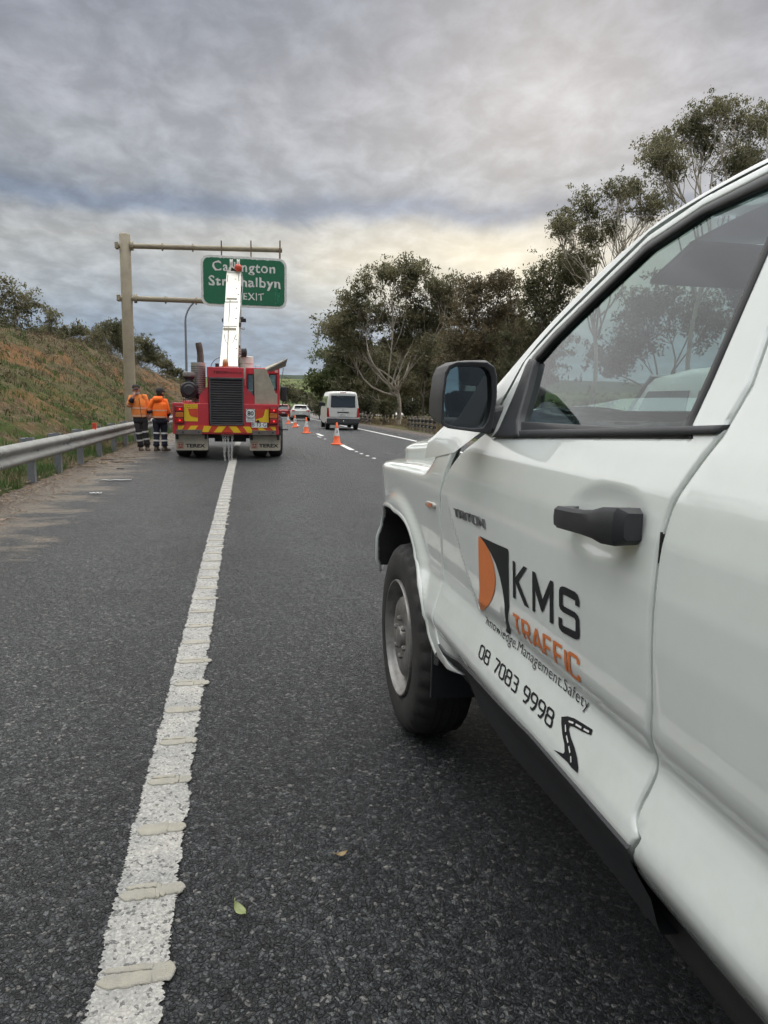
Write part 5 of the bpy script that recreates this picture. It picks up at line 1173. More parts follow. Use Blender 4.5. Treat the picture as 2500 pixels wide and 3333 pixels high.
gf = obj('grille_frame', gf_, GRIL, crane, bev=.004)
for k in range(20):
    b_ = 376+k*28.3
    if b_ > 902: break
    w0, w1 = 590+k*.7, 972+k*.7; p0 = cz(w0, b_, CY0); p1 = cz(w1, b_+4, CY0); mb = MB(); zq = (p0[2]+p1[2])/2
    mb.prism([(p0[0], CY0-.012, zq+.004), (p0[0], CY0-.014, zq-.008), (p0[0], CY0+.03, zq+.012), (p0[0], CY0+.03, zq+.024)], (p1[0]-p0[0], 0, 0)); obj('grille_slat', mb, GRIL, gf)
# checker plate cover and its lifted flap
cpoly([(1107, 255), (1250, 258), (1300, 380), (1355, 530), (1357, 542), (1380, 545), (1382, 672), (1115, 666)], CY0+.12, .02, TREAD, 'checker_plate_cover', bev=.003)
mb = MB(); q0, q1, q2, q3 = cz(1245, 262, CY0+.14), cz(1505, 130, CY0+.14), cz(1482, 232, CY0+.14), cz(1285, 300, CY0+.14)
mb.hexa([(q0[0], CY0+.14, q0[2]), (q1[0], CY0+.14, q1[2]), (q1[0]-.01, CY0+.14, q1[2]-.03), (q0[0]+.01, CY0+.14, q0[2]-.03)], [(q0[0], CY0+.9, q0[2]+.08), (q1[0], CY0+.9, q1[2]+.02), (q1[0], CY0+.9, q1[2]-.01), (q0[0], CY0+.9, q0[2]+.05)]); fl_ = obj('lifted_flap', mb, TREAD, crane)
mb = MB(); mb.prism([cz(1262, 272, CY0+.15), cz(1497, 148, CY0+.15), cz(1478, 226, CY0+.15), cz(1300, 292, CY0+.15)], (0, .03, 0)); obj('flap_underside', mb, M('dark_flap_underside', (.10, .075, .06), .7, var=.3), fl_)  # underside sheet, a darker brown than the plate above it
mb = MB(); mb.tube([cz(1453, 243, CY0+.2), cz(1418, 470, CY0+.25)], .008, 6); obj('flap_strut', mb, GALVD, crane)
# cab
cabx0, cabx1 = cz(1012, 450, CY0+1.3)[0], cz(1408, 450, CY0+1.3)[0]; cz0, cz1 = cz(1200, 690, CY0+1.3)[2], cz(1200, 243, CY0+1.3)[2]
mb = MB(); Yc = CY0+1.3
wpan = [(cz(1028, 318, Yc), cz(1110, 575, Yc)), (cz(1284, 316, Yc), cz(1372, 505, Yc))]
def wall_with_holes(mb, x0, x1, z0, z1, Yv, th, holes):
    xs = sorted([x0, x1]+[h[0][0] for h in holes]+[h[1][0] for h in holes])
    for a, b_ in zip(xs[:-1], xs[1:]):
        hh = [h for h in holes if h[0][0] <= (a+b_)/2 <= h[1][0]]
        if not hh: mb.box((a, Yv, z0), (b_, Yv+th, z1))
        else: mb.box((a, Yv, z0), (b_, Yv+th, hh[0][1][2])); mb.box((a, Yv, hh[0][0][2]), (b_, Yv+th, z1))
wall_with_holes(mb, cabx0, cabx1, cz0, cz1, Yc, .05, wpan)
mb.box((cabx0, Yc+.05, cz0), (cabx0+.05, Yc+1.6, cz1)); mb.box((cabx0, Yc+.05, cz1-.06), (cabx1, Yc+1.6, cz1)); mb.box((cabx0+.05, Yc+.05, cz0), (cabx1, Yc+1.6, cz0+.35)); mb.box((cabx1-.05, Yc+.05, cz0+.35), (cabx1, Yc+.25, cz1-.06)); mb.box((cabx1-.05, Yc+1.35, cz0+.35), (cabx1, Yc+1.6, cz1-.06))
cab_ = obj('cab', mb, RED, crane, bev=.02)
for w in wpan:
    mb = MB(); mb.box((w[0][0]-.005, Yc+.02, w[1][2]-.005), (w[1][0]+.005, Yc+.026, w[0][2]+.005)); obj('cab_window', mb, GLASST, cab_)
    mb = MB()
    for a, b_ in (((w[0][0], w[1][2]), (w[0][0]+.02, w[0][2])), ((w[1][0]-.02, w[1][2]), (w[1][0], w[0][2])), ((w[0][0], w[0][2]-.02), (w[1][0], w[0][2])), ((w[0][0], w[1][2]), (w[1][0], w[1][2]+.02))): mb.box((a[0], Yc-.006, a[1]), (b_[0], Yc+.03, b_[1]))
    obj('window_seal', mb, SEAL, cab_)
mb = MB(); mb.hexa([(cabx0+.25, Yc+.5, cz0+.3), (cabx1-.25, Yc+.5, cz0+.3), (cabx1-.27, Yc+.42, cz1-.35), (cabx0+.27, Yc+.42, cz1-.35)], [(cabx0+.25, Yc+.62, cz0+.3), (cabx1-.25, Yc+.62, cz0+.3), (cabx1-.27, Yc+.54, cz1-.35), (cabx0+.27, Yc+.54, cz1-.35)]); obj('driver_seat', mb, SEATC, cab_, bev=.03)
mb = MB(); a = cz(1128, 246, Yc); b_ = cz(1184, 246, Yc); mb.tube([(a[0], Yc+.3, cz1), (a[0], Yc+.3, cz1+.07), (b_[0], Yc+.3, cz1+.07), (b_[0], Yc+.3, cz1)], .009, 6); obj('roof_handle', mb, CHROME, cab_)
crect(1350, 270, 1390, 298, Yc-.006, .004, M('pale_pink_sticker', (.6, .35, .34), .5), 'roof_sticker', cab_)
# mirror on its arm
mb = MB(); m0, m1 = cz(1420, 462, Yc+.9), cz(1490, 634, Yc+.9); mb.box((m0[0], Yc+.86, m1[2]), (m1[0], Yc+.93, m0[2])); mo = obj('cab_mirror', mb, BLACKP, crane, bev=.025)
mb = MB(); mb.tube([(m0[0]+.06, Yc+.9, m1[2]), (m0[0]+.04, Yc+.9, m1[2]-.12), (m0[0]-.06, Yc+.9, m1[2]-.16)], .014, 6); obj('mirror_arm', mb, BLACKP, mo)
mb = MB(); w0 = cz(1470, 968, CY0+.8); mb.box((XR-.02, CY0+.75, w0[2]-.012), (cz(1507, 968, CY0+.8)[0], CY0+.85, w0[2]+.012)); obj('side_marker_stalk', mb, DARK, crane)
# exhaust
ex0, ex1 = cz(368, 350, CY0+.9), cz(540, 350, CY0+.9); exr = (ex1[0]-ex0[0])/2; exx = (ex0[0]+ex1[0])/2; exz = cz(450, 182, CY0+.9)[2]
mb = MB(); mb.lathe([(1.28, exr*.96), (exz-.03, exr*.98), (exz-.02, exr), (exz, exr), (exz, exr*.3)], (exx, CY0+.9, 0), 'z', 36); sh = obj('exhaust_shield', mb, STAINL, crane, smooth=40)
mb = MB()
for r in range(16):
    for j in range(30):
        a = pi+pi*j/30+(r % 2)*.05; z_ = 1.36+r*(exz-1.42)/16; rr_ = exr*.985
        x_, y_ = exx+rr_*cos(a), CY0+.9+rr_*sin(a); tx, ty = -sin(a)*.0045, cos(a)*.0045; ox, oy = cos(a)*.004, sin(a)*.004
        mb.add([(x_-tx+ox, y_-ty+oy, z_), (x_+tx+ox, y_+ty+oy, z_), (x_+tx+ox, y_+ty+oy, z_+.016), (x_-tx+ox, y_-ty+oy, z_+.03)], [(0, 1, 2, 3)])
o = obj('shield_slots', mb, DARK, sh, fixn=False); o['kind'] = 'stuff'
ep = [cz(478, 185, CY0+.9), cz(478, 90, CY0+.9)]+[sgz(a, b_, CY0+.9) for a, b_ in ((228, 1640), (222, 1580), (212, 1530), (204, 1490), (200, 1466))]
mb = MB(); mb.tube(ep, [.078, .074, .074, .074, .074, .072, .066], 16); obj('exhaust_stack', mb, RUSTY, crane, smooth=50)
# air cleaner
ac = cz(342, 505, CY0+.45); ar = (cz(447, 505, CY0+.45)[0]-ac[0])
mb = MB(); mb.lathe([(-.02, .0), (-.02, ar*.52), (.0, ar*.60), (.015, ar*.80), (.0, ar*.84), (.02, ar*.97), (.06, ar), (.30, ar), (.34, ar*.985), (.36, ar), (.60, ar), (.62, ar*.8), (.62, 0)], ac, 'y', 44); af = obj('air_cleaner', mb, BLACKP, crane, smooth=35)
mb = MB()
for a in (.4, 2.7, 3.9, 5.4): mb.box((ac[0]+ar*cos(a)-.02, ac[1]+.08, ac[2]+ar*sin(a)-.02), (ac[0]+ar*cos(a)+.02, ac[1]+.16, ac[2]+ar*sin(a)+.02))
obj('cleaner_clips', mb, DARK, af)
pc = cz(343, 345, CY0+.6); mb = MB(); zc0 = cz(343, 290, CY0+.6)[2]; pr = cz(418, 330, CY0+.6)[0]-pc[0]
mb.lathe([(ac[2]+ar*.8, .09), (pc[2]-.06, .09), (pc[2]-.05, pr*.75), (pc[2], pr*.97)], (pc[0], CY0+.6, 0), 'z', 30); obj('intake_neck', mb, BLACKP, af, smooth=40)
mb = MB(); mb.lathe([(pc[2]+.0, pr*.97), (pc[2]+.01, pr), (zc0-.05, pr), (zc0-.01, pr*.9), (zc0, pr*.5), (zc0, 0)], (pc[0], CY0+.6, 0), 'z', 30); obj('pre_cleaner_cap', mb, M('smoky_cap', (.20, .18, .165), .4, var=.2), af, smooth=40)
mb = MB(); mb.tube([(ac[0]+ar*.5, ac[1]+.3, ac[2]-ar*.4), (ac[0]+ar*1.1, ac[1]+.35, ac[2]-ar*.8), (hx0+.05, ac[1]+.4, ac[2]-ar*1.1)], .075, 12); obj('intake_hose', mb, BLACKP, af, smooth=50)
mb = MB()
for a in (280, 300, 355, 380, 405, 425): p = cz(a, 660, CY0+.3); mb.tube([(p[0], CY0+.3, ztop), (p[0], CY0+.3, ac[2]-ar*.75)], .009, 5)
mb.box((cz(270, 600, CY0+.5)[0], CY0+.35, ac[2]-ar*1.12), (cz(440, 600, CY0+.5)[0], CY0+.7, ac[2]-ar*1.04)); obj('cleaner_bracket', mb, RUSTY, crane)
# beacon
bc = cz(772, 232, CY0+.5); mb = MB(); mb.lathe([(0, .075), (.025, .075), (.03, .065)], bc, 'z', 20); bb = obj('beacon_base', mb, AMBER, crane, smooth=40)
mb = MB(); mb.lathe([(.03, .062), (.10, .062), (.15, .055), (.175, .03), (.18, 0)], bc, 'z', 20); obj('beacon_dome', mb, M('amber_beacon', (.45, .27, .12), .2, coat=.5), bb, smooth=True)
mb = MB(); p0, p1 = cz(652, 232, CY0+.8), cz(695, 190, CY0+.8); mb.box((p0[0], CY0+.8, p0[2]-.02), (p1[0], CY0+.9, p1[2])); obj('work_lamp', mb, DARK, crane, bev=.01)
# mud flaps with lettering
for a0, a1, b0, b1, lx, tx in ((180, 568, 1038, 1210, 245, 420), (1055, 1418, 1048, 1214, 1112, 1280)):
    pts = [(a0, b0-10), (a1, b0-10), (a1, b1-14), (a1-6, b1-4), (a1-16, b1), (a0+18, b1), (a0+8, b1-4), (a0+2, b1-14)]
    mbf = MB(); mbf.prism([cz(a, b_, CY0+.10) for a, b_ in pts], (0, .015, 0)); fp = obj('mud_flap', mbf, BEIGE, crane)
    mb = MB(); flat_text(mb, 'TEREX', cz(tx, 1157, CY0+.09)[0], CY0+.097, cz(tx, 1157, CY0+.09)[2], cz(tx+112, 1150, CY0)[0]-cz(tx-120, 1150, CY0)[0], .082, .035); obj('flap_lettering', mb, PRINT, fp, fixn=False)
    c0 = cz(lx, 1153, CY0+.095); mb = MB(); s_ = .066
    RB_ = (-.9, .9)
    for q in ((-1, -.92, -1, 1), (.92, 1, -1, 1), (-1, 1, .86, 1), (-1, 1, -1, -.86), (-.72, .72, -.75, -.35), (-.72, -.25, -.05, .62), (.25, .72, -.05, .62), (-.25, .25, .12, .32)):
        mb.box((c0[0]+q[0]*s_, CY0+.094, c0[2]+q[2]*s_), (c0[0]+q[1]*s_, CY0+.098, c0[2]+q[3]*s_))
    obj('flap_emblem', mb, M('red_emblem', (.28, .035, .035), .6), fp)
    for a in (a0+22, a1-26):
        p = cz(a, b0+14, CY0+.06); mb = MB(); mb.box((p[0]-.03, CY0+.05, p[2]-.05), (p[0]+.03, CY0+.095, p[2]+.06)); obj('flap_bracket', mb, DARK, fp)
# tow chains: each hangs from the drawbar
def chain(x, z0, n, name, sway=0.0):
    mb = MB(); z = z0
    for k in range(n):
        L, Wd = .030, .017; c_ = Vector((x+sway*k/n+.004*sin(k*1.3), CY0-.06, z-L)); pts = []
        for a in np.linspace(0, 2*pi, 11):
            u_, v_ = Wd*cos(a), (L if sin(a) > 0 else -L)*abs(sin(a))**.7
            pts.append(c_+(Vector((u_, 0, v_)) if k % 2 else Vector((u_*.35, u_, v_))))
        mb.tube(pts, .0075, 5, cap=False); z -= .046
    return obj(name, mb, M('pale_chain_steel', (.5, .49, .46), .5, .3, var=.2), crane, smooth=60, fixn=False)
zc_ = cz(790, 1030)[2]
for a, n, sw in ((740, 13, .05), (770, 11, -.03), (800, 17, .03), (850, 17, -.03)): chain(cz(a, 1030)[0], zc_, n, 'tow_chain', sw)
mb = MB(); p0, p1 = cz(720, 1030), cz(868, 1045); mb.box((p0[0], CY0-.09, p1[2]), (p1[0], CY0+.02, p0[2]+.01)); obj('drawbar', mb, RUSTY, crane)
# wheels
def crane_wheel(xc, yc, r, w):
    mb = MB(); n = 64; vs = []; pf = [(-w/2, r*.55), (-w/2, r*.86), (-w/2+.03, r*.95), (-w/2+.06, r), (-.006, r), (.006, r), (w/2-.06, r), (w/2-.03, r*.95), (w/2, r*.86), (w/2, r*.55)]
    for i, (a, q) in enumerate(pf):
        for j in range(n):
            t_ = 2*pi*j/n; qq = q-(.028 if (j % 4 < 1) and 1 < i < 8 else 0); vs.append((xc+a, yc+qq*cos(t_), r+qq*sin(t_)))
    k_ = len(pf); mb.add(vs, [(i*n+j, i*n+(j+1) % n, (i+1)*n+(j+1) % n, (i+1)*n+j) for i in range(k_-1) for j in range(n)]); o = obj('wheel', mb, RUBBER, crane, smooth=30)
    mb = MB(); mb.lathe([(-w/2+.01, r*.56), (-w/2+.05, r*.5), (-w/2+.06, r*.2), (-w/2, r*.16), (-w/2, 0)], (xc, yc, r), 'x', 24); mb.lathe([(w/2-.01, r*.56), (w/2-.05, r*.5), (w/2-.06, r*.2), (w/2, r*.16), (w/2, 0)], (xc, yc, r), 'x', 24); obj('rim', mb, RED, o, smooth=40)
for a0, a1 in ((182, 362), (378, 560), (1092, 1280), (1288, 1448)):
    x0, x1 = cz(a0, 1290, 17.05)[0], cz(a1, 1290, 17.05)[0]; crane_wheel((x0+x1)/2, CY0+1.22, .50, min(.34, x1-x0))
for x in (-1.28, .78): crane_wheel(x, CY0+4.7, .56, .36)
# boom
def bsec(name, lo, hi, y0, y1, th, mat=BOOMW, bev=.006):
    """box girder between two measured bands: lo/hi = (left px, right px, y px) in the boom close-up"""
    a0, a1 = sgz(lo[0], lo[2], y0), sgz(lo[1], lo[2], y0); b0, b1 = sgz(hi[0], hi[2], y1), sgz(hi[1], hi[2], y1)
    d = Vector((0, b0[1]-a0[1], b0[2]-a0[2])).normalized(); n_ = Vector((0, d.z, -d.y))*th      # depth, away below the top face
    mb = MB(); lo_ = [a0, a1, tuple(Vector(a1)+n_), tuple(Vector(a0)+n_)]; hi_ = [b0, b1, tuple(Vector(b1)+n_), tuple(Vector(b0)+n_)]
    mb.hexa(lo_, hi_); return obj(name, mb, mat, crane, bev=bev)
B0, B1, B2, B3 = 17.6, 19.3, 20.9, 22.3
def by(b_): return float(np.interp(b_, [470, 890, 1240, 1800], [B3, B2, B1, B0]))
bs1 = bsec('boom_base_section', (498, 762, 1800), (551, 776, 1238), by(1800), by(1238), .62)
bs2 = bsec('boom_middle_section', (556, 770, 1236), (574, 800, 890), by(1238), by(890), .56)
bs3 = bsec('boom_tip_section', (580, 796, 888), (602, 806, 462), by(890), by(462), .48)
def onb(a, b_, off=-.01): p = sgz(a, b_, by(b_)+off); return p
for par, pts in ((bs1, [(608, 1780), (628, 1242)]), (bs2, [(629, 1230), (648, 895)]), (bs3, [(650, 880), (664, 470)])):
    mb = MB(); a, b_ = onb(*pts[0]), onb(*pts[1]); mb.prism([(a[0]-.012, a[1], a[2]), (a[0]+.012, a[1], a[2]), (b_[0]+.010, b_[1], b_[2]), (b_[0]-.010, b_[1], b_[2])], (0, .012, 0)); obj('boom_groove', mb, M('rust_stain', (.17, .12, .075), .7, var=.3), par)
for par, a0, a1, b0, b1 in ((bs1, 556, 735, 1248, 1290), (bs3, 600, 752, 822, 850)):
    mb = MB(); p0 = onb(a0, (b0+b1)/2, -.07); p1 = onb(a1, (b0+b1)/2, -.07); hh = (b1-b0)*.229*19/2311/2
    mb.box((p0[0], p0[1], p0[2]-hh), (p1[0], p0[1]+.09, p0[2]+hh)); obj('boom_collar', mb, M('stained_white_paint', (.50, .46, .37), .5, var=.12, dirt=((.25, .18, .10), 6.0, .6)), par, bev=.01)
for par, a0, a1, b_ in ((bs1, 552, 748, 1231), (bs2, 582, 765, 886)):
    mb = MB(); p0, p1 = onb(a0, b_, -.015), onb(a1, b_, -.015); mb.tube([p0, p1], .010, 5); obj('section_joint', mb, DARK, par)
for par, a, b_ in ((bs3, 728, 570), (bs3, 742, 705), (bs3, 770, 785), (bs2, 742, 980), (bs2, 736, 1128), (bs1, 740, 1425), (bs1, 742, 1560)):
    mb = MB(); p = onb(a, b_, -.012); mb.lathe([(0, .028), (-.008, .026), (-.01, 0)], p, 'y', 10); obj('boom_bolt', mb, GALVD, par)
for a0, b0, a1, b1 in ((620, 505, 612, 605), (772, 500, 776, 598)):
    mb = MB(); mb.tube([onb(a0, b0), onb(a1, b1)], .016, 6); obj('boom_slot', mb, DARK, bs3)
# boom head: sheaves, cheeks, orange light
mb = MB()
for q in ([(625, 460), (632, 400), (668, 360), (770, 455), (760, 470)], [(700, 372), (790, 440), (800, 470), (775, 468)]): mb.prism([sgz(a, b_, B3-.02) for a, b_ in q], (0, .35, 0))
mb.box((sgz(606, 462, B3)[0], B3-.05, sgz(606, 475, B3)[2]), (sgz(800, 462, B3)[0], B3+.3, sgz(606, 445, B3)[2])); hd = obj('boom_head', mb, BOOMW, crane, bev=.008)
mb = MB(); mb.prism([sgz(a, b_, B3-.035) for a, b_ in ((660, 440), (672, 392), (752, 448), (700, 452))], (0, .02, 0)); obj('head_opening', mb, DARK, hd)
for a in (668, 768):
    p = sgz(a, 345, B3+.15); mb = MB(); mb.lathe([(-.045, .13), (-.03, .15), (-.01, .12), (.01, .12), (.03, .15), (.045, .13)], p, 'x', 20); obj('sheave', mb, M('white_nylon_sheave', (.6, .6, .57), .5), hd, smooth=40)
p = sgz(768, 402, B3-.08); mb = MB(); mb.lathe([(-.10, .0), (-.10, .05), (-.06, .10), (.04, .11), (.10, .06), (.10, 0)], p, 'z', 18); obj('anti_two_block_weight', mb, M('orange_red_weight', (.55, .07, .03), .4), hd, smooth=True)
# things along the right side of the boom
def bside(name, a0, b0, a1, b1, mat, d=.15, bev=.006, yo=.15):
    p0, p1 = sgz(a0, b0, by(b0)+yo), sgz(a1, b1, by(b0)+yo); mb = MB(); mb.box((p0[0], p0[1], p1[2]), (p1[0], p0[1]+d, p0[2])); return obj(name, mb, mat, crane, bev=bev)
bside('boom_lamp', 802, 1118, 878, 1168, DARK); bside('boom_lamp_bracket', 782, 1098, 846, 1112, GALVD); bside('boom_lamp', 534, 1118, 552, 1166, DARK); bside('cable_guide', 776, 1178, 802, 1240, RUSTY)
mb = MB(); p = [sgz(a, b_, by(1260)+.1) for a, b_ in ((785, 1262), (822, 1262), (824, 1276), (852, 1276), (854, 1256), (826, 1254), (822, 1262))]; mb.tube(p, .012, 6, cap=False); obj('hook_keeper', mb, GALV, crane)
mb = MB(); mb.tube([sgz(812, 470, B3+.2), sgz(838, 580, B3), sgz(806, 940, by(940)+.2), sgz(822, 1100, by(1100)+.1)], .012, 6); mb.tube([sgz(800, 480, B3+.3), sgz(806, 900, by(900)+.5), sgz(800, 1700, by(1700)+.4)], .014, 6); obj('hoist_rope', mb, GALVD, crane)
mb = MB(); mb.tube([sgz(566, 1345, by(1345)-.03), sgz(585, 1440, by(1440)-.03), sgz(630, 1502, by(1502)-.03), sgz(690, 1460, by(1460)-.03), sgz(738, 1345, by(1345)-.03)], .006, 5); mb.tube([sgz(738, 1420, by(1420)-.02), sgz(752, 1470, by(1470)-.02), sgz(770, 1500, by(1500)-.02)], .007, 5); obj('slack_cable', mb, DARK, crane)
bside('luffing_cylinder', 762, 1500, 800, 1800, M('worn_red_brown', (.18, .07, .06), .6, var=.3), .12)
mb = MB(); p = sgz(838, 1606, 18.1); mb.lathe([(-.07, .115), (-.05, .10), (.05, .10), (.07, .115), (.09, .04), (.09, 0)], p, 'x', 24); obj('winch_drum', mb, DARK, crane, smooth=40)
mb = MB()
for b_ in (1552, 1578, 1606, 1640): mb.tube([sgz(765, b_, 17.95), sgz(812, b_+6, 17.95)], .012, 5)
obj('winch_brackets', mb, M('pale_bracket', (.5, .42, .40), .5), crane)
mb = MB(); p0 = sgz(876, 1662, 18.3); p1 = sgz(868, 1900, 18.3); r_ = .17
mb.lathe([(p1[2]-.4, r_), (p0[2]-.18, r_), (p0[2]-.17, r_*1.08), (p0[2]-.01, r_*1.08), (p0[2], r_*1.0), (p0[2], 0)], (p0[0], 18.3, 0), 'z', 28); obj('counterweight_tank', mb, BOOMW, crane, smooth=40)
mb = MB(); mb.tube([sgz(930, 1680, 18.3), sgz(934, 1900, 18.3)], .008, 5); obj('aerial_rod', mb, GALVD, crane)
mb = MB(); mb.box((-.55, CY0+1.35, 1.0), (.0, CY0+2.3, 1.95)); obj('boom_turret', mb, BOOMW, crane, bev=.02)

# ------------------------------------------------------------------ overhead sign
SY = 24.6
gan = thing('overhead_sign', 'green motorway exit sign with peeling white letters on a cream cantilever gantry', 'road sign', (-3.6, 25, 0))
def g1_(a, b_, Yv=SY): p = onY(350+.4822*a, 730+.4822*b_, Yv); return (float(p[0]), Yv, float(p[2]))
PY = 25.05
pt, pb_ = g1_(93, 62, PY), g1_(172, 1040, PY)
xb = pb_[0]+(pb_[0]-pt[0])/(pt[2]-pb_[2])*(pb_[2]+0.2)
pr_ = .178
mb = MB(); mb.lathe([(-.3, pr_*1.02), (pt[2]*.5, pr_), (pt[2]-.03, pr_*.98), (pt[2], pr_*.8), (pt[2]+.005, 0)], (0, 0, 0), 'z', 32)
pxm = (pt[0]+pb_[0])/2; mb.v = [(v[0]+pxm, v[1]+PY, v[2]) for v in mb.v]; obj('pole', mb, CREAM, gan, smooth=50)
for (a0, b0, a1, b1) in ((50, 143, 1178, 174), (80, 498, 640, 507)):
    q0, q1 = g1_(a0, b0, PY-.02), g1_(a1, b1, PY-.02)
    if b0 > 400: q1 = (q1[0]+2.6, q1[1], q1[2]-.02)
    zc = (q0[2]+q1[2])/2+0.0; rb = .085
    mb = MB(); mb.tube([(pxm-.28, PY-.02, q0[2]), (q1[0], PY-.02, q1[2])], rb, 20); bm_ = obj('beam', mb, CREAM, gan, smooth=50)
    for fx in ((110, 0), (165, 0), (370, 1), (575, 1)) if b0 < 400 else ((190, 0), (392, 1), (598, 1)):
        px = g1_(fx[0], b0, PY-.02)[0]; zz = q0[2]+(q1[2]-q0[2])*(px-q0[0])/(q1[0]-q0[0]); mb = MB(); w = .022 if fx[1] else .04
        mb.lathe([(-w, rb), (-w, rb+.045 if fx[1] else rb+.06), (w, rb+.045 if fx[1] else rb+.06), (w, rb)], (px, PY-.02, zz), 'x', 20); obj('beam_flange', mb, CREAM, bm_)
    mb = MB(); mb.box((pxm-.30, PY-.15, q0[2]-.10), (pxm-.20, PY+.11, q0[2]+.10)); obj('beam_bracket', mb, CREAM, bm_, bev=.02)
c00, c10, c11, c01 = g1_(625, 206), g1_(1193, 228), g1_(1216, 566), g1_(642, 556)
sx0, sx1 = g1_(630, 360)[0], g1_(1210, 390)[0]; sz1 = (c00[2]+c10[2])/2; sz0 = (c01[2]+c11[2])/2
def rrect(x0, x1, z0, z1, r, n=6):
    out = []
    for cx_r, cz_r, a0 in ((x1-r, z1-r, 0), (x0+r, z1-r, 90), (x0+r, z0+r, 180), (x1-r, z0+r, 270)):
        for i in range(n+1): a = radians(a0+90*i/n); out.append((cx_r+r*cos(a), cz_r+r*sin(a)))
    return out
mb = MB(); mb.prism([(x, SY, z) for x, z in rrect(sx0, sx1, sz0, sz1, .26)], (0, .04, 0)); bd = obj('sign_panel', mb, SIGNW, gan, bev=.004)
mb = MB()
rg = rrect(sx0+.07, sx1-.07, sz0+.07, sz1-.07, .21); rnd = random.Random(4)
rg2 = []
for i, q in enumerate(densify(rg, .05)):
    j = .012*rnd.random()+(.03*rnd.random() if q[1] > sz1-.12 and rnd.random() < .5 else 0); cxx, czz = (sx0+sx1)/2, (sz0+sz1)/2
    rg2.append((q[0]+(cxx-q[0])*j/1.5, q[1]+(czz-q[1])*j/1.0))
mb.prism([(x, SY-.008, z) for x, z in rg2], (0, .006, 0)); obj('green_face', mb, GREENS, gan)
def s5(a, b_): return g1_((a*.229+600-350)/.4822, (b_*.229+780-730)/.4822, SY-.012)
def sign_word(txt, a0, a1, btop, bbot, bold=.045, spacing=1.06):
    p0, p1 = s5(a0, (btop+bbot)/2), s5(a1, (btop+bbot)/2); q0, q1 = s5((a0+a1)/2, btop), s5((a0+a1)/2, bbot)
    v, f = fnt(txt, 1.0, bold, spacing=spacing); a = np.array(v); lo = a.min(0); hi = a.max(0); sx = (p1[0]-p0[0])/(hi[0]-lo[0]); sz = (q0[2]-q1[2])/(hi[1]-lo[1])
    # one part per letter
    vs = np.stack([(p0[0]+p1[0])/2+(a[:, 0]-(lo[0]+hi[0])/2)*sx, np.full(len(a), SY-.012), (q0[2]+q1[2])/2+(a[:, 1]-(lo[1]+hi[1])/2)*sz], 1)
    n_ = np.array([[vnoise(x*1.0, z*1.0, .06, 3)-.5, vnoise(x, z, .06, 9)-.5] for x, _, z in vs]); vs[:, 0] += n_[:, 0]*.028; vs[:, 2] += n_[:, 1]*.045
    par = list(range(len(vs)))
    def fd(i):
        while par[i] != i: i = par[i]
        return i
    for fc in f:
        for i in fc[1:]: par[fd(i)] = fd(fc[0])
    comp = {}
    for fc in f: comp.setdefault(fd(fc[0]), []).append(fc)
    for r, fl in sorted(comp.items(), key=lambda kv: min(vs[i][0] for fc in kv[1] for i in fc)):
        ids = sorted({i for fc in fl for i in fc}); mp_ = {i: k for k, i in enumerate(ids)}; mb = MB(); mb.add([vs[i] for i in ids], [tuple(mp_[i] for i in fc) for fc in fl]); obj('letter', mb, SIGNW, gan, fixn=False)
sign_word('Callington', 400, 1290, 318, 505, .016, 1.14); sign_word('Strathalbyn', 345, 1365, 528, 716, .016, 1.09); sign_word('EXIT', 838, 1130, 760, 862, .014, 1.14)
mb = MB()
rnd = random.Random(9)
for k in range(26):
    p = s5(1285+rnd.random()*80, 700+rnd.random()*210); mb.box((p[0]-.004-.006*rnd.random(), SY-.011, p[2]-.02-.04*rnd.random()), (p[0]+.004+.01*rnd.random(), SY-.0105, p[2]+.02+.03*rnd.random()))
o = obj('faded_scratches', mb, M('light_green_scuff', (.03, .27, .14), .5), gan); o['kind'] = 'stuff'
for a in (770, 970, 1166):
    t0, t1 = g1_(a-2, 112, SY+.1), g1_(a+3, 216, SY+.1); mb = MB(); mb.box((t0[0]-.02, SY+.045, sz0+.1), (t0[0]+.02, SY+.12, t0[2])); mb.prism([(t0[0]-.02, SY+.12, t0[2]-.1), (t0[0]-.02, PY-.1, t0[2]-.33), (t0[0]-.02, PY-.1, t0[2]-.55), (t0[0]-.02, SY+.12, t0[2]-.45)], (.04, 0, 0)); obj('hanger', mb, M('rusted_hanger', (.17, .11, .075), .7, var=.3), gan)

# ------------------------------------------------------------------ traffic cones
def make_cone():
    t_ = thing('traffic_cone', '', 'traffic cone', (0, 0, 0))
    mb = MB(); mb.box((-.17, -.17, 0), (.17, .17, .035)); obj('cone_base', mb, ORANGE, t_, bev=.015, local=True)
    rr = lambda z: .125+( .026-.125)*(z-.03)/.66
    mb = MB(); mb.lathe([(.035, .145), (.05, rr(.05)), (.30, rr(.30)), (.30, rr(.30)), (.50, rr(.5)), (.69, .027), (.695, .020), (.67, .016)], (0, 0, 0), 'z', 28, cap=False); b_ = obj('cone_body', mb, ORANGE, t_, smooth=50, local=True)
    mb = MB(); mb.lathe([(.275, rr(.275)+.002), (.52, rr(.52)+.002)], (0, 0, 0), 'z', 28, cap=False); obj('reflective_sleeve', mb, REFL, b_, smooth=True, local=True)
    mb = MB(); z_ = .40; r_ = rr(z_)+.001
    for q in ([(-.03, .44), (.0, .455), (.028, .43), (.012, .40), (.03, .37), (-.02, .36), (-.032, .39), (-.008, .41)],): mb.prism([(x, -math.sqrt(max((rr(z)+.004)**2-x*x, 0))-.001, z) for x, z in q], (0, .002, 0))
    obj('cone_stencil', mb, M('faded_grey_stencil', (.2, .2, .2), .6), b_, local=True); return t_
cone = make_cone()
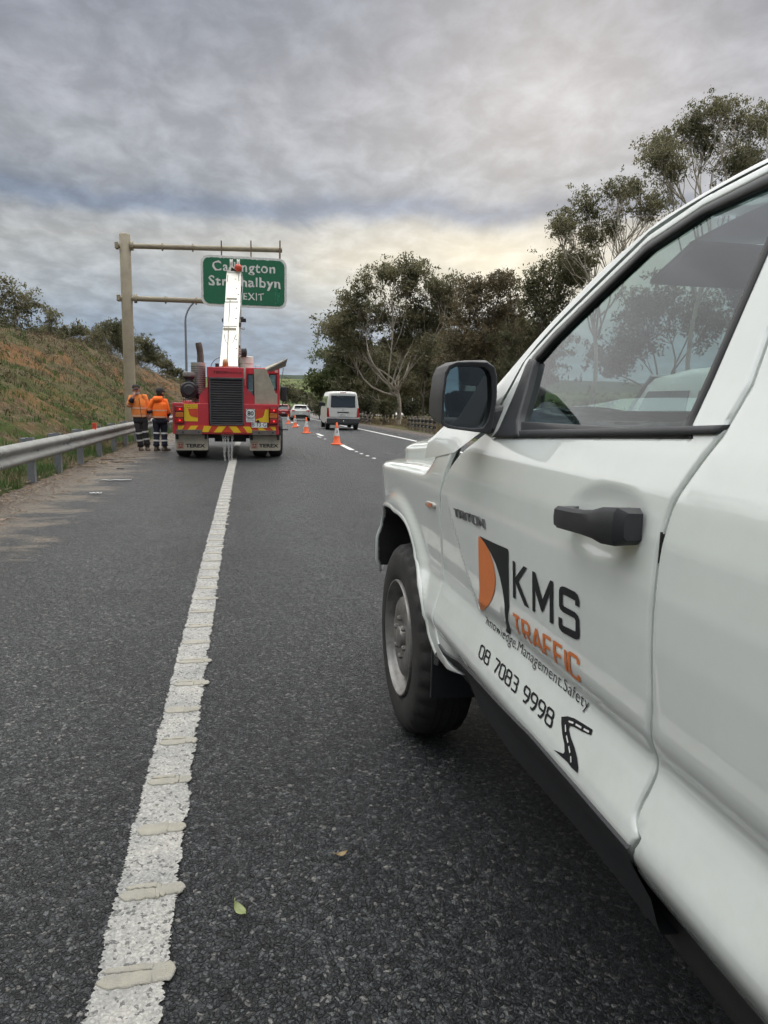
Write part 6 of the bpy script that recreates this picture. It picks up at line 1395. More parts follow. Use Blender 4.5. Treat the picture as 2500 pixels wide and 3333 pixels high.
for k, (px, py, D, rz_, lb) in enumerate([(1096, 1450, 22.4, 2, 'nearest and largest orange cone with faint stencil, in front of the white van'), (997, 1408.5, 31.5, 30, 'second nearest orange cone, between the nearest cone and the white hatchback'),
        (960.5, 1390, 41, 12, 'third orange cone, overlapping the left foot of the hatchback view'), (938.5, 1377.5, 50.5, 50, 'farthest orange cone, just beside the crane mirror')]):
    o = cone if k == 0 else copy_obj(cone)
    p = onY(px, py, D); o.location = (p[0], D, float(zr(D))+.005); o.rotation_euler[2] = radians(rz_); tag(o, lb, 'traffic cone', 'orange cones along the lane line')

# ------------------------------------------------------------------ street lamps behind the sign
def lamp(x, y, H_, lb, first=None):
    if first is None:
        t_ = thing('street_lamp', '', 'street lamp', (0, 0, 0)); mb = MB(); pts = [(0, 0, 0), (0, 0, 2), (0, 0, H_-1.9)]+[(1.9-1.9*cos(a), 0, H_-1.9+1.9*sin(a)) for a in np.linspace(.15, pi/2, 12)]+[(2.6, 0, H_+.03)]
        mb.tube(pts, [.11, .10, .075]+[.065]*12+[.05], 12); obj('lamp_post', mb, GALVD, t_, smooth=50, local=True)
        mb = MB(); mb.prism([(2.5, -.12, H_-.02), (3.15, -.12, H_+.02), (3.15, -.12, H_+.08), (2.55, -.12, H_+.12)], (0, .24, 0)); obj('lamp_head', mb, GALV, t_, bev=.02, local=True)
    else: t_ = copy_obj(first)
    t_.location = (x, y, float(ground_z(x, y))); tag(t_, lb, 'street lamp', 'curved street lamps beyond the sign'); return t_
p = onY(607, 1200, 56); l0 = lamp(p[0], 56, 9.2, 'nearer curved grey street lamp, rising behind the crane exhaust to the sign')
l0.location[2] = float(zr(56)); p = onY(686, 1200, 118); l1 = lamp(p[0], 118, 9.2, 'farther, smaller curved street lamp seen beside the foot of the white boom', l0); l1.location[2] = float(zr(118))
# ------------------------------------------------------------------ two road workers
def skin_body(name, nodes, edges, mat, parent, sub=2, root=0):
    """one continuous surface grown over a skeleton; nodes: (x, y, z, rx, ry)"""
    me = bpy.data.meshes.new(name); o_ = org(parent)
    me.from_pydata([(n[0]-o_[0], n[1]-o_[1], n[2]-o_[2]) for n in nodes], edges, [])
    ob = bpy.data.objects.new(name, me); COL.objects.link(ob)
    sk = ob.modifiers.new('skin', 'SKIN'); sk.use_smooth_shade = True
    if not me.skin_vertices: 
        bm = bmesh.new(); bm.from_mesh(me); bm.verts.layers.skin.verify(); bm.to_mesh(me); bm.free()
    for i, n in enumerate(nodes): me.skin_vertices[0].data[i].radius = (n[3], n[4] if len(n) > 4 else n[3])
    me.skin_vertices[0].data[root].use_root = True
    sb_ = ob.modifiers.new('sub', 'SUBSURF'); sb_.levels = sub; sb_.render_levels = sub
    dg = bpy.context.evaluated_depsgraph_get(); m2 = bpy.data.meshes.new_from_object(ob.evaluated_get(dg))
    ob.modifiers.clear(); ob.data = m2; m2.materials.clear(); m2.materials.append(mat); m2.name = name
    m2.polygons.foreach_set('use_smooth', [True]*len(m2.polygons))
    if parent: ob.parent = parent; ORG[ob.name] = o_
    return ob
def loft(mb, rings, n=18, cap=True):
    """rings: (centre, side vector, front vector)"""
    rg = [[tuple(Vector(c)+Vector(a)*cos(2*pi*j/n)+Vector(b_)*sin(2*pi*j/n)) for j in range(n)] for c, a, b_ in rings]
    k = len(rg); b0 = [q for r in rg for q in r]; fs = [(i*n+j, i*n+(j+1) % n, (i+1)*n+(j+1) % n, (i+1)*n+j) for i in range(k-1) for j in range(n)]
    if cap: fs += [tuple(range(n))[::-1], tuple((k-1)*n+j for j in range(n))]
    mb.add(b0, fs)
def lerp(a, b_, t): return tuple(np.array(a)*(1-t)+np.array(b_)*t)
def worker(label, D, J, face, jack, trou, tape, group):
    """J: joints in the workers' close-up as (a, b, depth offset)"""
    q = {k: (lambda p: (float(p[0]), D+v[2], float(p[2])))(onY(300+.1929*v[0], 1200+.1929*v[1], D+v[2])) for k, v in J.items()}
    zf = min(q['foot_l'][2], q['foot_r'][2])-.045
    for k in q: q[k] = (q[k][0], q[k][1], q[k][2]-zf)           # soles on the ground
    t_ = thing('person', label, 'person', (q['hip_l'][0]*.5+q['hip_r'][0]*.5, D, 0), group)
    V3 = lambda k: Vector(q[k]); f = Vector((sin(face), -cos(face), 0))        # facing direction
    side = Vector((cos(face), sin(face), 0))
    pelvis = (V3('hip_l')+V3('hip_r'))/2+Vector((0, 0, .05)); chest = (V3('sh_l')+V3('sh_r'))/2-Vector((0, 0, .12)); neck = V3('neck'); head = V3('head')
    nodes = [(*pelvis, .13, .10), (*((pelvis+chest)/2), .12, .10), (*chest, .15, .10), (*(neck-Vector((0, 0, .02))), .055), (*head, .085, .095), (*(head+Vector((0, 0, .09))), .075, .085)]
    edges = [(0, 1), (1, 2), (2, 3), (3, 4), (4, 5)]
    def chain_(start, pts):
        prev = start
        for p in pts: nodes.append(p); edges.append((prev, len(nodes)-1)); prev = len(nodes)-1
        return prev
    for s_ in ('l', 'r'):
        h = chain_(2, [(*V3('sh_'+s_), .055), (*V3('el_'+s_), .042), (*V3('wr_'+s_), .030), (*V3('hand_'+s_), .036, .022)])
        d = (V3('hand_'+s_)-V3('wr_'+s_)).normalized(); w = d.cross(f).normalized() if abs(d.dot(f)) < .9 else side
        for k, off in enumerate((-.03, -.010, .010, .028)):
            a = V3('hand_'+s_)+w*off+d*.045; b_ = a+d*(.038+.004*(k in (1, 2)))+f*.012; chain_(h, [(*a, .0095), (*b_, .0085)])
        a = V3('hand_'+s_)+w*.045-d*.01; chain_(h, [(*a, .011), (*(a+d*.035+f*.01), .009)])
        chain_(0, [(*V3('hip_'+s_), .085), (*V3('kn_'+s_), .058), (*V3('an_'+s_), .042)])
    body = skin_body('body', nodes, edges, SKIN, t_, 1)
    # face: nose, ears, eye sockets' brows
    mb = MB(); hc = head
    loft(mb, [(hc+f*.085+Vector((0, 0, .01)), side*.008, Vector((0, 0, .008))), (hc+f*.112-Vector((0, 0, .02)), side*.016, Vector((0, 0, .014)))], 8)
    for s_ in (-1, 1): loft(mb, [(hc+side*s_*.082, f*.018, Vector((0, 0, .03))), (hc+side*s_*.098, f*.014, Vector((0, 0, .026)))], 8)
    obj('nose_and_ears', mb, SKIN, body, smooth=True)
    mb = MB()
    for s_ in (-1, 1): loft(mb, [(hc+f*.083+side*s_*.032+Vector((0, 0, .022)), side*.011, Vector((0, 0, .006))), (hc+f*.093+side*s_*.032+Vector((0, 0, .022)), side*.008, Vector((0, 0, .004)))], 8)
    obj('eyes', mb, DARK, body, smooth=True)
    # trousers
    mb = MB()
    loft(mb, [(pelvis+Vector((0, 0, .09)), side*.172, f*.125), (pelvis, side*.182, f*.135), (pelvis-Vector((0, 0, .10)), side*.180, f*.13), (pelvis-Vector((0, 0, .17)), side*.165, f*.11)])
    tr = obj('trousers', mb, trou, t_, smooth=True)
    for s_ in ('l', 'r'):
        hp, kn, an = V3('hip_'+s_), V3('kn_'+s_), V3('an_'+s_); mb = MB()
        fold = lambda i: .006*sin(i*2.3)
        ps = [(lerp(hp, kn, t), .105-.030*t+fold(i)) for i, t in enumerate(np.linspace(0, 1, 7))]+[(lerp(kn, an, t), .078-.004*t+.008*max(0, t-.7)*3+fold(i+3)) for i, t in enumerate(np.linspace(.15, 1.02, 7))]
        mb.tube([p for p, _ in ps], [r for _, r in ps], 16); lg = obj('trouser_leg', mb, trou, tr, smooth=True)
        for tt in tape:
            c0, c1 = lerp(kn, an, tt), lerp(kn, an, tt+.115); r_ = .0855-.004*tt; mb = MB(); mb.tube([c0, c1], r_, 18, cap=False); obj('reflective_band', mb, REFL, tr, smooth=True)
        ft = V3('foot_'+s_); fd = (Vector((ft.x-an.x, ft.y-an.y, 0))+f*.10).normalized(); c = Vector((an.x, an.y, 0)); sd_ = Vector((-fd.y, fd.x, 0)); mb = MB()
        prof_ = [(-.09, .036, .07), (-.06, .046, .10), (0, .047, .125), (.06, .048, .085), (.12, .052, .065), (.17, .046, .055), (.195, .028, .035)]
        g = []
        for a, w_, h_ in prof_: g.append([tuple(c+fd*a+sd_*w_*x_+Vector((0, 0, z_*h_+.005))) for x_, z_ in ((-1, 0), (-1, .45), (-.75, .85), (0, 1), (.75, .85), (1, .45), (1, 0), (0, -.02), (-1, 0))])
        mb.grid(g); mb.add([g[0][i] for i in range(8)], [tuple(range(8))]); mb.add([g[-1][i] for i in range(8)], [tuple(range(8))]); mb.tube([tuple(c+Vector((0, 0, .09))), tuple(c+Vector((0, 0, .17)))], .058, 14); obj('boot', mb, BOOT, t_, smooth=60)
    # jacket: body and sleeves
    hem = pelvis+Vector((0, 0, -.02)); shm = (V3('sh_l')+V3('sh_r'))/2; up = shm-hem; lean = lambda t: hem+up*t
    shw = (V3('sh_l')-V3('sh_r')).length/2
    mb = MB(); prof_ = [(0, .192, .150), (.05, .200, .155), (.25, .203, .155), (.45, .200, .152), (.62, .205, .152), (.78, .212, .145), (.90, .205, .125), (1.0, shw*.93, .10), (1.06, .13, .085), (1.11, .075, .07)]
    loft(mb, [(lean(t)+Vector((0, 0, .02*(t > 1))), side*a*(1+.012*sin(t*31)), f*b_*(1+.02*sin(t*23))) for t, a, b_ in prof_], 26, cap=False)
    jk = obj('jacket', mb, jack, t_, smooth=True)
    for t0, t1 in ((.02, .115), (.42, .50)):
        mb = MB(); loft(mb, [(lean(t), side*(np.interp(t, [p[0] for p in prof_], [p[1] for p in prof_])+.006), f*(np.interp(t, [p[0] for p in prof_], [p[2] for p in prof_])+.006)) for t in np.linspace(t0, t1, 4)], 26, cap=False); obj('reflective_band', mb, M('orange_tinted_tape', (.72, .40, .26), .5), jk, smooth=True)
    for s_ in ('l', 'r'):
        sh, el, wr = V3('sh_'+s_), V3('el_'+s_), V3('wr_'+s_); mb = MB()
        pts = [lerp(chest+Vector((0, 0, .10)), sh, .75)]+[lerp(sh, el, t) for t in (0, .35, .7, 1)]+[lerp(el, wr, t) for t in (.25, .55, .80)]
        mb.tube(pts, [.088, .088, .078, .073, .070, .066, .060, .052], 14); obj('sleeve', mb, jack, jk, smooth=True)
        mb = MB(); mb.tube([lerp(el, wr, .45), lerp(el, wr, .70), lerp(el, wr, .98)], [.068, .060, .046], 14); obj('dark_cuff', mb, NAVY, jk, smooth=True)
        mb = MB(); mb.tube([lerp(el, wr, .02), lerp(el, wr, .17)], [.0745, .0725], 14, cap=False); obj('reflective_band', mb, M('orange_tinted_tape', (.72, .40, .26), .5), jk, smooth=True)
    # cap with peak
    mb = MB(); hc2 = head+Vector((0, 0, .045))
    loft(mb, [(hc2, side*.099, f*.112), (hc2+Vector((0, 0, .05)), side*.096, f*.108), (hc2+Vector((0, 0, .085)), side*.078, f*.09), (hc2+Vector((0, 0, .105)), side*.040, f*.05), (hc2+Vector((0, 0, .108)), side*.01, f*.01)], 20)
    g = []
    for i in range(5):
        a = i/4; g.append([tuple(hc2+f*(.098+.085*a*cos(b_*.9))+side*(.088*sin(b_)*(1-.12*a))+Vector((0, 0, .008-.022*a))) for b_ in np.linspace(-1.1, 1.1, 9)])
    mb.grid(g); cp_ = obj('cap', mb, M('dark_cap_cloth', (.028, .024, .024), .85), t_, smooth=60)
    return t_, q, body, jk, f, side, head, neck, lean, cp_
fl_ = lambda **k: k
J1 = dict(head=(742, 378, .0), neck=(765, 468, .02), sh_l=(668, 505, .0), sh_r=(880, 490, .02), el_l=(628, 622, -.10), wr_l=(688, 505, -.20), hand_l=(712, 442, -.17), el_r=(942, 660, .05), wr_r=(950, 775, -.02), hand_r=(955, 838, -.04),
          hip_l=(762, 850, .0), hip_r=(872, 850, .0), kn_l=(788, 1080, -.03), kn_r=(892, 1060, .0), an_l=(822, 1315, .02), an_r=(932, 1295, .02), foot_l=(846, 1370, -.14), foot_r=(955, 1372, -.12))
w1 = worker('bearded worker in faded orange jacket and cap, one hand to his mouth, by the rail', 19.3, J1, radians(12), HIVISD, GREYC, (.0, .52), None)
t_, q, body, jk, f, side, head, neck, lean, cp_ = w1
mb = MB(); loft(mb, [(head-Vector((0, 0, .045))+f*.05, side*.074, f*.055), (head-Vector((0, 0, .09))+f*.055, side*.066, f*.052), (head-Vector((0, 0, .125))+f*.055, side*.040, f*.035)], 16); obj('beard', mb, BEARD, t_, smooth=True)
mb = MB(); loft(mb, [(Vector(neck)+Vector((0, 0, -.035)), side*.088, f*.085), (Vector(neck)+Vector((0, 0, .03)), side*.082, f*.078)], 16, cap=False); obj('collar', mb, NAVY, jk, smooth=True)
mb = MB(); mb.tube([lean(t)+f*(.157-.03*max(0, t-.6)*2)+side*.012 for t in np.linspace(.01, .98, 8)], .008, 6); obj('zip', mb, M('brown_zip', (.12, .06, .03), .6), jk)
mb = MB(); loft(mb, [(head+f*.104+Vector((0, 0, .062)), side*.05, Vector((0, 0, .012))), (head+f*.112+Vector((0, 0, .066)), side*.046, Vector((0, 0, .010)))], 12); obj('cap_badge', mb, M('orange_cap_badge', (.5, .16, .05), .7), cp_)
J2 = dict(head=(1148, 455, .0), neck=(1140, 515, .0), sh_l=(1030, 590, .0), sh_r=(1222, 585, .02), el_l=(972, 715, .02), wr_l=(1000, 790, -.0), hand_l=(985, 840, .0), el_r=(1275, 745, .04), wr_r=(1288, 830, .10), hand_r=(1282, 890, .12),
          hip_l=(1085, 890, .0), hip_r=(1205, 890, .0), kn_l=(1092, 1110, .02), kn_r=(1218, 1115, .02), an_l=(1085, 1335, .0), an_r=(1225, 1335, .0), foot_l=(1090, 1392, .12), foot_r=(1260, 1388, .06))
w2 = worker('worker in bright orange hooded jacket and navy trousers seen from behind, next to crane', 19.15, J2, radians(180-38), HIVIS, NAVY, (.0, .56), None)
t_, q, body, jk, f, side, head, neck, lean, cp_ = w2
mb = MB(); nb = Vector(neck); bk = -f
loft(mb, [(nb+bk*.05+Vector((0, 0, .02)), side*.11, f*.08), (nb+bk*.075-Vector((0, 0, .03)), side*.145, f*.105), (nb+bk*.09-Vector((0, 0, .09)), side*.135, f*.095), (nb+bk*.085-Vector((0, 0, .15)), side*.075, f*.05)], 20); obj('hood', mb, HIVIS, jk, smooth=True)
mb = MB(); loft(mb, [(head-Vector((0, 0, .06))+bk*.01, side*.078, f*.085), (head+Vector((0, 0, .05)), side*.090, f*.10)], 18); obj('hair', mb, M('dark_hair', (.03, .022, .018), .8), t_, smooth=True)

# ------------------------------------------------------------------ vehicles on the open lane
def shell(stations, n=None):
    """stations: (y, half width, z low, z belt, z roof, half roof width) -> closed smooth body"""
    g = []
    for y, w, zl, zb, zt, wr in stations:
        row = [(0, zl), (-w*.8, zl), (-w*.97, zl+.05), (-w, zl+.18), (-w, (zl+zb)/2+.05), (-w*.975, zb), (-(w*.975*.45+wr*.55), zb+(zt-zb)*.52), (-wr, zt-(zt-zb)*.12), (-wr*.90, zt-(zt-zb)*.03), (-wr*.6, zt), (0, zt+.012)]
        row += [(-a, b_) for a, b_ in row[-2::-1]]; g.append([(a, y, b_) for a, b_ in row])
    mb = MB(); mb.grid(g); mb.add(g[0][:-1], [tuple(range(len(g[0])-1))]); mb.add(g[-1][:-1], [tuple(range(len(g[0])-1))]); return mb
def quad_part(name, pts, mat, parent, th=.012, d=(0, -1, 0), bev=.0):
    mb = MB(); mb.prism(pts, tuple(np.array(d)*th)); return obj(name, mb, mat, parent, local=True, bev=bev)
def wheels(t_, ys, w, r, wd=.20):
    for y in ys:
        for s_ in (-1, 1):
            mb = MB(); mb.lathe([(-wd/2, r*.6), (-wd/2, r*.93), (-wd/2+.03, r), (wd/2-.03, r), (wd/2, r*.93), (wd/2, r*.6)], (s_*(w-wd/2), y, r), 'x', 26); o = obj('wheel', mb, RUBBER, t_, smooth=40, local=True)
            mb = MB(); mb.lathe([(s_*(wd/2+.002)-s_*.03, r*.62), (s_*(wd/2+.002), r*.60), (s_*(wd/2-.03), r*.3), (s_*(wd/2-.01), r*.12), (s_*(wd/2-.01), 0)], (s_*(w-wd/2), y, r), 'x', 20); obj('rim', mb, STEELRIM, o, smooth=40, local=True)
BUMPG = M('dark_grey_bumper', (.045, .045, .047), .6, var=.1)
def make_van():
    t_ = thing('van', '', 'van', (0, 0, 0))
    b = obj('body', shell([(0, .80, .50, 1.12, 1.86, .66), (.03, .835, .38, 1.12, 1.92, .69), (.15, .85, .30, 1.12, 1.965, .715), (1.2, .85, .26, 1.12, 1.98, .73), (3.0, .85, .26, 1.12, 1.98, .73), (3.7, .85, .26, 1.12, 1.90, .70), (4.05, .85, .28, 1.12, 1.60, .66), (4.4, .84, .3, 1.05, 1.15, .66), (4.62, .80, .3, .86, .90, .62), (4.70, .72, .4, .72, .74, .60)]), WHITEV, t_, smooth=55, local=True)
    quad_part('rear_window', [(-.625, -.004, 1.17), (.625, -.004, 1.17), (.60, .004, 1.70), (.56, .006, 1.74), (-.56, .006, 1.74), (-.60, .004, 1.70)], GLASSD, t_, .012, bev=.004)
    quad_part('rear_window_trim', [(-.635, -.001, 1.155), (.635, -.001, 1.155), (.612, .006, 1.755), (-.612, .006, 1.755)], SEAL, t_, .008)  # black seal strip framing the rear window
    quad_part('tailgate_seam', [(-.70, .0, .66), (.70, .0, .66), (.70, .0, .672), (-.70, .0, .672)], DARK, t_, .010)
    quad_part('rear_bumper', [(-.84, .03, .33), (.84, .03, .33), (.84, .03, .60), (-.84, .03, .60)], BUMPG, t_, .14, bev=.03)
    quad_part('handle_strip', [(-.30, .0, .885), (.30, .0, .885), (.30, .0, .935), (-.30, .0, .935)], DARK, t_, .025, bev=.006)
    quad_part('number_plate', [(-.18, .0, .715), (.18, .0, .715), (.18, .0, .845), (-.18, .0, .845)], PLATEW, t_, .02)
    mb = MB(); flat_text(mb, 'S489\u00b7BLT', 0, -.0215, .78, .31, .075, .01); o = obj('plate_number', mb, PRINT, t_, fixn=False, local=True)
    for s_ in (-1, 1):
        quad_part('tail_lamp', [(s_*.70, .0, .66), (s_*.835, .03, .66), (s_*.825, .03, 1.14), (s_*.74, .0, 1.14)], REDLENS, t_, .03, bev=.008)
        quad_part('mud_flap', [(s_*.62, .45, .16), (s_*.84, .45, .16), (s_*.84, .45, .42), (s_*.62, .45, .42)], DARK, t_, .01)
        for y0, y1 in ((.45, 1.5), (1.62, 2.7), (2.85, 3.65)):
            x = lambda z: s_*(.829+.008-(z-1.12)*.135)
            mb = MB(); mb.prism([(x(1.2)-s_*.005, y0, 1.20), (x(1.2)-s_*.005, y1+(.25 if y1 > 3 else 0), 1.20), (x(1.72)-s_*.005, y1-(.05 if y1 > 3 else 0), 1.72), (x(1.72)-s_*.005, y0, 1.72)], (s_*.008, 0, 0)); obj('side_window', mb, GLASSD, t_, local=True)
        mb = MB(); mb.box((s_*.90-.10, 3.55, 1.18), (s_*.90+.10, 3.67, 1.42)); obj('side_mirror', mb, BLACKP, t_, bev=.03, local=True)
    mb = MB(); mb.prism([(-.66, 3.72, 1.90), (.66, 3.72, 1.90), (.72, 4.40, 1.17), (-.72, 4.40, 1.17)], (0, .03, .02)); obj('windscreen', mb, GLASSD, t_, local=True)
    quad_part('high_brake_lamp', [(-.16, .02, 1.895), (.16, .02, 1.895), (.16, .02, 1.925), (-.16, .02, 1.925)], REDLENS, t_, .012)
    mb = MB(); mb.lathe([(0, .055), (-.004, .055), (-.004, .038), (0, .038)], (0, -.001, 1.045), 'y', 24, cap=False); mb.box((-.045, -.006, 1.04), (.045, -.002, 1.052)); obj('badge', mb, CHROME, t_, local=True)
    mb = MB(); mb.tube([(0.0, -.13, .42), (0, -.24, .42), (0, -.24, .47)], .02, 8); mb.lathe([(0, .01), (.01, .028), (.03, .03), (.05, .01)], (0, -.24, .46), 'z', 12); obj('tow_ball', mb, CHROME, t_, local=True)
    mb = MB(); mb.tube([(-.35, -.03, 1.755), (-.30, -.035, 1.70), (.02, -.03, 1.62)], .010, 5); obj('wiper', mb, BLACKP, t_, local=True)
    mb = MB(); mb.box((-.74, .3, .25), (.74, 4.3, .45)); obj('chassis', mb, DARK, t_, local=True)
    wheels(t_, (.78, 3.75), .84, .335); return t_
van = make_van()
D = 36.5; p = onY(1062, 1398, D); van.location = (p[0]+.86, D, float(zr(D))); van.rotation_euler[2] = radians(-2.2)
tag(van, 'white passenger van driving away in the right lane, between cones and edge line', 'van')
def make_hatch(paint, nm='hatchback', wagon=False):
    t_ = thing(nm, '', 'car', (0, 0, 0)); zr_ = 1.62 if wagon else 1.44
    obj('body', shell([(0, .74, .52, .86, .90, .66), (.05, .83, .40, .92, 1.00, .68), (.16, .87, .30, .95, 1.12, .66), (.42, .885, .24, .95, zr_-.08, .60), (.8, .89, .22, .95, zr_, .57), (1.8, .89, .22, .94, zr_+.02, .57), (2.5, .885, .22, .93, zr_-.10, .55), (3.1, .88, .22, .92, 1.02, .58), (3.9, .86, .25, .82, .86, .60), (4.25, .78, .3, .68, .70, .55), (4.36, .65, .38, .55, .57, .5)]), paint, t_, smooth=55, local=True)
    zt = zr_-.10
    quad_part('rear_window', [(-.60, .115, 1.045), (.60, .115, 1.045), (.52, .40, zt-.02), (.46, .42, zt), (-.46, .42, zt), (-.52, .40, zt-.02)], GLASSD, t_, .03, (0, -.8, .6))
    quad_part('roof_spoiler', [(-.56, .22, zt+.02), (.56, .22, zt+.02), (.55, .55, zt+.08), (-.55, .55, zt+.08)], paint, t_, .03, (0, 0, 1), bev=.008)
    for s_ in (-1, 1):
        quad_part('tail_lamp', [(s_*.84, .07, .93), (s_*.80, .02, .83), (s_*.50, -.005, .90), (s_*.48, -.0, .94), (s_*.72, .06, 1.0)], REDLENS, t_, .035, bev=.004)
        mb = MB(); zz = zt-.04; mb.prism([(s_*.872, .55, 1.0), (s_*.872, 2.95, .985), (s_*.70, 2.30, zz), (s_*.69, .62, zz)], (s_*.012, 0, 0)); obj('side_window', mb, GLASSD, t_, local=True)
        mb = MB(); mb.box((s_*.96-.09, 2.62, .95), (s_*.96+.09, 2.74, 1.09)); obj('side_mirror', mb, BLACKP, t_, bev=.03, local=True)
    quad_part('bumper_insert', [(-.68, .02, .34), (.68, .02, .34), (.62, .02, .50), (.45, .0, .55), (-.45, .0, .55), (-.62, .02, .50)], DARK, t_, .045, bev=.01)
    quad_part('number_plate', [(-.18, .0, .62), (.18, .0, .62), (.18, .0, .73), (-.18, .0, .73)], PLATEW, t_, .03)
    mb = MB(); mb.box((-.76, .3, .2), (.76, 4.0, .4)); obj('chassis', mb, DARK, t_, local=True)
    mb = MB(); mb.prism([(-.55, 2.45, zr_-.09), (.55, 2.45, zr_-.09), (.66, 3.05, 1.03), (-.66, 3.05, 1.03)], (0, .02, .03)); obj('windscreen', mb, GLASSD, t_, local=True)
    wheels(t_, (.72, 3.38), .875, .32); return t_
hb = make_hatch(WHITEV); D = 66; p = onY(979, 1368, D); hb.location = (p[0], D, float(zr(D))); hb.rotation_euler[2] = radians(-2.2)
tag(hb, 'white hatchback seen from behind on the road, left of the white van', 'car', 'cars ahead')
RU = make_hatch(M('red_car_paint', (.40, .03, .03), .35, coat=.5), 'station_wagon', True)
D = 84; p = onY(923, 1348, D); RU.location = (p[0], D, float(zr(D))); tag(RU, 'red vehicle mostly hidden behind the right edge of the red crane', 'car', 'cars ahead')
def far_car(src, px, D, lb, flip=False):
    o = copy_obj(src); p = onY(px, 1330, D); o.location = (p[0], D, float(zr(D))); o.rotation_euler[2] = radians(180 if flip else -5); tag(o, lb, 'car', 'cars ahead'); return o
far_car(hb, 1018, 225, 'distant white car, leftmost of the pale cars beyond the white hatchback', True)
dk = make_hatch(M('dark_car_paint', (.03, .035, .045), .35, coat=.5)); D = 500; p = onY(1027, 1312, D); dk.location = (p[0], D, float(zr(D))); tag(dk, 'tiny dark car climbing the far stretch of the freeway', 'car', 'cars ahead')
far_car(dk, 1037, 430, 'tiny dark car nearest us on the far climb of the freeway')
far_car(RU, 1030, 235, 'small reddish car just right of the distant white car')
far_car(van, 1015, 600, 'tiny white van at the top of the far freeway climb'); bpy.data.objects[-1] if False else None
far_car(hb, 1046, 215, 'pale car between the guide posts and the white van, far down the road', True)
far_car(hb, 1286, 125, 'white car glimpsed behind the pale gum trunks', True)
for o in list(COL.objects):
    if o.get('label') == 'tiny white van at the top of the far freeway climb': o['category'] = 'van'
v2 = copy_obj(van); p = onX(1965, 1340, 3.9); v2.location = (4.78, 3.2, 0.0); v2.scale = (1, 1, .885); tag(v2, "white van in the next lane, seen through the pickup's side windows", 'van')

# ------------------------------------------------------------------ barriers, posts, bridge
WOOD = M('weathered_timber_post', (.16, .135, .105), .85, var=.3, vs=8); 
def barrier(name, label, pts, h, dia, mat, band, rail):
    t_ = thing(name, label, 'fence', (pts[0][0], pts[0][1], 0))
    for x, y in pts:
        z = float(ground_z(x, y)); mb = MB(); mb.lathe([(-.1, dia/2), (h, dia/2), (h+.01, dia/3), (h+.01, 0)], (x, y, z), 'z', 10); po = obj('post', mb, mat, t_, smooth=40)
        if band:
            for zz in (.30, .62): mb = MB(); mb.lathe([(zz*h, dia/2+.012), (zz*h+.16*h, dia/2+.012)], (x, y, z), 'z', 10, cap=False); obj('post_band', mb, DARK, po)
    for hh in rail:
        mb = MB(); mb.tube([(x, y-dia/2-.01, float(ground_z(x, y))+hh*h) for x, y in pts], .016, 6); obj('barrier_wire', mb, GALV, t_)
nb_ = [onY(px, 1390, D) for px, D in zip((1331, 1341, 1352, 1363, 1375, 1387, 1400, 1414), (42, 40.5, 39, 37.6, 36.2, 35, 33.8, 32.6))]
barrier('wire_barrier', 'row of dark banded posts with wires, close behind the pickup mirror', [(float(p[0]), float(p[1])) for p in nb_], .78, .15, WOOD, True, (.35, .6, .85))
nb_ = [onY(px, 1370, D) for px, D in zip((1140, 1152, 1164, 1176, 1189, 1203), (72, 67, 62.5, 58.5, 55, 52))]
barrier('wire_barrier', 'row of grey posts with wires, just right of the white van', [(float(p[0]), float(p[1])) for p in nb_], .78, .15, WOOD, True, (.35, .6, .85))
nb_ = [onY(px, 1345, D) for px, D in zip((1031, 1035, 1039, 1044, 1049, 1055, 1061), (112, 104, 97, 91, 86, 81, 77))]
barrier('wire_barrier', 'row of short white posts beyond the white van on its left', [(float(p[0]), float(p[1])) for p in nb_], .85, .17, PRINTW, False, (.85,))
for px, D, lb in ((1342, 72, 'left of the two slim pale poles among the gum trunks'), (1378, 68, 'right of the two slim pale poles among the gum trunks')):
    p = onY(px, 1340, D); mb = MB(); z = float(ground_z(p[0], D)); mb.tube([(p[0], D, z-.1), (p[0], D, z+2.5)], [.07, .05], 10); tag(obj('pale_pole', mb, PRINTW, smooth=50), lb, 'pole', 'slim pale poles')
br = thing('overpass_bridge', 'low concrete overpass crossing the freeway far away', 'bridge', (70, 700, 0)); CON = M('pale_concrete', (.33, .31, .28), .85, var=.1, vs=.3)
mb = MB(); mb.box((20, 700, 6.8), (170, 709, 8.2)); obj('bridge_deck', mb, CON, br)
mb = MB(); mb.box((20, 699.6, 8.2), (170, 699.9, 9.0)); obj('bridge_parapet', mb, CON, br)
for x in (48, 66, 84, 112, 140): mb = MB(); mb.box((x, 701, 0), (x+1.2, 708, 6.8)); obj('bridge_pier', mb, CON, br)
mb = MB(); mb.prism([(-20, 699, .5), (24, 699, .5), (24, 699, 7), (4, 699, 7)], (0, 12, 0)); obj('bridge_abutment', mb, M('grassy_abutment', (.10, .11, .05), .9), br)
